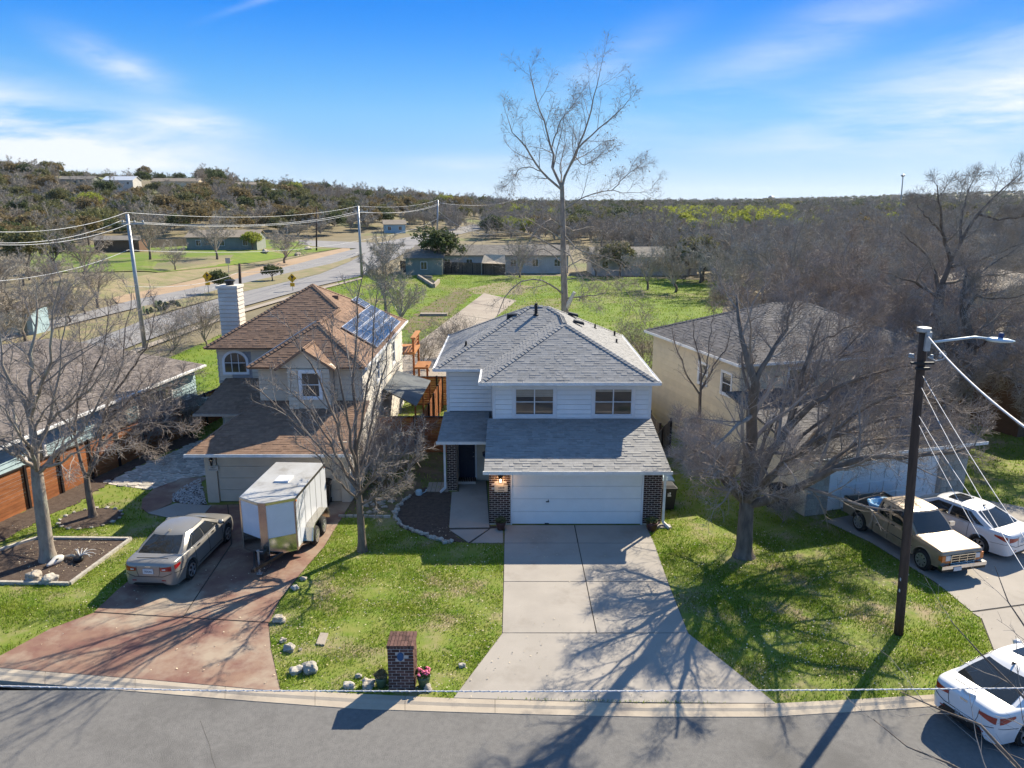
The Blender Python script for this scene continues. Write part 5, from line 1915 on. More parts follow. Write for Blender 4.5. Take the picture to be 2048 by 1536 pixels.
gutter(R, tr(-.3, -.53, 2.52), tr(GW + .3, -.53, 2.52))
gutter(R, tr(-.14, 4.95, rh), tr(11, 4.95, rh))
q = mw @ Vector((7.1, -.03, 1.95))
text('1811', .15, q, (Matrix.Rotation(ang, 3, 'Z') @ R90), M['ink'], R)

# houses further right
def simple_house(name_label, u, v, w, d_, h, rise, rz, wall, roof, cat='house', ridge='x', base=None, wins=0, over=.4, expo=.35, name='house', group=None):
    p = base or GT(u, v)
    t = thing(name, name_label, cat, p, rz, group)
    mw_ = WM[t.name]
    MB().box(-w / 2, w / 2, 0, d_, -.6, h).build('wall', M[wall], t, 'local')
    if ridge == 'x':
        a = [(-w / 2 - over, -over, h), (w / 2 + over, -over, h), (w / 2 + over, d_ / 2, h + rise), (-w / 2 - over, d_ / 2, h + rise)]
        b = [(w / 2 + over, d_ + over, h), (-w / 2 - over, d_ + over, h), (-w / 2 - over, d_ / 2, h + rise), (w / 2 + over, d_ / 2, h + rise)]
        for sx in (-1, 1):
            MB().add([(sx * w / 2, 0, h - .02), (sx * w / 2, d_, h - .02), (sx * w / 2, d_ / 2, h + rise - .12), (sx * (w / 2 - .1), 0, h - .02), (sx * (w / 2 - .1), d_, h - .02), (sx * (w / 2 - .1), d_ / 2, h + rise - .12)],
                     [(0, 1, 2), (5, 4, 3), (0, 3, 4, 1), (1, 4, 5, 2), (2, 5, 3, 0)]).build('gable', M[wall], t, 'local')
    else:
        a = [(-w / 2 - over, d_ + over, h), (-w / 2 - over, -over, h), (0, -over, h + rise), (0, d_ + over, h + rise)]
        b = [(w / 2 + over, -over, h), (w / 2 + over, d_ + over, h), (0, d_ + over, h + rise), (0, -over, h + rise)]
        for y_ in (0, d_ - .1):
            MB().add([(-w / 2, y_, h - .02), (w / 2, y_, h - .02), (0, y_, h + rise - .12), (-w / 2, y_ + .1, h - .02), (w / 2, y_ + .1, h - .02), (0, y_ + .1, h + rise - .12)],
                     [(0, 1, 2), (5, 4, 3), (0, 3, 4, 1), (1, 4, 5, 2), (2, 5, 3, 0)]).build('gable', M[wall], t, 'local')
    for f in (a, b):
        if expo:
            shingle_face(t, [tuple(mw_ @ Vector(q)) for q in f], M[roof], expo * .8, .6, 0, seed=int(u), thick=.012)
        else:
            MB().slab(f, .12).build('roof', M[roof], t, 'local')
    for k in range(wins):
        x = -w / 2 + w * (k + .5) / wins
        f = MB().box(x - .55, x + .55, -.06, .0, h - 1.9, h - .6).build('window', M['trim_white'], t, 'local')
        for sgn in (-1, 1):
            MB().box(x + (sgn * .25) - .22, x + (sgn * .25) + .22, -.085, -.055, h - 1.82, h - .68).build('pane', M['glass_dark'], f, 'local')
    return t


simple_house('two storey beige house with tan roof at the right edge behind the dark trees', 0, 0, 11, 9, 5.2, 1.6, math.radians(-6), 'stucco_beige', 'sh_tan', base=Vector((37.0, 52, 0)), wins=3, ridge='y', name='tan_roof_house')
simple_house('brown brick house with a pale tan gable roof right of the street lamp', 0, 0, 10, 9, 3.0, 2.0, math.radians(20), 'brick_wall_far', 'sh_tan', base=Vector((31.0, 39.0, 0)), wins=2, ridge='y', name='brick_house')
simple_house('low tan roofed wing with beige walls between the two right hand houses', 0, 0, 6, 6, 3.0, 1.2, math.radians(-8), 'stucco_beige', 'sh_tan', base=Vector((28.5, 48.0, 0)), wins=1, ridge='y', name='beige_wing')
# far side of the green field
fp = GT(940, 540)
t = simple_house('long low ranch house with dark brown roof behind the wooden fence across the field', 960, 520, 26, 9, 3.0, 1.5, 0, 'cream_far', 'sh_lichen', base=Vector((-3.5, 128, 0)), wins=7, name='ranch_house')
simple_house('grey gabled end wing of the ranch house beside the big evergreen tree', 880, 520, 6, 8, 2.8, 1.2, 0, 'teal_far', 'sh_lichen', base=Vector((-14.5, 124.5, 0)), wins=1, ridge='x', name='ranch_wing')
simple_house('pale ranch house with grey roof seen through the tall bare tree', 1250, 515, 17, 9, 3.0, 1.4, .05, 'cream_far', 'sh_lichen', base=Vector((22, 124, 0)), wins=5, name='ranch_house')
simple_house('long grey roofed house at the far right corner of the green field', 1320, 515, 18, 8, 2.8, 1.2, -.05, 'teal_far', 'sh_lichen', base=Vector((43, 134, 0)), wins=3, name='ranch_house')
a, b = G(800, 545), G(1010, 552)
slat_fence('long weathered grey picket fence in front of the ranch house across the field', (a.x, a.y + 1), (b.x, b.y + 1.5), 1.9, 10, horizontal=False, m='wood_grey', slats=110)
t = thing('shade_sail', 'beige shade sail behind the weathered fence of the ranch house', 'shade sail', (-3, 123, 0))
MB().add([(-5.0, 124, 2.0), (-1.0, 123.4, 1.9), (-1.2, 125.5, 3.2), (-4.6, 126, 3.3), (-3.0, 124.7, 2.3)], [(0, 1, 4), (1, 2, 4), (2, 3, 4), (3, 0, 4)]).build('sail', M['umbrella'], t)
for x, y, h in ((-5.0, 124, 2.0), (-1.0, 123.4, 1.9), (-1.2, 125.5, 3.2), (-4.6, 126, 3.3)):
    MB().tube([(x, y, 0), (x, y, h)], .05, 6).build('post', M['metal_grey'], t)
# beyond the avenue
simple_house('grey green bungalow with pale roof among trees beyond the avenue', 445, 500, 15, 9, 2.8, 1.4, .1, 'teal_far', 'sh_tan', wins=3, expo=0, name='bungalow')
simple_house('small brown wooden shed on the lawn beyond the avenue', 235, 505, 9, 5, 2.6, .8, .1, 'brick_wall_far', 'sh_lichen', wins=0, expo=0, name='shed', cat='shed')
simple_house('small teal house with pale roof beyond the avenue bend', 790, 466, 7, 7, 2.8, 1.4, .2, 'siding_blue', 'sh_tan', wins=2, expo=0, name='bungalow')
for (u, v, w, h, rise, lab, wall, roof, sx) in ((238, 384, 13, 5.0, 1.8, 'white two storey hilltop house with bright metal roof', 'cream_far', 'roof_metal', 1), (152, 372, 15, 3, 1.4, 'long grey roofed house left of the white hilltop house', 'teal_far', 'sh_lichen', 1),
                                                (350, 376, 22, 3, 1.6, 'long tan roofed house on the hill right of the white one', 'stucco_beige', 'sh_tan', 1), (490, 388, 14, 4.4, 1.2, 'pale two storey hillside house with a balcony', 'cream_far', 'sh_tan', 1),
                                                (549, 392, 8, 2.5, 1, 'small shed with bright white metal roof on the hill', 'cream_far', 'roof_metal', 1), (412, 380, 8, 3, 1.2, 'small brown roofed house between the tan and the pale hill houses', 'brick_wall_far', 'sh_brown', 1)):
    simple_house(lab, u, v, w, 8, h, rise, 0, wall, roof, wins=3, expo=0, name='hill_house')

# plank fence behind the lawn beyond the avenue
pts_ = [GT(290, 496), GT(380, 492), GT(470, 487), GT(520, 484)]
t = thing('plank_fence', 'dark plank fence behind the lawn trees beyond the avenue', 'fence', pts_[0])
for a, b in zip(pts_[:-1], pts_[1:]):
    for k in range(7):
        p, q = a.lerp(b, k / 7), a.lerp(b, (k + .97) / 7)
        MB().beam(p + Vector((0, 0, .95)), q + Vector((0, 0, .95)), .05, 1.9).build('fence_panel', M['wood_grey'], t)
for (u, v, s_) in ((1548, 0, 1),) if False else ():
    pass
for u, v, s_, lab in ((530, 507, 1.6, 'large dark boulder on the lawn nearest the side street'), (595, 512, 1.2, 'flat boulder lower down by the roadside dirt'), (617, 500, 1.5, 'boulder at the corner of the side street')):
    p = GT(u, v)
    put('boulder', RK[2], (p.x, p.y, p.z + .4), (s_ * 1.5, s_, s_ * 1.1), u, label=lab, cat='boulder')
# ------------------------------------------------------------------ vehicles
def catmull(P, m):
    """smooth a list of rows (n,k) to (m,k), along the first axis"""
    P = np.asarray(P, float)
    n = len(P)
    t = np.linspace(0, n - 1, m)
    i = np.clip(t.astype(int), 0, n - 2)
    f = (t - i).reshape((-1,) + (1,) * (P.ndim - 1))
    p0, p1, p2, p3 = P[np.maximum(i - 1, 0)], P[i], P[i + 1], P[np.minimum(i + 2, n - 1)]
    return .5 * (2 * p1 + (p2 - p0) * f + (2 * p0 - 5 * p1 + 4 * p2 - p3) * f * f + (3 * p1 - p0 - 3 * p2 + p3) * f ** 3)


class Body:
    """lower body of a car: stations (x, w, zbottom, zshoulder, ztop), half sections mirrored"""

    def __init__(self, st, nx=72, boxy=False):
        rows = []
        for x, w, zb, zs, zt in st:
            if boxy:
                sec = [(0, zb), (w * .9, zb), (w * .985, zb + .05), (w, zb + (zs - zb) * .45), (w * .985, zs - .10), (w * .96, zs - .01), (w * .9, (zs + zt) / 2 + .012), (w * .45, zt), (0, zt)]
            else:
                sec = [(0, zb), (w * .86, zb), (w * .965, zb + .07), (w, zb + (zs - zb) * .40), (w * .985, zb + (zs - zb) * .72), (w * .94, zs - .015), (w * .80, zs + (zt - zs) * .6 + .005), (w * .4, zt), (0, zt + .005)]
            rows.append([(x, y, z) for y, z in sec])
        g = catmull(np.array(rows), nx)
        g = catmull(g.transpose(1, 0, 2), 33).transpose(1, 0, 2)
        g[:, 0, 1] = 0
        g[:, -1, 1] = 0
        self.g = g
        self.xs = g[:, 16, 0]

    def mesh(self, m):
        g = self.g
        nx, nt, _ = g.shape
        full = np.concatenate([g, (g * np.array([1, -1, 1]))[:, -2:0:-1]], 1)
        k = full.shape[1]
        V = full.reshape(-1, 3)
        F = []
        for i in range(nx - 1):
            for j in range(k):
                a, b = i * k + j, i * k + (j + 1) % k
                F.append((a, b, b + k, a + k))
        F.append(tuple(range(k - 1, -1, -1)))
        F.append(tuple((nx - 1) * k + j for j in range(k)))
        return mesh_from(V, F, 'body', m, True)

    def at(self, x, t, side=1, off=0.0):
        g = self.g
        i = np.interp(x, self.xs, np.arange(len(self.xs))) if self.xs[-1] > self.xs[0] else 0
        j = t * (g.shape[1] - 1)

        def smp(i, j):
            i = min(max(i, 0), g.shape[0] - 1.001)
            j = min(max(j, 0), g.shape[1] - 1.001)
            a, b = int(i), int(j)
            fi, fj = i - a, j - b
            return (g[a, b] * (1 - fi) + g[a + 1, b] * fi) * (1 - fj) + (g[a, b + 1] * (1 - fi) + g[a + 1, b + 1] * fi) * fj
        p = smp(i, j)
        n = np.cross(smp(i + .5, j) - smp(i - .5, j), smp(i, j + .5) - smp(i, j - .5))
        n = -n / (np.linalg.norm(n) + 1e-9)
        if n[1] < 0 and abs(n[1]) > .2:
            n = -n
        p = p + n * off
        return Vector((p[0], p[1] * side, p[2]))

    def idx(self, i, t, side=1, off=0.0):
        """like at(), but by station fraction 0..1 (works round the ends)"""
        g = self.g
        ii = i * (g.shape[0] - 1)
        jj = t * (g.shape[1] - 1)

        def smp(i, j):
            i = min(max(i, 0), g.shape[0] - 1.001)
            j = min(max(j, 0), g.shape[1] - 1.001)
            a, b = int(i), int(j)
            fi, fj = i - a, j - b
            return (g[a, b] * (1 - fi) + g[a + 1, b] * fi) * (1 - fj) + (g[a, b + 1] * (1 - fi) + g[a + 1, b + 1] * fi) * fj
        p = smp(ii, jj)
        n = np.cross(smp(ii, jj + .5) - smp(ii, jj - .5), smp(ii + .5, jj) - smp(ii - .5, jj))
        n = n / (np.linalg.norm(n) + 1e-9)
        c = np.array([np.clip(p[0], -1.6, 1.6), 0, .6])
        if np.dot(n, p - c) < 0:
            n = -n
        p = p + n * off
        return Vector((p[0], p[1] * side, p[2]))

    def patch(self, i0, i1, t0, t1, side, m, name, parent, off=.006, n=8, k=6, th=.01):
        mb = MB()
        vs = []
        for a in range(n + 1):
            for b in range(k + 1):
                vs.append(self.idx(i0 + (i1 - i0) * a / n, t0 + (t1 - t0) * b / k, side, off))
        fs = [(a * (k + 1) + b, (a + 1) * (k + 1) + b, (a + 1) * (k + 1) + b + 1, a * (k + 1) + b + 1) for a in range(n) for b in range(k)]
        if side < 0:
            fs = [f[::-1] for f in fs]
        mb.add(vs, fs)
        return mb.build(name, m, parent, 'local', True)


def projector(me):
    from mathutils.bvhtree import BVHTree
    bv = BVHTree.FromPolygons([v.co for v in me.vertices], [tuple(p.vertices) for p in me.polygons])

    def hit(o, d, off):
        loc, nr_, ix, ds = bv.ray_cast(Vector(o), Vector(d))
        if loc is None:
            return None
        if nr_.dot(Vector(d)) > 0:
            nr_ = -nr_
        return loc + nr_ * off
    return hit


def proj_quad(hit, quad, axis, m, name, parent, off=.008, n=7, k=4):
    """quad: four 2D corners; axis 'rear' (y, z), 'front' (y, z) or +1 / -1 for the sides (x, z)"""
    P = []
    for a in range(n + 1):
        for b in range(k + 1):
            s, t = a / n, b / k
            p = [(quad[0][i] * (1 - s) + quad[1][i] * s) * (1 - t) + (quad[3][i] * (1 - s) + quad[2][i] * s) * t for i in (0, 1)]
            if axis == 'rear':
                q = hit((-4, p[0], p[1]), (1, 0, 0), off)
            elif axis == 'front':
                q = hit((4, p[0], p[1]), (-1, 0, 0), off)
            else:
                q = hit((p[0], 3 * axis, p[1]), (0, -axis, 0), off)
            if q is None:
                return None
            P.append(q)
    fs = [(a * (k + 1) + b, (a + 1) * (k + 1) + b, (a + 1) * (k + 1) + b + 1, a * (k + 1) + b + 1) for a in range(n) for b in range(k)]
    return MB().add(P, fs).build(name, m, parent, 'local', True)


def proj_line(hit, pts, axis, r, m, name, parent, n=8):
    P = []
    for a, b in zip(pts[:-1], pts[1:]):
        for j in range(n):
            t = j / (n - 1)
            p = (a[0] * (1 - t) + b[0] * t, a[1] * (1 - t) + b[1] * t)
            q = hit((-4, p[0], p[1]), (1, 0, 0), .002) if axis == 'rear' else (hit((4, p[0], p[1]), (-1, 0, 0), .002) if axis == 'front' else hit((p[0], 3 * axis, p[1]), (0, -axis, 0), .002))
            if q is not None and (not P or (q - P[-1]).length > .01):
                P.append(q)
    if len(P) > 2:
        return MB().tube(P, r, 4).build(name, m, parent, 'local')


def frac_of(body, x):
    return float(np.interp(x, body.xs, np.linspace(0, 1, len(body.xs))))


class Cabin:
    def __init__(self, xr0, xf0, xr1, xf1, yb, yr, zb, zr, yb_r=None, bulge=.10, crown=.06, rb=.06):
        self.p = (xr0, xf0, xr1, xf1, yb, yr, zb, zr, yb_r or yb, bulge, crown, rb)

    def side(self, s, v, sd=1, off=0.0):
        xr0, xf0, xr1, xf1, yb, yr, zb, zr, ybr, bu, cr, rb = self.p
        x = (xr0 + (xf0 - xr0) * s) * (1 - v) + (xr1 + (xf1 - xr1) * s) * v
        taper = 1 - .10 * max(0, (.28 - s) / .28) ** 1.5 - .06 * max(0, (s - .75) / .25) ** 1.5
        y = (yb * (1 - v) + yr * v) * taper + .045 * math.sin(math.pi * v)
        z = zb + (zr - zb) * v
        return Vector((x, (y + off) * sd, z + off * .2))

    def front(self, a, v, off=0.0, rear=False):
        xr0, xf0, xr1, xf1, yb, yr, zb, zr, ybr, bu, cr, rb = self.p
        s = 0 if rear else 1
        c = self.side(s, v)
        y = c.y * a
        b = (bu if not rear else -rb) * (1 - a * a)
        return Vector((c.x + b + (off * (.6 if not rear else -.6)), y, c.z + off * .8))

    def roof(self, a, b, off=0.0):
        xr0, xf0, xr1, xf1, yb, yr, zb, zr, ybr, bu, cr, rb = self.p
        c = self.side(b, 1)
        xr = xr1 - rb * (1 - a * a)
        xf = xf1 + bu * (1 - a * a)
        x = xr + (xf - xr) * b
        return Vector((x, c.y * a, zr + cr * (1 - a * a) * (1 - (2 * b - 1) ** 4) ** .5 + .02 * (1 - (2 * b - 1) ** 2) + off))

    def mesh(self, m):
        mb = MB()

        def grid(fn, n, k, flip=False):
            vs = [fn(i / n, j / k) for i in range(n + 1) for j in range(k + 1)]
            fs = [(i * (k + 1) + j, (i + 1) * (k + 1) + j, (i + 1) * (k + 1) + j + 1, i * (k + 1) + j + 1) for i in range(n) for j in range(k)]
            if flip:
                fs = [f[::-1] for f in fs]
            mb.add(vs, fs)
        grid(lambda s, v: self.side(s, v, -1), 16, 6)
        grid(lambda s, v: self.side(s, v, 1), 16, 6, True)
        grid(lambda a, v: self.front(a * 2 - 1, v), 12, 6)
        grid(lambda a, v: self.front(a * 2 - 1, v, 0, True), 12, 6, True)
        grid(lambda a, b: self.roof(a * 2 - 1, b), 12, 14, True)
        return mb.me('cabin', m, True)

    def pane(self, fn, u0, u1, v0, v1, m, name, parent, n=8, k=5, skew=(0, 0)):
        mb = MB()
        vs = []
        for i in range(n + 1):
            for j in range(k + 1):
                v = v0 + (v1 - v0) * j / k
                f = j / k
                a0 = u0 + skew[0] * f
                a1 = u1 + skew[1] * f
                vs.append(fn(a0 + (a1 - a0) * i / n, v))
        fs = [(i * (k + 1) + j, (i + 1) * (k + 1) + j, (i + 1) * (k + 1) + j + 1, i * (k + 1) + j + 1) for i in range(n) for j in range(k)]
        mb.add(vs, fs)
        return mb.build(name, m, parent, 'local', True)


def wheel(parent, x, y, r, w, spokes=5, rim=None, label=None):
    """tyre with rim; outer side faces away from the car's centre line"""
    sd = 1 if y > 0 else -1
    mb = MB().wheelcyl((x, y - sd * w / 2, r), r, w, 28, [(r * .62, -w / 2), (r * .93, -w / 2 + .005), (r, -w / 2 + .04), (r, w / 2 - .04), (r * .93, w / 2 - .005), (r * .62, w / 2)])
    wh = mb.build('wheel', M['rubber'], parent, 'local', True)
    yo = y + .002 * sd
    mb = MB()
    for k in range(spokes):
        a = 2 * math.pi * k / spokes + .3
        for da in (-.14, .14):
            mb.beam((x + .04 * math.cos(a), yo + sd * .012, r + .04 * math.sin(a)), (x + r * .60 * math.cos(a + da), yo - sd * .004, r + r * .60 * math.sin(a + da)), .045, .025, up=(0, 1, 0))
    n = 28
    for k in range(n):
        a, b = 2 * math.pi * k / n, 2 * math.pi * (k + 1) / n
        mb.beam((x + r * .63 * math.cos(a), yo, r + r * .63 * math.sin(a)), (x + r * .63 * math.cos(b), yo, r + r * .63 * math.sin(b)), .03, .03, up=(0, 1, 0))
    mb.wheelcyl((x, yo + sd * .01, r), .06, .03, 12)
    mb.build('rim', rim or M['rim'], wh, WM[parent.name])
    MB().wheelcyl((x, yo - sd * .05, r), r * .62, .02, 20).build('brake_disc', M['metal_dark'], wh, WM[parent.name])
    return wh


def cut_arches(body_obj, axles, r, yin, halfw):
    cut = MB()
    for x in axles:
        for sd in (-1, 1):
            cut.wheelcyl((x, sd * (yin + (halfw + .3 - yin) / 2), r[1]), r[0], halfw + .3 - yin, 28, [(r[0], -(halfw + .3 - yin) / 2), (r[0], (halfw + .3 - yin) / 2)])
    me = mesh_from(cut.v, cut.f, 'cutter')
    co_ = bpy.data.objects.new('cutter', me)
    COL.objects.link(co_)
    mod = body_obj.modifiers.new('arch', 'BOOLEAN')
    mod.operation = 'DIFFERENCE'
    mod.object = co_
    mod.solver = 'EXACT'
    mw_body = body_obj.matrix_world.copy()
    # work in local space: clear parent for the evaluation
    par, ml = body_obj.parent, body_obj.matrix_local.copy()
    body_obj.parent = None
    body_obj.matrix_local = Matrix.Identity(4)
    bpy.context.view_layer.update()
    dg = bpy.context.evaluated_depsgraph_get()
    nm = bpy.data.meshes.new_from_object(body_obj.evaluated_get(dg))
    body_obj.modifiers.clear()
    if len(nm.polygons) > 100:
        body_obj.data = nm
    body_obj.parent = par
    body_obj.matrix_local = ml
    bpy.data.objects.remove(co_)
    bpy.context.view_layer.update()


def sedan(name, label, loc, rz, L_, W_, paint, rims=5, sunroof=False, hatch=0.0, tail='cruze', plate_text=None, white=False, fast=False):
    t = thing(name, label, 'car', loc, rz)
    h = W_ / 2
    xr, xf = -L_ / 2, L_ / 2
    st = [(xr + .0, h * .62, .34, .80, .86), (xr + .02, h * .74, .28, .88, .94), (xr + .08, h * .85, .24, .955, 1.00), (xr + .22, h * .935, .22, .985, 1.03), (xr + .55, h * .98, .21, .985, 1.04), (xr + .95, h, .20, .98, 1.03),
          (-.8, h, .19, .965, 1.02), (0, h * .995, .19, .95, 1.0), (.7, h, .19, .93, .98), (xf - 1.35, h, .19, .90, .97), (xf - .9, h * .985, .20, .86, .94), (xf - .5, h * .95, .21, .80, .87), (xf - .22, h * .87, .23, .70, .77),
          (xf - .08, h * .72, .27, .60, .66), (xf, h * .45, .34, .50, .54)]
    bd = Body(st)
    b = link('body', bd.mesh(paint), t, WM[t.name])
    ax = (xr + .98, xf - .92)
    wr = .325
    cut_arches(b, ax, (wr + .05, wr + .02), h - .28, h)
    for x in ax:
        for sd in (-1, 1):
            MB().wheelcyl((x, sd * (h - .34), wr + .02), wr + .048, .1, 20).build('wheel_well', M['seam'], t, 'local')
            wheel(t, x, sd * (h - .015), wr, .2, rims)
    cb = Cabin(xr + (.46 if fast else .54), xf - 1.15, xr + (1.55 if fast else 1.48), xf - 2.0, h * .93, h * .66, .955, 1.38, crown=.05, bulge=.16, rb=.10)
    cbo = link('cabin', cb.mesh(paint), t, WM[t.name])
    g = M['car_glass']
    cb.pane(lambda a, v: cb.front(a, v, .012), -.90, .90, .08, .94, g, 'windscreen', t)
    cb.pane(lambda a, v: cb.front(a, v, .012, True), .88, -.88, .10, .92, g, 'rear_window', t)
    for sd in (-1, 1):
        for (u0, u1, sk) in ((.545, .90, (0, -.02)), (.205, .515, (0, 0)), (.09, .185, (.03, 0))):
            cb.pane(lambda s, v: cb.side(s, v, sd, .02), u0, u1, .14, .86, g, 'side_window', t, skew=sk)
        pts = [cb.side(.14 + .78 * k / 10, .07, sd, .014) for k in range(11)]
        MB().tube(pts, .012, 5).build('window_trim', M['chrome'], t, 'local', True)
        # door seams, handles, mirror
        mb = MB()
        for xs_ in (-.98 + .0, -.02, .98):
            pts = [bd.at(xs_ + (.06 * math.cos(k) if False else 0), tt, sd, .004) for tt in np.linspace(.30, .66, 7) for k in (0,)]
            mb.tube(pts, .006, 4)
        mb.build('door_seam', M['seam'], t, 'local')
        for xs_ in (-.80, .22):
            p = bd.at(xs_, .60, sd, .015)
            q = bd.at(xs_ + .17, .60, sd, .015)
            MB().beam(p, q, .03, .03).build('door_handle', M['chrome'] if not white else paint, t, 'local')
        p = cb.side(.90, .10, sd, .05)
        MB().lathe([(.02, -.07), (.10, -.05), (.11, .03), (.06, .08)], p + Vector((.03, sd * .09, .03)), 12).build('wing_mirror', paint, t, 'local', True)
    # lights, bumper and lid lines, laid on the body by projection
    if fast:
        MB().tube([bd.idx(frac_of(bd, xr + .16), .93, s_, .02) for s_ in (-1,)] + [bd.idx(frac_of(bd, xr + .10), 1.0, 1, .03)] + [bd.idx(frac_of(bd, xr + .16), .93, 1, .02)], .03, 6).build('boot_spoiler', paint, t, 'local', True)
    hit = projector(bd.mesh(paint))
    i1 = frac_of(bd, xr + .45)
    tr_, lens_ = M['tail_red'], M['lens']
    for sd in (-1, 1):
        if tail == 'slim':
            proj_quad(hit, [(sd * h * .42, .80), (sd * h * .82, .74), (sd * h * .82, .90), (sd * h * .42, .88)], 'rear', tr_, 'tail_light', t)
            proj_quad(hit, [(xr + .12, .75), (xr + .52, .86), (xr + .52, .91), (xr + .12, .91)], sd, tr_, 'tail_light', t)
        else:
            proj_quad(hit, [(sd * h * .44, .75), (sd * h * .80, .74), (sd * h * .80, .90), (sd * h * .42, .86)], 'rear', tr_, 'tail_light', t)
            proj_quad(hit, [(xr + .13, .76), (xr + .40, .84), (xr + .40, .91), (xr + .13, .91)], sd, tr_, 'tail_light', t)
            proj_quad(hit, [(sd * h * .50, .785), (sd * h * .62, .785), (sd * h * .62, .83), (sd * h * .50, .82)], 'rear', lens_, 'reverse_light', t, off=.014, n=3, k=2)
        proj_quad(hit, [(sd * h * .45, .56), (sd * h * .72, .58), (sd * h * .74, .70), (sd * h * .5, .62)], 'front', lens_, 'headlight', t)
        proj_quad(hit, [(sd * h * .45, .42), (sd * h * .60, .42), (sd * h * .60, .45), (sd * h * .45, .45)], 'rear', M['tail_red'], 'reflector', t, n=3, k=2)
        proj_line(hit, [(xr + .10, .66), (xr + .35, .64), (xr + .62, .60)], sd, .006, M['seam'], 'bumper_seam', t)
        proj_line(hit, [(xr + 1.5, .33), (xf - 1.4, .33)], sd, .010, M['seam'], 'sill_line', t)
    proj_line(hit, [(-h * .80, .66), (-h * .5, .56), (h * .5, .56), (h * .80, .66)], 'rear', .009, M['seam'], 'bumper_seam', t)
    proj_line(hit, [(-h * .42, .90), (-h * .40, .70), (-h * .36, .58)], 'rear', .006, M['seam'], 'boot_seam', t)
    proj_line(hit, [(h * .42, .90), (h * .40, .70), (h * .36, .58)], 'rear', .006, M['seam'], 'boot_seam', t)
    proj_quad(hit, [(-h * .66, .26), (h * .66, .26), (h * .5, .36 + .14 * fast), (-h * .5, .36 + .14 * fast)], 'rear', M['black_plastic'], 'bumper_insert', t, n=12)
    proj_quad(hit, [(-.09, .875), (.09, .875), (.09, .91), (-.09, .91)], 'rear', M['chrome'], 'badge', t, n=3, k=2)
    # boot lid seam, plate, bumper strip
    pts = [bd.idx(i1 * .9, tt, sd2, .006) for sd2, tts in ((1, np.linspace(.82, 1, 6)), (-1, np.linspace(1, .82, 6))) for tt in tts]
    MB().tube(pts, .007, 4).build('boot_seam', M['seam'], t, 'local')
    zpl = .80 if not fast else .56
    pe = bd.idx(0.0, .5, 1)
    xpl = xr + (.012 if zpl < .7 else -.004)
    plb = MB().box(xpl - .02, xpl + .06, -.165, .165, zpl - .08 - .06, zpl + .08 - .06).build('licence_plate', M['plate'], t, 'local')
    if plate_text:
        rot = Matrix.Rotation(-math.pi / 2, 3, 'Z') @ Matrix.Rotation(math.pi / 2, 3, 'X')
        q_ = text(plate_text, .085, (0, 0, 0), Matrix.Identity(3), M['ink'], plb)
        q_.matrix_local = WM[plb.name].inverted() @ WM[t.name] @ Matrix.LocRotScale(Vector((xpl - .023, 0, zpl - .065)), rot.to_euler(), None)
    # antenna fin
    p = cb.roof(0, .08)
    MB().add([p + Vector((-.09, 0, 0)), p + Vector((.09, -.025, 0)), p + Vector((.09, .025, 0)), p + Vector((-.07, 0, .09))], [(0, 1, 2), (0, 3, 1), (1, 3, 2), (2, 3, 0)]).build('aerial_fin', M['black_plastic'] if white else paint, t, 'local')
    if sunroof:
        cb.pane(lambda a, v: cb.roof(a, v, .012), -.62, .62, .42, .78, g, 'sunroof', t)
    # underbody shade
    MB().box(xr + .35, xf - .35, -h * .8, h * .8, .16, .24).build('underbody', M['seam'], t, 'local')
    # front grille
    MB().box(xf - .10, xf + .005, -h * .5, h * .5, .30, .46).build('grille', M['black_plastic'], t, 'local')
    return t


# taupe sedan on the stained driveway: tail towards the street
rb_, rf_ = G(386, 1157), G(452, 1089)
dirv = (rf_ - rb_).normalized()
hd = math.atan2(dirv.y, dirv.x)
left = Vector((-dirv.y, dirv.x, 0))
ctr = (rb_ + rf_) / 2 + left * .86
sedan('parked_sedan', 'taupe metallic sedan parked nose-in on the red stained driveway beside the trailer', (ctr.x, ctr.y + .05, .02), hd, 4.62, 1.80, M['paint_taupe'], 5, plate_text='TEXAS')
# white sedan beside the pickup: rear left light at (1790,715)zoom
wr_, wf_ = G(1957, 1108), G(1875, 1062)
p_r = G(1956, 1107)
ang2 = hd2 = math.radians(90 + 27)
dv = Vector((math.cos(hd2), math.sin(hd2), 0))
lf = Vector((-dv.y, dv.x, 0))
# rear-left wheel touches p_r: centre = p_r + forward*(L/2-.98) - left*(W/2-.1)
ctr = p_r + dv * (2.4 - .98) - lf * .82
sedan('parked_sedan', 'white sedan with dark sunroof parked beside the beige pickup truck', (ctr.x, ctr.y, .02), hd2, 4.80, 1.83, M['paint_white'], 6, sunroof=True, tail='slim', plate_text='TEXAS', white=True)
# white sedan in the street at the bottom right corner
hd3 = math.radians(22)
dv = Vector((math.cos(hd3), math.sin(hd3), 0))
lf = Vector((-dv.y, dv.x, 0))
rw = G(2022, 1487, -.05)
ctr = Vector((12.55, 15.9, 0))
sedan('parked_sedan', 'white sedan with swept rear window parked in the street at the bottom right corner', (ctr.x, ctr.y, -.05), hd3, 4.65, 1.82, M['paint_white'], 5, sunroof=True, tail='slim', plate_text='TXR-4133', white=True, fast=True)

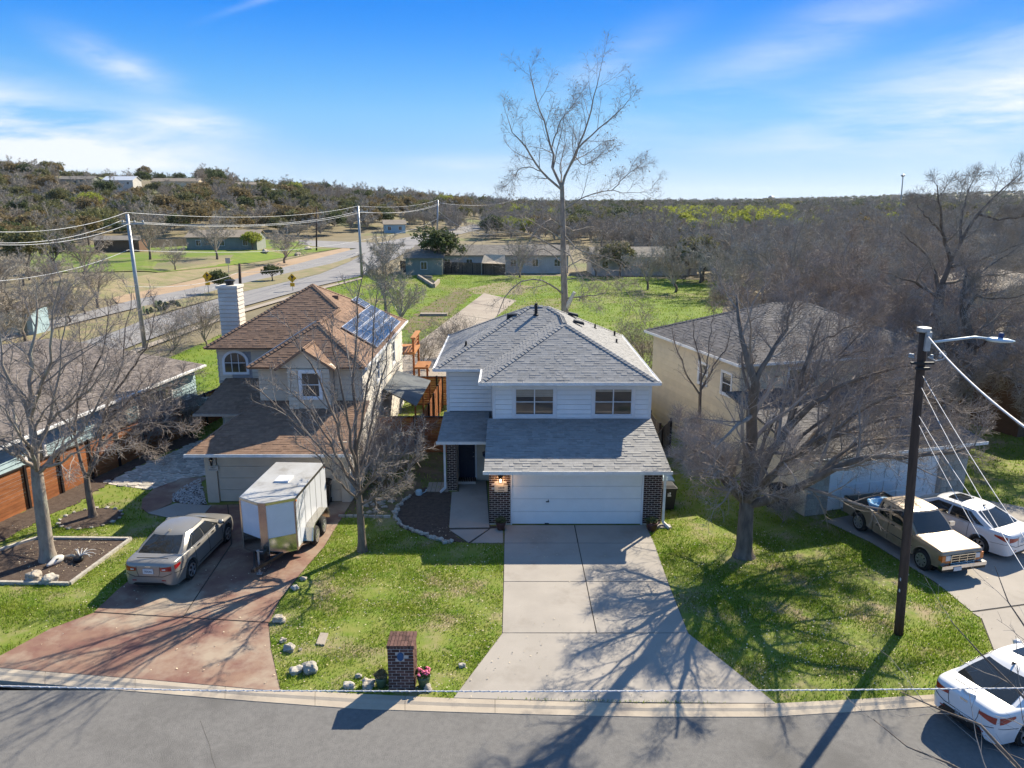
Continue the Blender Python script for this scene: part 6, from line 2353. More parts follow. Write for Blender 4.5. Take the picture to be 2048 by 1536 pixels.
# pickup
r1, f1 = G(1717, 1062), G(1836, 1136)
dv = (f1 - r1).normalized()
hp = math.atan2(dv.y, dv.x)
lf = Vector((-dv.y, dv.x, 0))
ctr = (r1 + f1) / 2 + lf * .80
PT = thing('pickup_truck', 'beige extended cab pickup truck parked nose-out with a blue plastic pool in its bed', 'pickup truck', (ctr.x, ctr.y, .02), hp)
pp = M['paint_gold']
h = .85
xr, xf = -2.45, 2.45
st = [(-.75, h, .34, 1.02, 1.04), (-.6, h, .33, 1.02, 1.05), (0, h, .33, 1.01, 1.05), (.8, h, .33, 1.0, 1.05), (1.15, h * .995, .34, .99, 1.06), (1.7, h * .99, .36, .97, 1.03), (2.15, h * .975, .38, .95, .995), (2.33, h * .96, .42, .92, .955), (2.38, h * .92, .48, .86, .90)]
bd = Body(st, 60, boxy=True)
b = link('body', bd.mesh(pp), PT, WM[PT.name])
ax = (-1.50, 1.62)
wr = .35
cut_arches(b, (ax[1],), (wr + .06, wr + .02), h - .3, h)
# bed walls
bedm = MB()
for sd in (-1, 1):
    y0_, y1_ = (h - .07) * sd, h * sd
    ya, yb = min(y0_, y1_), max(y0_, y1_)
    # arch shaped lower edge
    prof = [(-2.42, .42), (-2.38, 1.03), (-.79, 1.03), (-.79, .36), (ax[0] + wr + .09, .38)] + [(ax[0] + (wr + .07) * math.cos(a), wr + .02 + (wr + .07) * math.sin(a)) for a in np.linspace(.08, math.pi - .08, 14)] + [(ax[0] - wr - .09, .42)]
    k = len(prof)
    bedm.add([(x, ya, z) for x, z in prof] + [(x, yb, z) for x, z in prof], [tuple(range(k)), tuple(range(2 * k - 1, k - 1, -1))] + [(i, i + k, (i + 1) % k + k, (i + 1) % k) for i in range(k)])
bedm.build('bed_side', pp, PT, 'local')
MB().box(-2.44, -2.38, -h + .02, h - .02, .50, 1.02).build('tailgate', pp, PT, 'local')
MB().box(-2.38, -.8, -h + .07, h - .07, .55, .60).box(-.85, -.80, -h + .07, h - .07, .6, 1.0).build('bed_floor', M['black_plastic'], PT, 'local')
for sd in (-1, 1):
    MB().box(-2.38, -.82, sd * (h - .035) - .05, sd * (h - .035) + .05, 1.03, 1.055).build('bed_rail', M['metal_dark'], PT, 'local')
    MB().box(ax[0] - .42, ax[0] + .42, min(sd * .55, sd * .78), max(sd * .55, sd * .78), .6, .82).build('wheel_box', M['black_plastic'], PT, 'local')
cb = Cabin(-.78, 1.18, -.70, .55, h * .93, h * .74, 1.02, 1.60, crown=.03, bulge=.07, rb=.01)
link('cabin', cb.mesh(pp), PT, WM[PT.name])
g = M['car_glass']
cb.pane(lambda a, v: cb.front(a, v, .012), -.90, .90, .08, .92, g, 'windscreen', PT)
cb.pane(lambda a, v: cb.front(a, v, .012, True), .8, -.8, .15, .85, g, 'rear_window', PT)
for sd in (-1, 1):
    cb.pane(lambda s, v: cb.side(s, v, sd, .010), .45, .89, .10, .86, g, 'side_window', PT, skew=(0, -.02))
    cb.pane(lambda s, v: cb.side(s, v, sd, .010), .08, .38, .12, .84, g, 'side_window', PT)
    mb = MB()
    for xs_ in (-.02, 1.08):
        mb.tube([bd.at(xs_, tt, sd, .004) for tt in np.linspace(.25, .66, 7)], .007, 4)
    mb.build('door_seam', M['seam'], PT, 'local')
    p = bd.at(.12, .58, sd, .015)
    MB().beam(p, p + Vector((.14, 0, 0)), .03, .04).build('door_handle', M['black_plastic'], PT, 'local')
    p = cb.side(.86, .08, sd, .04)
    MB().box(p.x - .05, p.x + .05, min(p.y + sd * .02, p.y + sd * .22), max(p.y + sd * .02, p.y + sd * .22), p.z, p.z + .14).build('wing_mirror', M['chrome'], PT, 'local')
    p = bd.at(-.5, .40, sd, .012)
    q = bd.at(2.2, .40, sd, .012)
    MB().tube([bd.at(x, .38, sd, .012) for x in np.linspace(-.6, 1.15, 6)], .015, 5).build('side_moulding', M['black_plastic'], PT, 'local')
    MB().box(2.37, 2.415, min(sd * .46, sd * .66), max(sd * .46, sd * .66), .66, .82).build('headlight', M['lens'], PT, 'local')
    MB().box(2.36, 2.41, min(sd * .665, sd * .80), max(sd * .665, sd * .80), .62, .84).box(2.37, 2.412, min(sd * .46, sd * .66), max(sd * .46, sd * .66), .58, .655).box(2.28, 2.37, min(sd * .80, sd * .825), max(sd * .80, sd * .825), .66, .82).build('indicator', M['amber'], PT, 'local')
    for x in ax:
        wheel(PT, x, sd * (h + .0), wr, .22, 8)
        if x > 0:
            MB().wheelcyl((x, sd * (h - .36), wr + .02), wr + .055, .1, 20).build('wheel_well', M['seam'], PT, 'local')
mb = MB().box(2.37, 2.42, -.46, .46, .56, .84)
mb.build('grille_backing', M['black_plastic'], PT, 'local')
mb = MB()
for z in (.57, .66, .745, .83):
    mb.box(2.415, 2.435, -.46, .46, z - .012, z + .012)
for y in (-.46, -.155, .155, .46):
    mb.box(2.415, 2.437, y - .012, y + .012, .56, .84)
mb.build('grille', M['alu'], PT, 'local')
MB().box(2.36, 2.52, -.86, .86, .42, .54).build('front_bumper', M['chrome'], PT, 'local')
MB().box(2.30, 2.50, -.84, .84, .32, .415).build('bumper_valance', M['black_plastic'], PT, 'local')
MB().box(2.525, 2.54, -.42, -.12, .35, .48).build('licence_plate', M['plate'], PT, 'local')
MB().box(-2.55, -2.44, -.82, .82, .38, .50).build('rear_bumper', M['chrome'], PT, 'local')
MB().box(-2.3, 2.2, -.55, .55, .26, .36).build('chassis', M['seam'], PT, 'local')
# the pool in the bed
bp = WM[PT.name] @ Vector((-1.25, -.05, .62))
t = thing('wading_pool', 'light blue plastic wading pool lying in the bed of the beige pickup', 'wading pool', tuple(bp), hp)
mb = MB()
n = 26
rings = [(0.0, .30), (.34, .30), (.36, .52), (.50, .56), (.52, .50), (.44, .30), (.42, .26), (0.0, .26)]
for rr_, z in rings:
    for k in range(n):
        a = 2 * math.pi * k / n
        q = rr_ * (1 + .04 * math.sin(a * 7)) + .001
        mb.v.append((q * math.cos(a) * 1.0, q * math.sin(a) * 1.15, z))
for i in range(len(rings) - 1):
    for k in range(n):
        a, b_ = i * n + k, i * n + (k + 1) % n
        mb.f.append((a, b_, b_ + n, a + n))
mb.build('shell', M['blue_plastic'], t, 'local', True)
for k in range(5):
    MB().lathe([(.06, 0), (.08, .05), (.05, .09)], (.3 * math.cos(k * 1.2), .32 * math.sin(k * 1.2), .30), 10).build('moulded_bump', M['blue_plastic'], t, 'local', True)

# ------------------------------------------------------------------ cargo trailer
# tongue towards the street; wheels on the right side at (634,1085),(650,1062)
w1, w2 = G(637, 1090), G(652, 1066)
dv = (w1 - w2).normalized()
ht = math.atan2(-.995, -.05)
dv = Vector((math.cos(ht), math.sin(ht), 0))
fr_ = A(528, 1012, 22.9)
TR = thing('cargo_trailer', 'white enclosed cargo trailer with V nose and tandem wheels on the stained driveway', 'trailer', (-8.13, 25.1, .02), ht)
hw = .93
xb0, xb1, xn = -1.85, 1.6, 2.08
z0, z1t = .42, 2.28
outl = [(xb0, -hw), (xb1, -hw), (xn, -.12), (xn, .12), (xb1, hw), (xb0, hw)]
MB().prism(outl, z0, z1t).build('box_body', M['trailer_white'], TR, 'local')
MB().prism([(x * 1.0, y * 1.0) for x, y in [(xb0, -hw), (xb1, -hw), (xn, -.12), (xn, .12), (xb1, hw), (xb0, hw)]], z1t + .002, z1t + .03).build('roof', M['trailer_roof'], TR, 'local')
mb = MB()
for p, q in zip(outl, outl[1:] + outl[:1]):
    mb.beam((*p, z1t - .02), (*q, z1t - .02), .04, .09)
mb.build('roof_trim', M['alu'], TR, 'local')
mb = MB().box(xn - .03, xn + .02, -.13, .13, z0, z1t - .06)
mb.build('nose_strip', M['alu'], TR, 'local')
for sd in (-1, 1):
    a, b = Vector((xb1 + .0, sd * (hw + .0), 0)), Vector((xn, sd * .13, 0))
    d_ = (b - a).normalized()
    nn = Vector((d_.y, -d_.x, 0)) * (1 if sd < 0 else -1)
    if nn.x < 0:
        nn = -nn
    mb = MB()
    o1 = nn * .004
    o2 = nn * .012
    A1, B1 = a + d_ * .03, b - d_ * .01
    vs = [A1 + o1 + Vector((0, 0, z0)), B1 + o1 + Vector((0, 0, z0)), B1 + o1 + Vector((0, 0, z0 + .62)), A1 + o1 + Vector((0, 0, z0 + .62)),
          A1 + o2 + Vector((0, 0, z0)), B1 + o2 + Vector((0, 0, z0)), B1 + o2 + Vector((0, 0, z0 + .62)), A1 + o2 + Vector((0, 0, z0 + .62))]
    mb.add(vs, [(0, 1, 2, 3), (7, 6, 5, 4), (0, 4, 5, 1), (1, 5, 6, 2), (2, 6, 7, 3), (3, 7, 4, 0)])
    mb.build('stone_guard', M['chrome'], TR, 'local')
    MB().beam((xb1, sd * hw, z0), (xb1, sd * hw, z1t - .07), .05, .05).build('corner_trim', M['alu'], TR, 'local')
    MB().box(xb0, xb1, sd * (hw + .008) - .008, sd * (hw + .008) + .008, z0, z0 + .07).build('side_trim', M['alu'], TR, 'local')
    # fender over two wheels
    prof = [(x + .15, z) for x, z in [(-1.35, .42), (-1.20, .86), (-.95, .95), (.35, .95), (.60, .86), (.75, .42), (.68, .42), (.55, .82), (.33, .90), (-.93, .90), (-1.15, .82), (-1.28, .42)]]
    k = len(prof)
    ya, yb = (hw + .01, hw + .30) if sd > 0 else (-hw - .30, -hw - .01)
    mb = MB()
    mb.add([(x, ya, z) for x, z in prof] + [(x, yb, z) for x, z in prof], [(i, i + k, (i + 1) % k + k, (i + 1) % k) for i in range(k)] +
           [tuple(range(k)), tuple(range(2 * k - 1, k - 1, -1))])
    mb.build('fender', M['alu'], TR, 'local')
    MB().add([(x, sd * (hw + .29), z) for x, z in [(-1.35, .5), (-1.2, .86), (-.95, .95), (.35, .95), (.6, .86), (.75, .5)]] + [(x, sd * (hw + .28), z) for x, z in [(-1.35, .5), (-1.2, .86), (-.95, .95), (.35, .95), (.6, .86), (.75, .5)]],
             [(0, 1, 2, 3, 4, 5), (11, 10, 9, 8, 7, 6)]).v if False else None
    for x in (-.57, .27):
        wheel(TR, x, sd * (hw + .25), .34, .2, 8)
MB().box(-.35, .25, -.25, .25, z1t + .03, z1t + .09).build('roof_vent', M['trailer_white'], TR, 'local')
mb = MB()
for sd in (-1, 1):
    mb.beam((xb1 + .1, sd * .55, .42), (xn + 1.0, 0, .42), .06, .10)
mb.build('tongue', M['metal_dark'], TR, 'local')
MB().lathe([(.035, 0), (.035, .75), (.05, .76), (.05, .80)], (xn + .62, 0, .12), 10).box(xn + .55, xn + .69, -.08, .08, .08, .12).beam((xn + .62, 0, .88), (xn + .62, .16, .88), .025, .025).build('jack', M['metal_grey'], TR, 'local')
MB().box(xn + .95, xn + 1.15, -.06, .06, .40, .52).box(xn + .15, xn + .5, -.12, .12, .5, .72).build('coupler', M['metal_dark'], TR, 'local')
MB().tube([(xn + .1, .15, .6), (xn + .4, .3, .35), (xn + .7, .22, .2), (xn + .9, .05, .45)], .012, 6).build('cable', M['rubber'], TR, 'local', True)
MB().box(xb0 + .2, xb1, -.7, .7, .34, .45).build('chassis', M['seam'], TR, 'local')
for k in range(5):
    x = xb0 + .62 * (k + 1)
    for sd in (-1, 1):
        MB().box(x - .012, x + .012, sd * (hw + .004) - .004, sd * (hw + .004) + .004, z0 + .08, z1t - .08).build('panel_seam', M['trailer_roof'], TR, 'local')
for sd in (-1, 1):
    for x in (xb0 + .1, xb1 - .08):
        MB().box(x - .05, x + .05, sd * (hw + .025) - .012, sd * (hw + .025) + .012, z1t - .12, z1t - .08).build('marker_light', M['amber'], TR, 'local')
MB().box(xb1 - .72, xb1 - .66, -hw - .03, -hw - .01, 1.1, 1.3).build('door_latch', M['metal_grey'], TR, 'local')
MB().box(xb1 - 1.5, xb1 - .75, -hw - .012, -hw - .002, z0 + .1, z1t - .2).build('side_door', M['trailer_white'], TR, 'local')

# ------------------------------------------------------------------ poles, wires, lamp, signs
pb = G(1797, 1268)
ptop = A(1848, 658, 19.2)
PO = thing('utility_pole', 'dark wooden utility pole with a street lamp arm leaning slightly left on the right lawn', 'utility pole', (pb.x, pb.y, 0))
k_ = [pb.lerp(ptop, i / 12) for i in range(13)]
MB().tube([Vector((p.x, p.y, p.z)) for p in k_], [.125 - .02 * i / 12 for i in range(13)], 16).build('pole', M['pole_wood'], PO, smooth_=True)
MB().lathe([(.15, -.02), (.17, 0), (.17, .10), (.13, .11)], (ptop.x, ptop.y, ptop.z - .06), 14).build('pole_cap', M['metal_grey'], PO)
MB().box(ptop.x - .02, ptop.x + .12, ptop.y - .2, ptop.y - .12, ptop.z - .55, ptop.z - .05).build('junction_box', M['metal_grey'], PO)
zb_ = ptop.z - .9
MB().box(ptop.x - .32, ptop.x + .28, ptop.y - .2, ptop.y - .13, zb_, zb_ + .06).box(ptop.x - .18, ptop.x + .18, ptop.y - .22, ptop.y - .13, zb_ - .14, zb_ - .08).build('bracket', M['black_plastic'], PO)
mb = MB()
for dx in (-.36, -.3, .2, .42):
    mb.lathe([(.03, 0), (.05, .03), (.03, .06), (.05, .09), (.03, .12)], (ptop.x + dx, ptop.y - .17, zb_ + .1 + abs(dx) * .2), 8)
mb.build('insulator', M['metal_grey'], PO)
MB().tube([(ptop.x + .1, ptop.y - .18, zb_ + .2), (ptop.x + .3, ptop.y - .2, zb_ + .1), (ptop.x + .5, ptop.y - .2, zb_ + .15), (ptop.x + .55, ptop.y - .2, zb_ + .28), (ptop.x + .42, ptop.y - .2, zb_ + .33)], .015, 6).build('drip_loop', M['wire_grey'], PO, smooth_=True)
mb = MB()
for dz in (1.3, 2.6):
    q = pb.lerp(ptop, .12 + dz * .03)
    mb.box(q.x - .16, q.x - .15, q.y - .17, q.y - .12, q.z, q.z + .08)
mb.build('tag', M['plate'], PO)
# lamp arm
a0_ = A(1862, 685, 19.2)
arm = [a0_, A(1900, 680, 19.15), A(1950, 674, 19.1), A(1975, 677, 19.1)]
MB().tube(arm, [.035, .033, .03, .03], 10).build('lamp_arm', M['lamp_blue'], PO, smooth_=True)
hpnt = A(1972, 678, 19.1)
mb = MB()
pf = [(0, .05, .04), (.12, .10, .06), (.35, .17, .07), (.6, .15, .05), (.75, .03, .02)]
vs = []
for x, w, h_ in pf:
    for k in range(10):
        a = 2 * math.pi * k / 10
        vs.append((hpnt.x + x, hpnt.y + w * math.cos(a), hpnt.z - x * .08 + h_ * math.sin(a)))
fs = [(i * 10 + k, i * 10 + (k + 1) % 10, (i + 1) * 10 + (k + 1) % 10, (i + 1) * 10 + k) for i in range(4) for k in range(10)] + [tuple(range(9, -1, -1)), tuple(40 + k for k in range(10))]
mb.add(vs, fs)
mb.build('lamp_head', M['lamp_blue'], PO, smooth_=True)
MB().lathe([(.06, 0), (.065, .1), (.04, .13)], (hpnt.x + .38, hpnt.y, hpnt.z + .03), 12).build('photocell', mat('dark blue plastic', (.02, .05, .16), rough=.4, scale=3), PO)


def wire(label, pts, r, m, sag=0.0, n=24, cat='wire', group=None, name='overhead_wire', twist=0):
    out = []
    for a, b in zip(pts[:-1], pts[1:]):
        a, b = Vector(a), Vector(b)
        for k in range(n):
            t = k / n
            p = a.lerp(b, t)
            p.z -= sag * 4 * t * (1 - t)
            out.append(p)
    out.append(Vector(pts[-1]))
    mb = MB().tube(out, r, 5)
    if twist:
        o2 = []
        for i in range((len(out) - 1) * twist + 1):
            f = i / twist
            j = min(int(f), len(out) - 2)
            p = out[j].lerp(out[j + 1], f - j)
            a = i * .9
            o2.append(p + Vector((0, math.cos(a) * r * 1.4, math.sin(a) * r * 1.0)))
        mb.tube(o2, r * .5, 4)
    return mb.build(name, m, label=label, cat=cat, group=group, smooth_=True)


c1, c2 = G(-200, 1368, 6.4), G(2250, 1377, 6.4)
mid = G(1024, 1385, 6.4)
wire('thick twisted cable crossing the whole picture level above the kerb', [A(-250, 1366, 8.0), A(400, 1381, 8.0), A(1024, 1383, 8.0), A(1650, 1380, 8.0), A(2300, 1374, 8.0)], .0075, M['wire'], n=40, twist=6)
tp = Vector((ptop.x + .03, ptop.y - .15, ptop.z - .15))
wire('bright white thick service wire running from the pole top to the right edge', [tp, A(2060, 862, 11.5)], .022, M['wire'], .12)
wire('upper thin wire slanting down right below the bright service wire', [A(1846, 752, 19.0), A(2100, 1150, 11.5)], .008, M['wire'], .1)
wire('middle thin wire of the group slanting down right from the pole', [A(1843, 775, 19.0), A(2080, 1190, 11.5)], .008, M['wire'], .12)
wire('lower thin wire slanting from the pole over the white sedan', [A(1838, 832, 19.0), A(1990, 1060, 14)], .008, M['wire'], .06)
wire('lowest thin wire ending beside the white sedan near the pickup', [A(1838, 850, 19.0), A(1960, 1075, 14.5)], .007, M['wire'], .06)


def line_pole(label, base, top, r, m='metal_grey', arm=None, group=None):
    t = thing('utility_pole', label, 'utility pole', base, group=group)
    MB().tube([base, top], [r, r * .7], 10).build('pole', M[m], t, smooth_=True)
    if arm:
        MB().beam(Vector(top) + Vector((-arm[0], 0, -arm[2])), Vector(top) + Vector((arm[1], 0, -arm[2])), .12, .12).build('crossarm', M[m], t)
        mb = MB()
        for dx in (-arm[0] + .1, arm[1] - .1, arm[1] * .4):
            mb.lathe([(.05, 0), (.09, .1), (.05, .2)], Vector(top) + Vector((dx, 0, -arm[2] + .06)), 8)
        mb.build('insulator', M['metal_grey'], t)
    return t


b1 = G(290, 698)
t1 = A(254, 428, b1.y)
line_pole('tall grey steel pole at the left beyond the blue house roof', b1, t1, .19, arm=(.5, 1.3, .75))
b2 = G(724, 556)
t2_ = A(716, 412, b2.y)
line_pole('tall grey steel pole beside the avenue near the white picket of saplings', b2, t2_, .22, arm=(.6, 1.5, .8))
b2o = bpy.data.objects['utility_pole.002']
b2o['label'] = 'tall grey steel pole beside the avenue above the green field corner'
p3 = GT(874, 478)
t3 = A(876, 400, p3.y)
line_pole('third grey steel pole in line behind the big evergreen tree', p3, t3, .28, arm=(.9, 1.8, .9))
p4 = GT(917, 455)
line_pole('small dark wooden pole behind the evergreen beyond the third steel pole', p4, A(917, 418, p4.y), .25, 'pole_wood', arm=(1.2, 1.2, .5))
p5 = GT(633, 502)
line_pole('brown wooden pole at the side street beyond the avenue', p5, A(633, 412, p5.y), .2, 'pole_wood')
p6 = G(480, 600)
line_pole('short brown wooden pole in the avenue median behind the chimney', G(481, 587), A(479, 527, G(481, 587).y), .22, 'pole_wood')
wires = [((-150, 449), (252, 425), (716, 412), (876, 399)), ((-150, 470), (240, 442), (710, 424), (874, 408)), ((-150, 474), (262, 446), (724, 424), (880, 408))]
Ys = (45, b1.y, b2.y, p3.y)
for i, wv in enumerate(wires):
    pts = [A(u, v, Y) for (u, v), Y in zip(wv, Ys)]
    wire(('topmost', 'second', 'third')[i] + ' of the three power lines strung between the grey steel poles', pts, .022, M['wire'], 1.0 if i else .9, n=16)
pts = [A(-150, 565, 45), A(256, 500, b1.y), A(718, 481, b2.y), A(874, 438, p3.y)]
wire('lower communication cable between the steel poles across the lawn', pts, .02, M['wire'], .8, n=16)
wire('lowest slack cable crossing the avenue left of the chimney', [A(250, 572, b1.y), A(476, 545, G(481, 587).y), A(716, 505, b2.y)], .025, M['wire_grey'], .7, n=16)
wire('three-strand line leaving the third steel pole towards the tall bare tree', [t3 + Vector((.5, 0, -.9)), A(1040, 396, 420)], .05, M['wire_grey'], 2.0, n=16)
wire('slack wire from the third steel pole down to the ranch house', [t3 + Vector((0, 0, -3)), A(985, 470, 150)], .03, M['wire_grey'], 1.5, n=16)
# far masts
q = A(1803, 398, 900)
MB().tube([(q.x, 900, tz(q.x, 900)), (A(1806, 352, 900).x, 900, A(1806, 352, 900).z)], [.9, .6], 8).lathe([(.6, 0), (2.2, .8), (2.2, 2.2), (.6, 3)], (A(1806, 352, 900).x, 900, A(1806, 352, 900).z - 1), 10).build('light_mast', M['metal_grey'], label='thin tall light mast rising above the horizon on the right', cat='mast')
q = A(1542, 396, 1500)
MB().tube([(q.x, 1500, tz(q.x, 1500)), (q.x, 1500, q.z)], 1.0, 8).lathe([(1, 0), (5, 1.5), (5.5, 4), (3, 6)], (q.x, 1500, q.z - 2), 12).build('water_tower', M['metal_grey'], label='tiny water tower on the horizon right of the tall bare tree', cat='water tower')


def warning_sign(label, u, v_base, v_top):
    b = G(u, v_base)
    tt = A(u, v_top, b.y)
    t = thing('road_sign', label, 'road sign', b)
    hh = tt.z
    MB().tube([b, (b.x, b.y, hh)], .045, 6).build('post', M['metal_grey'], t)
    s = .62
    c = Vector((b.x, b.y - .06, hh - s))
    MB().add([c + Vector((0, 0, s)), c + Vector((s, 0, 0)), c + Vector((0, 0, -s)), c + Vector((-s, 0, 0)), c + Vector((0, .03, s)), c + Vector((s, .03, 0)), c + Vector((0, .03, -s)), c + Vector((-s, .03, 0))],
             [(3, 2, 1, 0), (4, 5, 6, 7), (0, 1, 5, 4), (1, 2, 6, 5), (2, 3, 7, 6), (3, 0, 4, 7)]).build('sign_plate', M['sign_yellow'], t)
    MB().beam(c + Vector((0, -.01, -.35)), c + Vector((0, -.01, .2)), .1, .02, up=(0, 1, 0)).beam(c + Vector((0, -.01, 0)), c + Vector((.22, -.01, .22)), .09, .02, up=(0, 1, 0)).add(
        [c + Vector((-.16, -.015, .16)), c + Vector((.16, -.015, .16)), c + Vector((0, -.015, .42))], [(0, 1, 2)]).build('arrow_symbol', M['ink'], t)
    MB().box(b.x - .3, b.x + .3, b.y - .07, b.y - .03, hh - s * 2 - .5, hh - s * 2 - .02).build('distance_plate', M['sign_yellow'], t)


warning_sign('yellow diamond warning sign with black arrow left of the round median bush', 418, 592, 543)
warning_sign('yellow diamond warning sign with black arrow beside the near lane of the avenue', 586, 583, 547)
q = GT(458, 548)
t = thing('street_sign', 'small grey street sign on the far verge of the avenue', 'road sign', q)
hh = A(458, 516, q.y).z
MB().tube([q, (q.x, q.y, hh)], .05, 6).build('post', M['metal_grey'], t)
MB().box(q.x - .4, q.x + .4, q.y - .06, q.y - .02, hh - .9, hh).build('sign_plate', M['metal_grey'], t)

# bones and ornaments on the left bed
q = G(106, 1128)
t = thing('animal_skull', 'bleached animal skull lying at the foot of the big left tree', 'skull', (q.x, q.y, 0))
mb = MB()
vs = []
pf = [(-.26, .07, .08), (-.16, .15, .13), (-.04, .17, .15), (.08, .13, .12), (.20, .09, .08), (.32, .065, .05), (.36, .03, .03)]
for x, w, h_ in pf:
    for k in range(10):
        a = 2 * math.pi * k / 10
        vs.append((q.x + .12 - .25 * x + w * math.cos(a) * .9, q.y - x, .13 - .05 * x + h_ * math.sin(a)))
mb.add(vs, [(i * 10 + k, i * 10 + (k + 1) % 10, (i + 1) * 10 + (k + 1) % 10, (i + 1) * 10 + k) for i in range(6) for k in range(10)] + [tuple(range(9, -1, -1)), tuple(60 + k for k in range(10))])
mb.build('cranium', M['bone'], t, smooth_=True)
for sd in (-1, 1):
    MB().lathe([(.035, -.01), (.04, .01), (.01, .02)], (q.x + .12 + sd * .10, q.y - .06, .21), 10).build('eye_socket', M['seam'], t)
q = G(162, 1122)
t = thing('antler_pile', 'pile of white antlers over a dark pot on the left mulch bed', 'antlers', (q.x, q.y, 0))
MB().lathe([(.10, 0), (.16, .06), (.17, .16), (.1, .2)], (q.x - .05, q.y - .05, 0), 12).build('dark_pot', M['black_plastic'], t, smooth_=True)
rr = random.Random(9)
for k in range(9):
    a = rr.uniform(-.9, 2.8)
    pts = [Vector((q.x, q.y, .16))]
    for j in range(5):
        pts.append(pts[-1] + Vector((math.cos(a) * .11, math.sin(a) * .09, .09 - j * .035)))
        a += rr.uniform(-.3, .45)
    MB().tube(pts, [.022, .02, .018, .015, .012, .006], 6).build('antler', M['bone'], t, smooth_=True)
MB().tube([(q.x - .75, q.y - .02, .03), (q.x - .6, q.y + .1, .12), (q.x - .35, q.y + .13, .15), (q.x - .12, q.y + .08, .12)], [.02, .045, .05, .04], 8).build('curved_horn', M['umbrella'], t, smooth_=True)
# ------------------------------------------------------------------ trees
def nrm(a):
    return a / (np.linalg.norm(a, axis=-1, keepdims=True) + 1e-9)


def resample(pts, rad, k):
    """smooth polyline through pts -> (k,3), radii (k,)"""
    P = catmull(np.array([list(p) + [r] for p, r in zip(pts, rad)]), 40)
    d = np.concatenate([[0], np.cumsum(np.linalg.norm(np.diff(P[:, :3], axis=0), axis=1))])
    t = np.linspace(0, d[-1], k)
    return np.stack([np.interp(t, d, P[:, i]) for i in range(3)], -1), np.interp(t, d, P[:, 3])


def children(g, P, R, m, smin, lenf, ang, up, k, rr, rmin, wob=.12, droop=0.0, lenabs=None, smax=1.0, lmin=0.0, flat=1.0):
    n, kk, _ = P.shape
    seg = np.linalg.norm(np.diff(P, axis=1), axis=2)
    L = seg.sum(1)
    s = smin + (smax - smin) * (np.arange(m)[None] + g.random((n, m))) / m
    f = np.clip(s * (kk - 1), 0, kk - 1.001)
    i = f.astype(int)
    fr = (f - i)[..., None]
    idx = np.arange(n)[:, None]
    p = P[idx, i] * (1 - fr) + P[idx, i + 1] * fr
    T = nrm(P[idx, i + 1] - P[idx, i])
    r = R[idx, i] * (1 - fr[..., 0]) + R[idx, i + 1] * fr[..., 0]
    az = (np.arange(m)[None] * 2.4 + g.uniform(0, 6.28, (n, 1)) + g.normal(0, .5, (n, m)))
    ref = np.where(np.abs(T[..., 2:3]) > .9, np.array([1., 0, 0]), np.array([0, 0, 1.]))
    U = nrm(np.cross(T, ref))
    V = np.cross(T, U)
    a = np.radians(ang) * g.uniform(.65, 1.3, (n, m))
    d = np.cos(a)[..., None] * T + np.sin(a)[..., None] * (np.cos(az)[..., None] * U + np.sin(az)[..., None] * V * flat)
    d[..., 2] += up
    d = nrm(d)
    if lenabs is None:
        ln = L[:, None] * lenf * (1 - .55 * (s - smin) / (1.001 - smin)) * g.uniform(.55, 1.25, (n, m))
    else:
        ln = lenabs * g.uniform(.5, 1.3, (n, m)) * (1 - .3 * s)
    ln = np.maximum(ln, lmin)
    N = n * m
    p, d, ln, r0 = p.reshape(N, 3), d.reshape(N, 3), ln.reshape(N), np.maximum(r.reshape(N) * rr, rmin)
    out = np.empty((N, k, 3))
    out[:, 0] = p
    for j in range(1, k):
        out[:, j] = out[:, j - 1] + d * (ln / (k - 1))[:, None]
        d = d + g.normal(0, wob, (N, 3))
        d[:, 2] += (.05 if droop == 0 else -droop)
        d = nrm(d)
    rad = r0[:, None] * (1 - .72 * np.linspace(0, 1, k)[None] ** .9)
    return out, np.maximum(rad, rmin * .6)


def tubes(P, R, sides):
    n, k, _ = P.shape
    T = np.empty_like(P)
    T[:, 1:-1] = P[:, 2:] - P[:, :-2] if k > 2 else T[:, 1:-1]
    T[:, 0] = P[:, 1] - P[:, 0]
    T[:, -1] = P[:, -1] - P[:, -2]
    T = nrm(T)
    ref = nrm(np.cross(T[:, :1], np.array([.31, .52, .79])))
    U = nrm(ref - T * (ref * T).sum(-1, keepdims=True))
    V = np.cross(T, U)
    a = np.arange(sides) * 2 * math.pi / sides
    ring = P[:, :, None] + R[:, :, None, None] * (np.cos(a)[None, None, :, None] * U[:, :, None] + np.sin(a)[None, None, :, None] * V[:, :, None])
    verts = ring.reshape(-1, 3)
    base = (np.arange(n)[:, None, None] * k + np.arange(k - 1)[None, :, None]) * sides
    j = np.arange(sides)[None, None]
    j2 = (j + 1) % sides
    F = np.stack([base + j, base + j2, base + sides + j2, base + sides + j], -1).reshape(-1, 4)
    return verts, F


def merge(parts):
    V, F, o = [], [], 0
    for v, f in parts:
        V.append(v)
        F.append(f + o)
        o += len(v)
    return np.concatenate(V), np.concatenate(F)


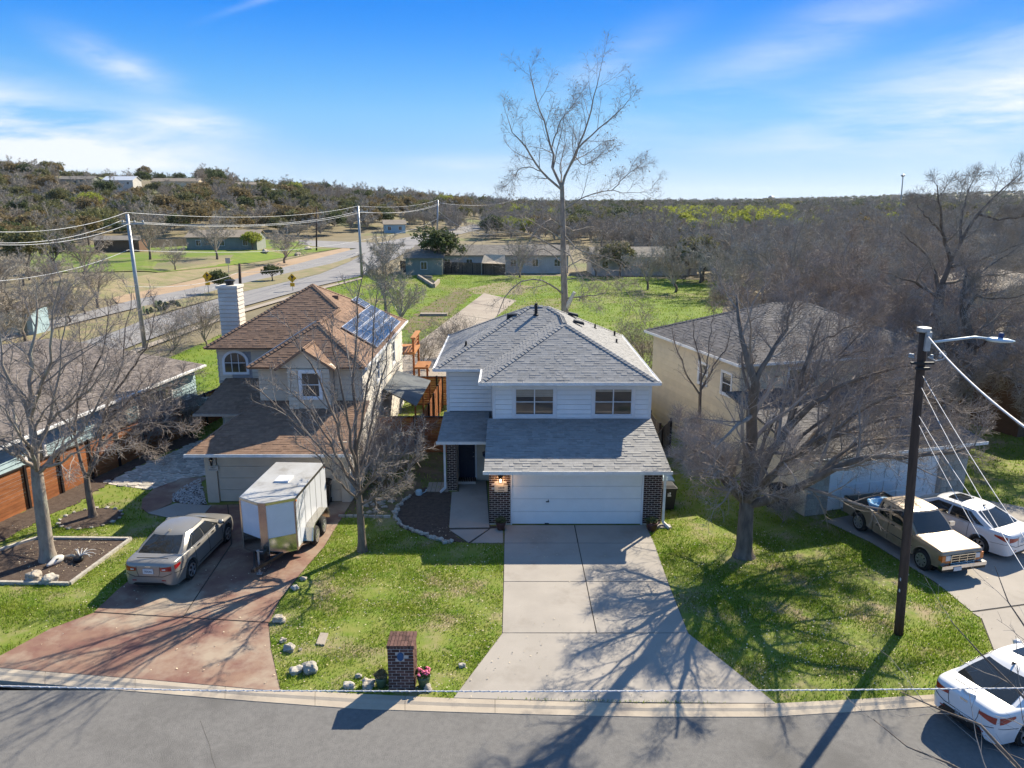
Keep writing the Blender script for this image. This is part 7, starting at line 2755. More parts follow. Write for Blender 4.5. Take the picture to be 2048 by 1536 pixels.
def hero_tree(name, label, base, trunk, limbs, levels, bark, twig, seed, group=None, extra=None):
    """trunk, limbs: (points, r0, r1); levels: list of dict for children()"""
    g = np.random.default_rng(seed)
    t = thing(name, label, 'tree', base, group=group)
    inv = -np.array(base, float)
    parts = []
    for pts, r0, r1 in [trunk]:
        P, R = resample(pts, np.linspace(r0, r1, len(pts)) if not isinstance(r0, (list, tuple)) else r0, 14)
        R[0] *= 1.35
        R[1] *= 1.08
        parts.append(tubes(P[None], R[None], 12))
    V, F = merge(parts)
    link('trunk', mesh_from(V + inv, F, 'trunk', bark, True), t, WM[t.name])
    K = 12
    LP = np.stack([resample(p, np.linspace(a, b, len(p)), K)[0] for p, a, b in limbs])
    LR = np.stack([resample(p, np.linspace(a, b, len(p)), K)[1] for p, a, b in limbs])
    nz = g.normal(0, .035, LP.shape)
    nz[:, :2] = 0
    LP = LP + nz
    v, f = tubes(LP, LR, 8)
    link('limbs', mesh_from(v + inv, f, 'limbs', bark, True), t, WM[t.name])
    P, R = LP, LR
    parts = []
    allp = []
    for i, lv in enumerate(levels):
        lv = dict(lv)
        sd = lv.pop('sides')
        P, R = children(g, P, R, **lv)
        parts.append(tubes(P, R, sd))
        allp.append((P, R))
    V, F = merge(parts)
    link('crown', mesh_from(V + inv, F, 'crown', twig), t, WM[t.name])
    return t, allp


def Lm(pts, Y, r0, r1):
    return ([A(u, v, Y + d) for u, v, d in pts], r0, r1)


STD = [dict(m=8, smin=.18, lenf=.42, ang=45, up=.14, k=7, rr=.55, rmin=.013, sides=5),
       dict(m=7, smin=.12, lenf=.44, ang=44, up=.08, k=5, rr=.55, rmin=.009, sides=3),
       dict(m=5, smin=.10, lenf=.48, ang=44, up=.05, k=4, rr=.6, rmin=.006, sides=3, lmin=.26),
       dict(m=4, smin=.15, lenf=.5, ang=42, up=.04, k=3, rr=.6, rmin=.0035, sides=3, lmin=.12)]

# spreading oak on the right lawn
ob = G(1487, 1112)
Y = ob.y
oak_limbs = [
    Lm([(1496, 1008, 0), (1530, 1001, -.3), (1565, 990, -.6), (1600, 975, -1), (1632, 957, -1.3), (1680, 930, -1.6), (1730, 918, -1.8), (1800, 914, -2), (1880, 906, -2.1), (1945, 895, -2.2)], Y, .19, .045),
    Lm([(1488, 1003, 0), (1470, 985, -.3), (1455, 960, -.6), (1440, 935, -.8), (1424, 915, -1), (1400, 903, -1.2), (1372, 892, -1.4)], Y, .13, .03),
    Lm([(1490, 1000, 0), (1468, 962, .3), (1445, 920, .6), (1420, 885, .9), (1388, 862, 1.1)], Y, .09, .02),
    Lm([(1494, 1002, 0), (1495, 940, -.5), (1500, 870, -1.2), (1507, 810, -1.9), (1513, 762, -2.4), (1501, 735, -2.4), (1490, 690, -2.1), (1478, 640, -1.6), (1470, 590, -1.0)], Y, .23, .035),
    Lm([(1497, 1002, 0), (1520, 940, .8), (1550, 895, 1.2), (1577, 858, 1.5), (1590, 805, 1.8), (1603, 755, 2), (1622, 700, 2.2), (1645, 640, 2.4)], Y, .20, .035),
    Lm([(1577, 858, 1.5), (1610, 822, 1.2), (1650, 792, 1), (1700, 765, .8), (1760, 742, .6), (1825, 728, .4)], Y, .12, .03),
    Lm([(1498, 1003, 0), (1540, 955, .5), (1600, 905, 1), (1660, 872, 1.3), (1730, 850, 1.6), (1800, 832, 1.8)], Y, .16, .04),
    Lm([(1512, 762, -2.4), (1530, 720, -2.3), (1558, 680, -2.0), (1572, 640, -1.8), (1592, 590, -1.6)], Y, .09, .02),
    Lm([(1495, 998, 0), (1510, 942, 1.3), (1530, 880, 2.6), (1560, 800, 4), (1600, 722, 5.2)], Y, .11, .015),
    Lm([(1495, 1003, 0), (1512, 985, -1), (1535, 958, -2), (1565, 930, -3), (1605, 905, -3.9)], Y, .14, .03),
    Lm([(1488, 1003, 0), (1468, 972, -1), (1440, 942, -2), (1405, 922, -3)], Y, .09, .015),
    Lm([(1620, 700, 2.2), (1660, 670, 2.4), (1710, 650, 2.5), (1750, 620, 2.6)], Y, .05, .012),
    Lm([(1660, 872, 1.3), (1720, 820, 2.2), (1780, 780, 3), (1840, 765, 3.4)], Y, .06, .012),
    Lm([(1632, 957, -1.3), (1690, 900, -.6), (1750, 880, 0), (1830, 870, .4), (1900, 850, .6)], Y, .08, .02),
    Lm([(1560, 930, .5), (1620, 860, 1.6), (1700, 810, 2.6), (1790, 790, 3.4), (1880, 800, 4)], Y, .08, .02),
    Lm([(1600, 900, 1), (1680, 850, .2), (1760, 800, -.4), (1850, 790, -.8), (1930, 830, -1)], Y, .08, .02),
    Lm([(1545, 905, 1), (1610, 780, 2.4), (1680, 720, 3.4), (1760, 690, 4)], Y, .07, .02),
    Lm([(1590, 805, 1.8), (1640, 740, 3), (1700, 690, 4), (1740, 640, 4.6)], Y, .07, .02),
    Lm([(1560, 930, .5), (1640, 880, 2.2), (1740, 862, 3.2), (1840, 850, 3.8)], Y, .07, .02),
    Lm([(1600, 900, 1), (1670, 830, 3), (1750, 765, 4.2), (1840, 742, 5)], Y, .07, .02),
    Lm([(1550, 895, 1.2), (1562, 820, 3), (1610, 752, 4.4), (1680, 762, 5.2)], Y, .07, .02),
    Lm([(1632, 957, -1.3), (1720, 892, 1.5), (1800, 882, 2.5), (1880, 880, 3)], Y, .06, .02),
    Lm([(1480, 985, 0), (1440, 960, -.2), (1400, 935, .2), (1360, 920, .6)], Y, .07, .02),
    Lm([(1468, 962, .3), (1420, 920, 1.4), (1385, 890, 2.2), (1350, 850, 2.8)], Y, .06, .02),
]
OAK_LV = [dict(m=10, smin=.22, lenf=.40, ang=50, up=.16, k=7, rr=.5, rmin=.014, sides=5),
          dict(m=7, smin=.12, lenf=.48, ang=46, up=.10, k=5, rr=.5, rmin=.009, sides=3),
          dict(m=6, smin=.10, lenf=.52, ang=46, up=.06, k=4, rr=.55, rmin=.006, sides=3, lmin=.3),
          dict(m=4, smin=.15, lenf=.6, ang=42, up=.05, k=3, rr=.6, rmin=.0042, sides=3, lmin=.2)]
hero_tree('spreading_tree', 'large spreading bare tree with a short thick trunk right of the pale driveway', tuple(ob),
          ([ob, A(1489, 1080, Y), A(1491, 1045, Y), A(1494, 1000, Y)], .30, .24), oak_limbs, OAK_LV, M['bark'], M['twig'], 1)
# thin tree beside the beige wall
Y = 33.0
tb_ = Vector((A(1396, 860, Y).x, Y, 0))
hero_tree('slender_tree', 'slender bare tree standing close to the side wall of the beige house', tuple(tb_),
          ([tb_, A(1398, 860, Y), A(1400, 790, Y)], .10, .07),
          [Lm([(1400, 800, 0), (1403, 740, 0), (1392, 690, 0), (1385, 640, .2)], Y, .06, .012), Lm([(1401, 780, 0), (1425, 740, .3), (1450, 700, .5), (1465, 650, .6)], Y, .05, .01),
           Lm([(1400, 790, 0), (1375, 750, -.3), (1355, 700, -.5), (1340, 650, -.6)], Y, .045, .01), Lm([(1400, 770, 0), (1415, 720, .8), (1420, 670, 1.3), (1428, 620, 1.6)], Y, .045, .01)],
          [dict(m=8, smin=.1, lenf=.45, ang=38, up=.15, k=5, rr=.55, rmin=.008, sides=4), dict(m=6, smin=.1, lenf=.45, ang=40, up=.1, k=4, rr=.55, rmin=.006, sides=3), dict(m=4, smin=.1, lenf=.5, ang=40, up=.05, k=3, rr=.6, rmin=.005, sides=3)],
          M['bark'], M['twig'], 2)

# tall bare tree behind the white house
Y = 47.5
tb_ = Vector((A(1128, 740, Y).x, Y, 0))
tall = [
    Lm([(1124, 376, 0), (1108, 339, 0), (1102, 297, .1), (1090, 248, .3), (1076, 216, .4), (1065, 163, .6), (1057, 128, .7)], Y, .13, .02),
    Lm([(1124, 380, 0), (1083, 343, -.5), (1058, 304, -.9), (1041, 279, -1.2), (1023, 258, -1.4), (1006, 205, -1.8)], Y, .11, .015),
    Lm([(1083, 343, -.5), (1044, 334, -.4), (1027, 356, -.3), (1010, 374, 0)], Y, .05, .01),
    Lm([(1124, 374, 0), (1132, 346, .2), (1150, 311, .4), (1174, 248, .5), (1185, 205, .5), (1195, 163, .7), (1203, 126, .8)], Y, .13, .02),
    Lm([(1129, 355, 0), (1157, 297, -.5), (1185, 269, -.9), (1217, 241, -1.2), (1241, 220, -1.4), (1271, 177, -1.6)], Y, .10, .015),
    Lm([(1102, 300, .1), (1118, 251, .9), (1139, 220, 1.4), (1167, 181, 1.9)], Y, .07, .012),
    Lm([(1125, 420, 0), (1157, 402, .4), (1185, 388, .7), (1224, 381, 1.0), (1259, 387, 1.2), (1318, 378, 1.4)], Y, .08, .012),
    Lm([(1224, 381, 1.0), (1259, 346, .8), (1296, 322, .6)], Y, .045, .01),
    Lm([(1124, 374, 0), (1120, 330, 1.5), (1130, 290, 2.6), (1128, 230, 3.3)], Y, .08, .012),
    Lm([(1150, 311, .4), (1165, 330, -1), (1190, 318, -2), (1220, 300, -3)], Y, .05, .01),
    Lm([(1126, 480, 0), (1080, 452, -1), (1030, 430, -2), (985, 424, -2.6), (955, 450, -3)], Y, .08, .012),
    Lm([(1126, 505, 0), (1070, 474, 1), (1010, 462, 2), (955, 480, 2.6), (915, 525, 3)], Y, .08, .012),
    Lm([(1127, 470, 0), (1162, 500, -1), (1205, 512, -1.6), (1250, 530, -2.2), (1285, 585, -2.6)], Y, .08, .012),
    Lm([(1129, 592, 0), (1092, 562, -1), (1050, 560, -1.8), (1012, 592, -2.4), (990, 640, -2.8), (978, 690, -3)], Y, .09, .012),
    Lm([(1130, 597, 0), (1172, 592, -.8), (1208, 586, -1.4), (1224, 560, -1.8)], Y, .08, .012),
    Lm([(1127, 530, 0), (1090, 500, 1), (1055, 515, 1.8), (1030, 560, 2.4)], Y, .06, .01),
    Lm([(1127, 540, 0), (1165, 520, 1), (1210, 540, 2), (1260, 590, 2.6), (1300, 640, 3)], Y, .06, .01),
    Lm([(1126, 450, 0), (1150, 460, 1.8), (1190, 455, 3), (1235, 480, 4)], Y, .06, .01),
    Lm([(1126, 455, 0), (1095, 440, -1.6), (1060, 480, -3), (1035, 540, -4)], Y, .06, .01),
    Lm([(1127, 500, 0), (1145, 520, -2), (1160, 560, -3.4), (1175, 610, -4)], Y, .05, .01),
    Lm([(1130, 560, 0), (1180, 555, .5), (1240, 580, .8), (1290, 650, 1)], Y, .05, .01),
]
TALL_LV = [dict(m=9, smin=.15, lenf=.40, ang=40, up=.08, k=6, rr=.5, rmin=.011, sides=4),
           dict(m=7, smin=.12, lenf=.46, ang=42, up=.02, k=5, rr=.5, rmin=.008, sides=3, droop=.02),
           dict(m=4, smin=.1, lenf=.5, ang=42, up=0, k=4, rr=.6, rmin=.0055, sides=3, lmin=.35, droop=.04),
           dict(m=2, smin=.2, lenf=.5, ang=40, up=0, k=3, rr=.6, rmin=.0045, sides=3, lmin=.25)]
tt_, ap = hero_tree('tall_bare_tree', 'very tall bare tree with pale upper limbs rising behind the white house', tuple(tb_),
                    ([tb_, A(1130, 650, Y), A(1129, 590, Y), A(1127, 520, Y), A(1126, 450, Y), A(1124, 372, Y)], .27, .13), [(p_, a_ * .68, b_ * .55) for p_, a_, b_ in tall], TALL_LV, M['bark_pale'], M['twig'], 3)
MB().tube([A(1131, 618, Y), A(1139, 604, Y - .2), A(1149, 584, Y - .4)], [.16, .14, .10], 8).build('broken_limb', M['bone'], tt_)
g = np.random.default_rng(5)
P, R = ap[2]
ends = P[:, -1]
sel = ends[g.random(len(ends)) < .16]
mb = MB()
for p in sel:
    a = g.uniform(0, 6.28)
    s = g.uniform(.03, .07)
    p = Vector(p)
    mb.add([p, p + Vector((s * math.cos(a), s * math.sin(a), -.02)), p + Vector((0, 0, -s * 1.6)), p + Vector((-s * .6, s * .4, -s * .7))], [(0, 1, 2), (0, 2, 3)])
mb.build('seed_pods', M['umbrella'], tt_)

# front tree between the two drives
fb_ = G(725, 1102)
Y = fb_.y
front = [
    Lm([(718, 985, 0), (692, 945, -.2), (668, 905, -.4), (640, 850, -.5), (604, 800, -.6), (560, 765, -.7)], Y, .055, .01),
    Lm([(715, 965, 0), (684, 885, .2), (656, 805, .3), (630, 745, .4), (600, 700, .5), (574, 640, .6)], Y, .06, .01),
    Lm([(713, 935, 0), (702, 875, -.5), (690, 800, -.8), (672, 725, -1), (650, 640, -1.2)], Y, .055, .01),
    Lm([(718, 992, 0), (752, 952, .3), (792, 922, .4), (830, 892, .5), (850, 850, .6)], Y, .05, .01),
    Lm([(714, 955, 0), (736, 885, .5), (752, 800, .8), (770, 725, 1), (784, 640, 1.2)], Y, .055, .01),
    Lm([(712, 905, 0), (726, 825, -.4), (740, 742, -.7), (746, 660, -.9), (752, 585, -1)], Y, .05, .01),
    Lm([(718, 1000, 0), (690, 975, -.6), (660, 940, -1), (625, 905, -1.3), (590, 890, -1.5)], Y, .045, .01),
    Lm([(719, 1012, 0), (762, 985, -.4), (802, 962, -.6), (840, 905, -.8)], Y, .045, .01),
    Lm([(711, 890, 0), (709, 800, .1), (706, 740, .1), (712, 680, .2), (716, 600, .2), (726, 535, .3)], Y, .06, .01),
    Lm([(716, 970, 0), (735, 920, 1), (748, 860, 1.7), (755, 790, 2.2)], Y, .045, .01),
    Lm([(716, 975, 0), (700, 920, 1), (684, 860, 1.8), (668, 790, 2.3)], Y, .045, .01),
    Lm([(718, 990, 0), (740, 960, -1), (765, 920, -1.6), (790, 870, -2)], Y, .04, .01),
    Lm([(716, 970, 0), (650, 900, .6), (600, 850, 1), (540, 800, 1.3), (505, 770, 1.5)], Y, .045, .01),
    Lm([(719, 1008, 0), (745, 1000, .3), (780, 995, .6), (815, 960, .9)], Y, .035, .01)]
hero_tree('upright_tree', 'upright bare tree with a fan of rising branches on the lawn between the two driveways', tuple(fb_),
          ([fb_, A(722, 1050, Y), A(719, 1005, Y), A(715, 960, Y), A(711, 890, Y)], .15, .075), front,
          [dict(m=9, smin=.12, lenf=.38, ang=34, up=.18, k=6, rr=.55, rmin=.012, sides=4), dict(m=7, smin=.12, lenf=.44, ang=38, up=.08, k=4, rr=.55, rmin=.009, sides=3),
           dict(m=5, smin=.15, lenf=.5, ang=42, up=.03, k=3, rr=.6, rmin=.0065, sides=3, lmin=.2)], M['bark'], M['twig_pale'], 4)

# big tree at the left
lb = G(97, 1120)
Y = lb.y
lt = [
    Lm([(74, 945, 0), (68, 885, 0), (60, 835, 0), (38, 792, -.2), (18, 755, -.3), (4, 700, -.4), (-4, 640, -.4)], Y, .12, .012),
    Lm([(66, 880, 0), (60, 800, .4), (64, 720, .6), (72, 640, .8), (78, 560, .9)], Y, .10, .012),
    Lm([(70, 905, 0), (95, 850, .3), (110, 790, .5), (122, 700, .7), (134, 610, .8)], Y, .08, .012),
    Lm([(74, 940, 0), (40, 915, -.5), (8, 898, -.8), (-40, 880, -1)], Y, .08, .012),
    Lm([(76, 945, 0), (120, 905, .5), (160, 862, .8), (200, 802, 1), (232, 735, 1.2)], Y, .09, .012),
    Lm([(76, 945, 0), (110, 930, -1), (150, 905, -1.8), (205, 880, -2.4)], Y, .06, .012),
    Lm([(72, 940, 0), (50, 890, 1), (30, 830, 1.8), (15, 760, 2.3), (25, 690, 2.7)], Y, .08, .012),
    Lm([(60, 835, 0), (80, 780, -1), (100, 720, -1.6), (105, 640, -2), (118, 560, -2.3)], Y, .07, .012),
    Lm([(74, 945, 0), (60, 900, -1.2), (30, 850, -2), (-10, 800, -2.6)], Y, .07, .012),
    Lm([(95, 850, .3), (140, 810, 0), (185, 770, -.2), (220, 700, -.4)], Y, .05, .01)]
hero_tree('thick_trunk_tree', 'bare tree with a thick mottled trunk growing in the edged mulch bed at the left', tuple(lb),
          ([lb, A(90, 1070, Y), A(82, 1010, Y), A(76, 965, Y), A(73, 935, Y)], .235, .17), lt, STD[:3] + [dict(m=3, smin=.2, lenf=.5, ang=42, up=.04, k=3, rr=.6, rmin=.0035, sides=3, lmin=.12)], M['bark_pale'], M['twig_pale'], 6)
# forked tree
db = G(186, 1033)
Y = db.y
dt = [
    Lm([(173, 958, 0), (160, 920, 0), (150, 872, 0), (157, 800, .2), (166, 740, .3), (160, 640, .5)], Y, .075, .01),
    Lm([(174, 955, 0), (190, 922, .2), (202, 892, .4), (206, 850, .5), (218, 800, .6), (240, 738, .8), (252, 660, .9), (264, 580, 1)], Y, .08, .01),
    Lm([(202, 892, .4), (240, 862, .3), (290, 850, .2), (340, 842, .1), (372, 852, 0)], Y, .045, .01),
    Lm([(204, 880, .4), (245, 880, 1), (290, 890, 1.4), (330, 905, 1.6)], Y, .035, .01),
    Lm([(206, 850, .5), (250, 810, .9), (300, 780, 1.2), (350, 770, 1.4), (385, 745, 1.5)], Y, .045, .01),
    Lm([(150, 872, 0), (120, 830, -.4), (100, 780, -.6), (92, 700, -.8)], Y, .045, .01),
    Lm([(157, 800, .2), (190, 740, -.5), (210, 680, -.8), (222, 600, -1)], Y, .045, .01),
    Lm([(218, 800, .6), (262, 740, .3), (295, 690, .1), (312, 620, 0)], Y, .045, .01),
    Lm([(173, 958, 0), (185, 910, -1), (200, 860, -1.6), (225, 800, -2)], Y, .045, .01),
    Lm([(202, 892, .4), (230, 840, 1.6), (260, 800, 2.4), (300, 740, 3)], Y, .045, .01)]
hero_tree('forked_tree', 'smaller forked bare tree in the round stone ringed bed by the orange fence', tuple(db),
          ([db, A(182, 1010, Y), A(177, 985, Y), A(173, 955, Y)], .15, .10), dt, STD[:3] + [dict(m=3, smin=.2, lenf=.5, ang=42, up=.04, k=3, rr=.6, rmin=.004, sides=3, lmin=.12)], M['bark'], M['twig'], 7)

# dark trees at the right
Y = 40.0
rb2 = Vector((A(1882, 700, Y).x, Y, 0))
rt = [
    Lm([(1884, 567, 0), (1899, 534, 0), (1921, 483, 0), (1957, 428, .3), (1987, 395, .5), (2041, 347, .8)], Y, .15, .02),
    Lm([(1877, 590, 0), (1870, 540, .5), (1844, 504, 1), (1800, 462, 1.5)], Y, .12, .02),
    Lm([(1903, 526, 0), (1884, 464, -.5), (1880, 410, -1), (1873, 373, -1.4)], Y, .11, .02),
    Lm([(1882, 600, 0), (1840, 570, -.8), (1800, 555, -1.4), (1755, 540, -2)], Y, .10, .015),
    Lm([(1899, 534, 0), (1960, 520, -.8), (2010, 500, -1.4), (2070, 480, -2)], Y, .10, .015),
    Lm([(1884, 567, 0), (1930, 560, 1.5), (1990, 550, 2.5), (2060, 545, 3.5)], Y, .10, .015),
    Lm([(1921, 483, 0), (1925, 430, 1), (1935, 390, 1.8), (1950, 355, 2.5)], Y, .08, .015),
    Lm([(1884, 464, -.5), (1850, 430, 0), (1830, 400, .5)], Y, .07, .015),
    Lm([(1881, 620, 0), (1850, 640, 1.5), (1810, 640, 2.6), (1770, 620, 3.5)], Y, .08, .015),
    Lm([(1957, 428, .3), (2000, 440, -.8), (2060, 430, -1.8)], Y, .07, .015)]
hero_tree('dark_tree', 'big dark branched bare tree rising above the beige roofs at the right edge', tuple(rb2),
          ([rb2, A(1881, 690, Y), A(1876, 620, Y), A(1884, 567, Y)], .32, .22), rt, OAK_LV[:3] + [dict(m=3, smin=.2, lenf=.5, ang=42, up=.04, k=3, rr=.6, rmin=.006, sides=3, lmin=.2)], M['bark'], M['twig_far'], 8)
Y = 35.0
rb3 = Vector((A(1945, 730, Y).x, Y, 0))
rt = [
    Lm([(1926, 630, 0), (1922, 605, 0), (1928, 575, 0), (1932, 545, .2), (1925, 505, .4)], Y, .12, .02),
    Lm([(1928, 625, 0), (1951, 594, -.4), (1977, 596, -.8), (2028, 594, -1.2), (2080, 570, -1.6)], Y, .09, .015),
    Lm([(1940, 690, 0), (1960, 660, .8), (1990, 640, 1.4), (2020, 610, 2), (2070, 600, 2.6)], Y, .09, .015),
    Lm([(1945, 700, 0), (1985, 680, -1), (2030, 680, -1.6), (2080, 700, -2)], Y, .08, .015),
    Lm([(1928, 580, 0), (1965, 540, 1), (2000, 520, 1.6), (2040, 490, 2)], Y, .07, .015),
    Lm([(1945, 715, 0), (1990, 740, -1.5), (2040, 770, -2.4), (2080, 800, -3)], Y, .07, .015),
    Lm([(1940, 690, 0), (1900, 670, -.6), (1860, 680, -1), (1830, 700, -1.5)], Y, .06, .015)]
hero_tree('twisted_tree', 'grey bare tree with a twisted trunk in front of the tan roofs at the right', tuple(rb3),
          ([rb3, A(1945, 700, Y), A(1935, 660, Y), A(1926, 625, Y)], .24, .15), rt, OAK_LV[:3] + [dict(m=3, smin=.2, lenf=.5, ang=42, up=.04, k=3, rr=.6, rmin=.006, sides=3, lmin=.2)], M['bark'], M['twig_far'], 9)
# foreground tree, only its twigs reach into the lower right corner
gb = Vector((9.6, 6.3, -.12))
gl = [([gb + Vector((0, 0, 3.2)), A(2150, 1640, 8.2), A(1990, 1480, 8.8), A(1890, 1420, 9.2), A(1800, 1390, 9.5)], .035, .006),
      ([gb + Vector((0, 0, 3.4)), A(2200, 1560, 8.4), A(2060, 1400, 8.9), A(1960, 1300, 9.3), A(1900, 1240, 9.6)], .03, .005),
      ([gb + Vector((0, 0, 3.3)), A(2080, 1640, 8.0), A(1950, 1560, 8.4), A(1830, 1500, 8.9), A(1740, 1440, 9.4)], .028, .005),
      ([gb + Vector((0, 0, 3.6)), A(2250, 1500, 8.8), A(2120, 1330, 9.4), A(2040, 1240, 9.9), A(1990, 1130, 10.3)], .028, .005),
      ([gb + Vector((0, 0, 3.5)), gb + Vector((1, .6, 4.5)), gb + Vector((1.8, 1.2, 6)), gb + Vector((2.2, 1.4, 7.2))], .05, .01),
      ([gb + Vector((0, 0, 3.5)), gb + Vector((.2, -1, 4.6)), gb + Vector((.6, -1.8, 6)), gb + Vector((.6, -2.4, 7.2))], .05, .01)]
hero_tree('near_tree', 'thin bare twigs of a near tree reaching into the bottom right corner over the street', tuple(gb), ([gb, gb + Vector((.05, 0, 1.8)), gb + Vector((0, 0, 3.6))], .12, .07), gl,
          [dict(m=6, smin=.35, lenf=.28, ang=32, up=.12, k=5, rr=.5, rmin=.005, sides=4), dict(m=4, smin=.2, lenf=.4, ang=36, up=.05, k=4, rr=.6, rmin=.003, sides=3)], M['bark'], M['twig_pale'], 10)


# ---- generic trees
def bare_mesh(seed, H_, spread, fine=1.0, n0=7, lv=(8, 6, 4), rmin=.02, droop=0.0, upright=.5, trunk_frac=.18, bark=None, rt=.22):
    g = np.random.default_rng(seed)
    th = H_ * trunk_frac
    tp_ = np.array([[0, 0, -.3], [g.normal(0, .1), g.normal(0, .1), th * .5], [g.normal(0, .2), g.normal(0, .2), th]])
    tv = tubes(resample(tp_, [rt * 1.2, rt, rt * .8], 6)[0][None], np.linspace(rt * 1.2, rt * .8, 6)[None], 7)
    limbs, rads = [], []
    for k in range(n0):
        a = 2 * math.pi * k / n0 + g.uniform(-.4, .4)
        up = g.uniform(.2, 1.0) if k else 1.2
        d = np.array([math.cos(a) * spread * g.uniform(.6, 1), math.sin(a) * spread * g.uniform(.6, 1), (H_ - th) * (upright + (1 - upright) * up * .7) * g.uniform(.75, 1)])
        if k == 0:
            d[:2] *= .3
            d[2] = (H_ - th) * .95
        P = [tp_[-1] - np.array([0, 0, g.uniform(0, th * .3)]) + d * s + np.array([0, 0, (H_ - th) * .12 * math.sin(s * 3.1)]) + g.normal(0, .12, 3) * (s > 0) for s in np.linspace(0, 1, 6)]
        p, _ = resample(P, np.ones(6), 9)
        limbs.append(p)
        rads.append(np.linspace(rt * .5, rmin, 9))
    P, R = np.array(limbs), np.array(rads)
    parts = [tubes(P, R, 5)]
    for i, m in enumerate(lv):
        P, R = children(g, P, R, m=m, smin=.15, lenf=(.45, .5, .55)[min(i, 2)], ang=48, up=.08, k=(5, 4, 3)[min(i, 2)], rr=.5, rmin=rmin * (1, .8, .7)[min(i, 2)], droop=droop, lmin=(.0, .4, .35)[min(i, 2)])
        parts.append(tubes(P, R, 3))
    return tv, merge(parts)


def leaf_mesh(seed, H_, rad, n_cl, per, size, flat=.8, trunk_frac=.25, rt=.2, hollow=.45, lobes=7, cl_r=.16):
    g = np.random.default_rng(seed)
    th = H_ * trunk_frac
    tv = tubes(np.array([[[0, 0, -.3], [.05, .05, th * .6], [.1, 0, th * 1.15]]]), np.array([[rt * 1.2, rt, rt * .7]]), 6)
    limbs = []
    for k in range(6):
        a = k * 1.05 + g.uniform(-.3, .3)
        limbs.append([[.1, 0, th], [math.cos(a) * rad * .3, math.sin(a) * rad * .3, th + (H_ - th) * .35], [math.cos(a) * rad * .6, math.sin(a) * rad * .6, th + (H_ - th) * .6]])
    lv_ = tubes(np.array(limbs), np.tile(np.array([[rt * .5, rt * .3, rt * .12]]), (6, 1)), 4)
    tv = merge([tv, lv_])
    # lobes
    lc = []
    for k in range(lobes):
        a = k * 2.4
        q = g.uniform(.25, .62) * rad if k else 0
        lc.append([math.cos(a) * q, math.sin(a) * q, th + (H_ - th) * g.uniform(.30, .62) if k else th + (H_ - th) * .6, g.uniform(.38, .55) * rad])
    lc = np.array(lc)
    li = g.integers(0, lobes, n_cl)
    d = nrm(g.normal(0, 1, (n_cl, 3)))
    d[:, 2] = np.where(d[:, 2] < -.35, -d[:, 2] * .6, d[:, 2])
    rr_ = lc[li, 3] * g.uniform(hollow, 1.08, n_cl) ** .6
    c = lc[li, :3] + d * rr_[:, None] * np.array([1, 1, flat])
    c[:, 2] = np.minimum(c[:, 2], H_ + g.uniform(-.2, .5, n_cl))
    n = n_cl * per
    pos = np.repeat(c, per, 0) + g.normal(0, cl_r * rad * .35, (n, 3))
    u = nrm(g.normal(0, 1, (n, 3)) + np.array([0, 0, .2]))
    w = nrm(np.cross(u, g.normal(0, 1, (n, 3))))
    s = size * g.uniform(.5, 1.3, n)[:, None]
    V = np.stack([pos - w * s * .4, pos + u * s - w * s * .15, pos + u * s * 1.1 + w * s * .3, pos + w * s * .4 - u * s * .2], 1).reshape(-1, 3)
    F = np.arange(n * 4).reshape(n, 4)
    return tv, (V, F)


def var(kind, tv, cv, mt, mc):
    return (mesh_from(tv[0], tv[1], 'trunk', mt, True), mesh_from(cv[0], cv[1], 'crown', mc))


BARE = []
for s in range(5):
    tv, cv = bare_mesh(100 + s, (8, 9, 7.5, 10, 8.5)[s], (4.2, 4.8, 4.6, 4.2, 5.0)[s], lv=(9, 7, 6), rmin=.030, upright=.45, rt=.2)
    BARE.append(var('bare', tv, cv, M['bark'], M['twig_far'] if s % 2 else M['twig_far2']))
BAREF = []
for s in range(4):
    tv, cv = bare_mesh(140 + s, (8, 9, 7, 8.5)[s], (4.0, 4.4, 4.2, 4.8)[s], lv=(8, 7, 5), rmin=.055, upright=.4, rt=.25)
    BAREF.append(var('baref', tv, cv, M['bark'], M['twig_far'] if s % 2 else M['twig_far2']))
leafv = {}
shapes = [leaf_mesh(200 + s, (7.0, 8.0, 6.0)[s], (4.2, 4.6, 3.8)[s], 260, 16, .30, lobes=(7, 9, 6)[s]) for s in range(3)]
for c in ('leaf_dark', 'leaf_olive', 'leaf_rust', 'leaf_lime'):
    leafv[c] = [var(c, tv, cv, M['bark'], M[c]) for tv, cv in shapes]

kinds = {
    'bare': ('bare_tree', 'bare grey brown tree in the woods beyond the houses'),
    'leaf_dark': ('evergreen_tree', 'dark green evergreen tree among the bare woods'),
    'leaf_olive': ('olive_tree', 'olive green leafed tree among the bare woods'),
    'leaf_rust': ('rusty_tree', 'rusty orange brown leafed tree among the bare woods'),
    'leaf_lime': ('spring_tree', 'yellow green tree in new leaf among the woods')}


def place_tree(var_, p, s, rz, name, label, group):
    t = thing(name, label, 'tree', p, rz, group)
    mw_ = WM[t.name] @ Matrix.Diagonal((s, s, s, 1))
    for nm, me in zip(('trunk', 'crown'), var_):
        link(nm, me, t, mw_)
    return t


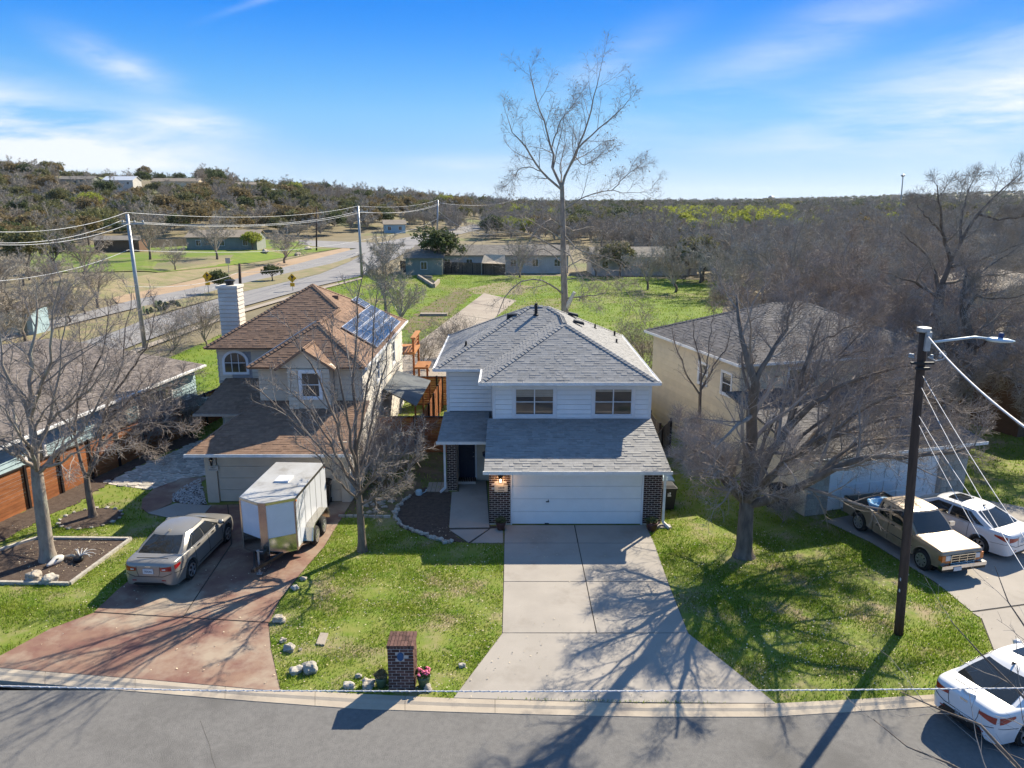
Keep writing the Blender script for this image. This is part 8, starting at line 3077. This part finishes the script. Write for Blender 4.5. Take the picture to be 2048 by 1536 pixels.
# dense yard trees that hide much of the right hand houses
tv, cv = bare_mesh(501, 8.6, 4.6, lv=(9, 7, 6, 4), rmin=.016, upright=.42, rt=.2, trunk_frac=.2, n0=9)
DENSE = var('dense', tv, cv, M['bark'], M['twig'])
for i, (x, y, s_, rz_, lab) in enumerate([(20.5, 35.0, 1.0, 0, 'dense bare tree at the right corner of the beige house'), (25.0, 43.0, 1.1, 2, 'dense bare tree between the beige house and the tan roofs'),
                                          (18.0, 48.5, 1.1, 4, 'dense bare tree rising behind the beige house roof'), (22.0, 50.0, 1.1, 1, 'tall dense bare tree behind the right end of the beige house'),
                                          (26.5, 33.5, .85, 3, 'low dense bare tree in front of the brown brick house'), (33.0, 45.0, 1.0, 5, 'dense bare tree before the two storey house at the right edge'),
                                          (29.0, 55.0, 1.2, .7, 'dense bare tree left of the two storey house at the right edge')]):
    place_tree(DENSE, (x, y, 0), s_, rz_, 'dense_bare_tree', lab, None)
# particular small trees
g = np.random.default_rng(31)
spec = [  # u, v_base, height m, mesh, name, label
    (880, 547, 8.5, leafv['leaf_dark'][1], 'round_evergreen', 'big round evergreen tree beside the ranch house and the avenue'),
    (440, 588, 3.9, leafv['leaf_dark'][0], 'median_bush_tree', 'round dark green tree in the median beside the left warning sign'),
    (545, 562, 3.6, leafv['leaf_dark'][2], 'median_bush_tree', 'second round dark green tree in the median nearer the bend'),
    (768, 548, 8.0, BARE[2], 'roadside_tree', 'bare tree at the near kerb of the avenue right of the tall steel pole'),
    (350, 540, 5.0, BARE[0], 'lawn_tree', 'small spreading bare tree alone on the lawn beyond the avenue'),
    (434, 518, 9.0, BARE[4], 'lawn_tree', 'large dark bare tree in front of the grey green bungalow'),
    (300, 520, 9.5, BARE[3], 'lawn_tree', 'large bare tree right of the small wooden shed'),
    (570, 527, 9.0, BARE[2], 'lawn_tree', 'bare tree near the side street junction beyond the avenue'),
    (505, 500, 6.0, leafv['leaf_lime'][2], 'lawn_tree', 'pale green leafing tree at the right end of the bungalow'),
    (110, 545, 8.0, leafv['leaf_dark'][0], 'dark_juniper', 'dark juniper at the left side of the lawn beyond the avenue'),
    (60, 560, 8.0, leafv['leaf_olive'][1], 'dark_juniper', 'olive juniper at the far left of the verge'),
    (170, 560, 7.0, BARE[1], 'verge_tree', 'bare tree right of the dark juniper on the verge'),
    (1350, 585, 7.5, BARE[2], 'field_edge_tree', 'round dark bare tree with several trunks at the right end of the green field'),
    (1190, 553, 6.5, BARE[1], 'ranch_yard_tree', 'bare tree in front of the pale ranch house behind the tall bare tree'),
    (1040, 556, 6.0, BARE[3], 'ranch_yard_tree', 'bare tree at the gap between the two ranch houses'),
    (1400, 566, 7.5, BARE[1], 'ranch_yard_tree', 'bare tree in front of the long grey roofed house at the field corner'),
    (1340, 556, 7.5, BARE[3], 'ranch_yard_tree', 'second bare tree in front of the long grey roofed house'),
    (1240, 553, 7.0, leafv['leaf_olive'][0], 'ranch_yard_tree', 'olive tree between the pale ranch house and the long grey roofed house'),
    (1295, 580, 7.0, BARE[4], 'field_edge_tree', 'reddish bare tree at the far edge of the field left of the round one'),
    (800, 655, 6.0, BARE[0], 'field_sapling', 'left bare sapling beside the muddy hollow'),
    (772, 625, 7.0, BARE[3], 'field_sapling', 'right behind: taller bare sapling above the brown roof at the muddy hollow'),
]
for u, v, hgt, me, nm, lab in spec:
    p = GT(u, v)
    place_tree(me, (p.x, p.y, p.z), hgt / 8.3, g.uniform(0, 6.28), nm, lab, None)
# twiggy shrubs
SHR = []
for s in range(3):
    tv, cv = bare_mesh(170 + s, 2.6, 1.5, lv=(7, 6, 4), rmin=.008, upright=.5, trunk_frac=.08, rt=.05, n0=9)
    SHR.append(var('shrub', tv, cv, M['bark'], M['twig']))
for i, (u, v, s, lab) in enumerate([(765, 985, 1.15, 'twiggy bare shrub against the right wall of the cream house'), (795, 940, 1.0, 'second twiggy shrub behind it near the orange fence'), (330, 880, 1.2, 'dense bare shrub in front of the orange fence corner'),
                                    (285, 900, 1.1, 'bare arching shrub at the middle of the orange fence'), (375, 868, 1.0, 'bare shrub beside the cream porch'), (905, 715, 1.3, 'bare bush on the near end of the concrete strip'),
                                    (860, 745, 1.2, 'bare bush behind the back fence'), (1292, 760, 1.7, 'tall bare shrub between the white house and the tan fence'), (410, 690, 1.6, 'bare bush left of the brown roofed house'), (340, 705, 1.4, 'thin bare bush near the tall steel pole'),
                                    (1565, 1045, .5, 'low dead shrub at the corner of the beige garage')]):
    p = G(u, v)
    t = thing('bare_shrub', lab, 'shrub', p, i * 1.1)
    mw_ = WM[t.name] @ Matrix.Diagonal((s, s, s, 1))
    for nm, me in zip(('stems', 'crown'), SHR[i % 3]):
        link(nm, me, t, mw_)
# cacti in the median
for i, (u, v, s) in enumerate([(318, 622, 1.0), (330, 624, 1.2), (345, 616, .9), (296, 630, .8)]):
    p = G(u, v)
    t = thing('prickly_pear', 'prickly pear cactus clump at the near end of the avenue median', 'cactus', p, group='cacti in the median')
    rr = random.Random(i)
    for k in range(9):
        x, y, z = rr.uniform(-.8, .8) * s, rr.uniform(-.3, .3), rr.uniform(.15, .9) * s
        a = rr.uniform(0, 3.1)
        vs = []
        for m_ in range(10):
            th = 6.283 * m_ / 10
            vs.append((p.x + x + .24 * math.cos(th) * math.cos(a), p.y + y + .24 * math.cos(th) * math.sin(a), z + .30 * math.sin(th)))
        c_ = Vector((p.x + x, p.y + y, z))
        nn = Vector((-math.sin(a), math.cos(a), 0)) * .05
        MB().add(vs + [c_ + nn, c_ - nn], [(j, (j + 1) % 10, 10) for j in range(10)] + [((j + 1) % 10, j, 11) for j in range(10)]).build('pad', M['cactus'], t)

# ---- woods: candidate points, nearest ones individuals, the rest one mass
line_u = [-200, 0, 120, 250, 520, 620, 700, 800, 950, 1000, 1150, 1230, 1290, 1340, 1420, 1440, 1460, 1500, 2300]
line_v = [520, 512, 500, 480, 472, 478, 468, 456, 470, 482, 490, 508, 520, 545, 572, 600, 640, 660, 660]
house_px = [(195, 345, 285, 392), (120, 350, 200, 378), (290, 360, 400, 384), (465, 368, 525, 392), (532, 380, 565, 396), (400, 370, 425, 386), (770, 445, 810, 470), (925, 440, 975, 466)]


def cand(n, az0, az1, R0, R1, spacing, seed):
    g = np.random.default_rng(seed)
    az = g.uniform(az0, az1, n)
    y = np.sqrt(g.uniform(R0 ** 2, R1 ** 2, n))
    x = az * y
    o = np.argsort(y)
    x, y = x[o], y[o]
    keep = []
    cell = {}
    for i in range(n):
        sp_ = spacing * (1 + max(0, y[i] - 250) / 700) * (.78 if y[i] < 130 else 1)
        kx, ky = int(x[i] // 14), int(y[i] // 14)
        ok = True
        for a in (-1, 0, 1):
            for b in (-1, 0, 1):
                for j in cell.get((kx + a, ky + b), ()):
                    if (x[j] - x[i]) ** 2 + (y[j] - y[i]) ** 2 < sp_ ** 2:
                        ok = False
                        break
        if not ok:
            continue
        z = tz(x[i], y[i])
        u, v = pix(x[i], y[i], z)
        if v > np.interp(u, line_u, line_v):
            continue
        if y[i] < 47 or (30 < x[i] < 44 and y[i] < 62) or (24 < x[i] < 33 and y[i] < 57) or (x[i] < 21 and y[i] < 50):
            continue
        blocked = False
        for (a0, b0, a1, b1) in house_px:
            if a0 - 2 < u < a1 + 2 and b0 < v < b1 + 9:
                blocked = True
        if blocked:
            continue
        cell.setdefault((kx, ky), []).append(i)
        keep.append((x[i], y[i], z, u, v))
    return keep


C1 = cand(9000, -.80, -.02, 150, 620, 6.2, 1)
C2 = cand(11000, -.02, .80, 47, 620, 5.3, 2)
print('candidates', len(C1), len(C2))
g = np.random.default_rng(77)
chosen = []
for (x, y, z, u, v) in C1 + C2:
    q = g.random()
    if x / y < -.02:          # hill
        f = .5 + .5 * math.sin(x * .02 + 1) * math.sin(y * .017)
        if q < .46 - .1 * f:
            k = 'bare'
        elif q < .68:
            k = 'leaf_olive'
        elif q < .80:
            k = 'leaf_dark'
        elif q < .985:
            k = 'leaf_rust' if (u < 300 or f > .4) else 'bare'
        else:
            k = 'leaf_lime'
    else:
        k = 'bare'
        if (1300 < u < 1470 and 422 < v < 505 or 1480 < u < 1580 and 430 < v < 490) and q < .75:
            k = 'leaf_lime'
        elif v < 445 and q < .50:
            k = ('leaf_olive', 'leaf_rust', 'leaf_lime', 'leaf_dark')[int(q * 100) % 4]
        elif 1140 < u < 1330 and v < 500 and q < .72:
            k = ('leaf_dark', 'leaf_olive')[int(q * 100) % 2]
        elif v < 500 and q < .20:
            k = ('leaf_olive', 'leaf_rust', 'leaf_lime')[int(q * 100) % 3]
        elif q < .05:
            k = 'leaf_olive'
    s = g.uniform(.75, 1.2)
    if k == 'leaf_lime':
        s *= 1.0
    chosen.append((y, x, z, k, s, g.uniform(0, 6.28), int(g.integers(0, 60)), u, v))
chosen.sort()
NIND = 285
for i, (y, x, z, k, s, rz_, vi, u, v) in enumerate(chosen[:NIND]):
    nm, lab = kinds[k]
    me = (BARE if y < 130 else BAREF)[vi % (5 if y < 130 else 4)] if k == 'bare' else leafv[k][vi % 3]
    side_ = 'hillside' if x < 0 else 'valley'
    place_tree(me, (x, y, z), s, rz_, nm, lab + (' on the left hillside' if x < 0 else ' behind the beige house' if y < 130 else ' in the valley to the right'), f'{nm.replace("_", " ")}s of the {side_} woods')


def gn_mass(name, label, pts, sources, smin, smax, cat, seed=0):
    """woodland too numerous to count: tree meshes instanced on points by geometry nodes"""
    me = bpy.data.meshes.new(name)
    me.from_pydata([tuple(p) for p in pts], [], [])
    o = link(name, me, label=label, cat=cat, kind='stuff')
    ng = bpy.data.node_groups.new(name, 'GeometryNodeTree')
    ng.interface.new_socket('Geometry', in_out='INPUT', socket_type='NodeSocketGeometry')
    ng.interface.new_socket('Geometry', in_out='OUTPUT', socket_type='NodeSocketGeometry')
    N = ng.nodes
    gi, go = N.new('NodeGroupInput'), N.new('NodeGroupOutput')
    m2p = N.new('GeometryNodeMeshToPoints')
    iop = N.new('GeometryNodeInstanceOnPoints')
    g2i = N.new('GeometryNodeGeometryToInstance')
    for s_ in reversed(sources):
        oi = N.new('GeometryNodeObjectInfo')
        oi.transform_space = 'ORIGINAL'
        oi.inputs['Object'].default_value = s_
        oi.inputs['As Instance'].default_value = True
        ng.links.new(oi.outputs['Geometry'], g2i.inputs[0])
    rv = N.new('FunctionNodeRandomValue')
    rv.data_type = 'FLOAT_VECTOR'
    rv.inputs[0].default_value = (0, 0, 0)
    rv.inputs[1].default_value = (0, 0, 6.283)
    rs = N.new('FunctionNodeRandomValue')
    rs.data_type = 'FLOAT'
    rs.inputs[2].default_value = smin
    rs.inputs[3].default_value = smax
    rs.inputs['Seed'].default_value = 3 + seed
    ng.links.new(gi.outputs[0], m2p.inputs[0])
    ng.links.new(m2p.outputs[0], iop.inputs['Points'])
    # join of instances -> pick
    jo = N.new('GeometryNodeJoinGeometry')
    ng.links.remove(g2i.inputs[0].links[0]) if g2i.inputs[0].links else None
    for nd in [n_ for n_ in N if n_.bl_idname == 'GeometryNodeObjectInfo']:
        ng.links.new(nd.outputs['Geometry'], jo.inputs[0])
    ng.links.new(jo.outputs[0], iop.inputs['Instance'])
    iop.inputs['Pick Instance'].default_value = True
    ng.links.new(rv.outputs[0], iop.inputs['Rotation'])
    ng.links.new(rs.outputs[1], iop.inputs['Scale'])
    ng.links.new(iop.outputs[0], go.inputs[0])
    N.remove(g2i)
    md = o.modifiers.new('woods', 'NODES')
    md.node_group = ng
    return o


def src(name, me):
    """one real tree crown kept in the picture, from which the mass is repeated"""
    return None


byk = {}
for r_ in chosen[NIND:]:
    byk.setdefault(r_[3], []).append((r_[1], r_[0], r_[2]))
crowns = {}
for o in bpy.data.objects:
    if o.name.startswith('crown') and o.data:
        crowns.setdefault(o.data.name, o)
for k, pts in byk.items():
    mes = [b[1] for b in BAREF] if k == 'bare' else [b[1] for b in leafv[k]]
    so = []
    for m_ in mes:
        if m_.name not in crowns:
            p = chosen[NIND]
            t = place_tree((leafv[k] if k != 'bare' else BAREF)[0], (p[1] + 8, p[0] + 8, tz(p[1] + 8, p[0] + 8)), .9, 0, kinds[k][0], kinds[k][1] + ' at the edge of the mass', f'{kinds[k][0].replace("_", " ")}s of the hillside woods')
            co2 = [c_ for c_ in t.children if c_.name.startswith('crown')][0]
            co2.data = m_
            crowns[m_.name] = co2
        so.append(crowns[m_.name])
    gn_mass('woodland', {'bare': 'mass of bare grey brown woodland', 'leaf_dark': 'dark evergreen part of the woodland', 'leaf_olive': 'olive green part of the woodland', 'leaf_rust': 'rusty brown part of the woodland', 'leaf_lime': 'yellow green part of the woodland'}[k],
            pts, so, .8, 1.25, 'woodland', len(pts))
# very far woods towards the horizon: coarser spacing, bigger crowns
g = np.random.default_rng(9)
n = 9000
y = 600 * np.exp(g.random(n) * np.log(3600 / 600))
x = g.uniform(-.78, .80, n) * y
z = terrain(x, y)
sel = g.random(n)
pts = np.stack([x, y, z - .5], -1)
bi = [b[1] for b in BAREF]
gn_mass('far_woodland', 'far woods thinning to the horizon, bare and grey', pts[sel < .5], [crowns[m_.name] for m_ in bi if m_.name in crowns], .9, 1.6, 'woodland', 5)
gn_mass('far_woodland', 'far woods thinning to the horizon, olive green', pts[(sel >= .5) & (sel < .78)], [crowns[b[1].name] for b in leafv['leaf_olive']], .9, 1.6, 'woodland', 6)
gn_mass('far_woodland', 'far woods thinning to the horizon, dark green', pts[sel >= .78], [crowns[b[1].name] for b in leafv['leaf_dark']], .9, 1.6, 'woodland', 7)
# scrub on the near side of the avenue at the left
g = np.random.default_rng(12)
cnt = 0
for i in range(400):
    u, v = g.uniform(-120, 300), g.uniform(590, 720)
    if v > 560 + .30 * (300 - u) + 60 or v < 585 + max(0, (u - 120)) * .12:
        continue
    p = G(u, v)
    if p.x > -33 - 0 * p.y or (-50 < p.x < -29 and p.y > 66 and False):
        pass
    if u > 215:
        continue
    cnt += 1
    if cnt > 26:
        break
    place_tree(BARE[int(g.integers(0, 5))], (p.x, p.y, tz(p.x, p.y)), g.uniform(.45, .75), g.uniform(0, 6.28), 'scrub_tree', 'low tangled bare scrub tree beyond the blue house at the left', 'scrub trees beyond the blue house')

# air: one closed box of thin haze round the whole scene
hz_ = MB().box(-6500, 6500, -60, 8800, -14, 140).build('haze', None, kind='stuff', label='thin blue haze over the valley', cat='haze')
hm = bpy.data.materials.new('haze')
hm.use_nodes = True
hn, hl = hm.node_tree.nodes, hm.node_tree.links
hn.clear()
ho = hn.new('ShaderNodeOutputMaterial')
hv = hn.new('ShaderNodeVolumePrincipled')
hv.inputs['Color'].default_value = (.82, .90, 1, 1)
hv.inputs['Density'].default_value = .00004
hv.inputs['Anisotropy'].default_value = .2
hl.new(hv.outputs[0], ho.inputs['Volume'])
hz_.data.materials.clear()
hz_.data.materials.append(hm)
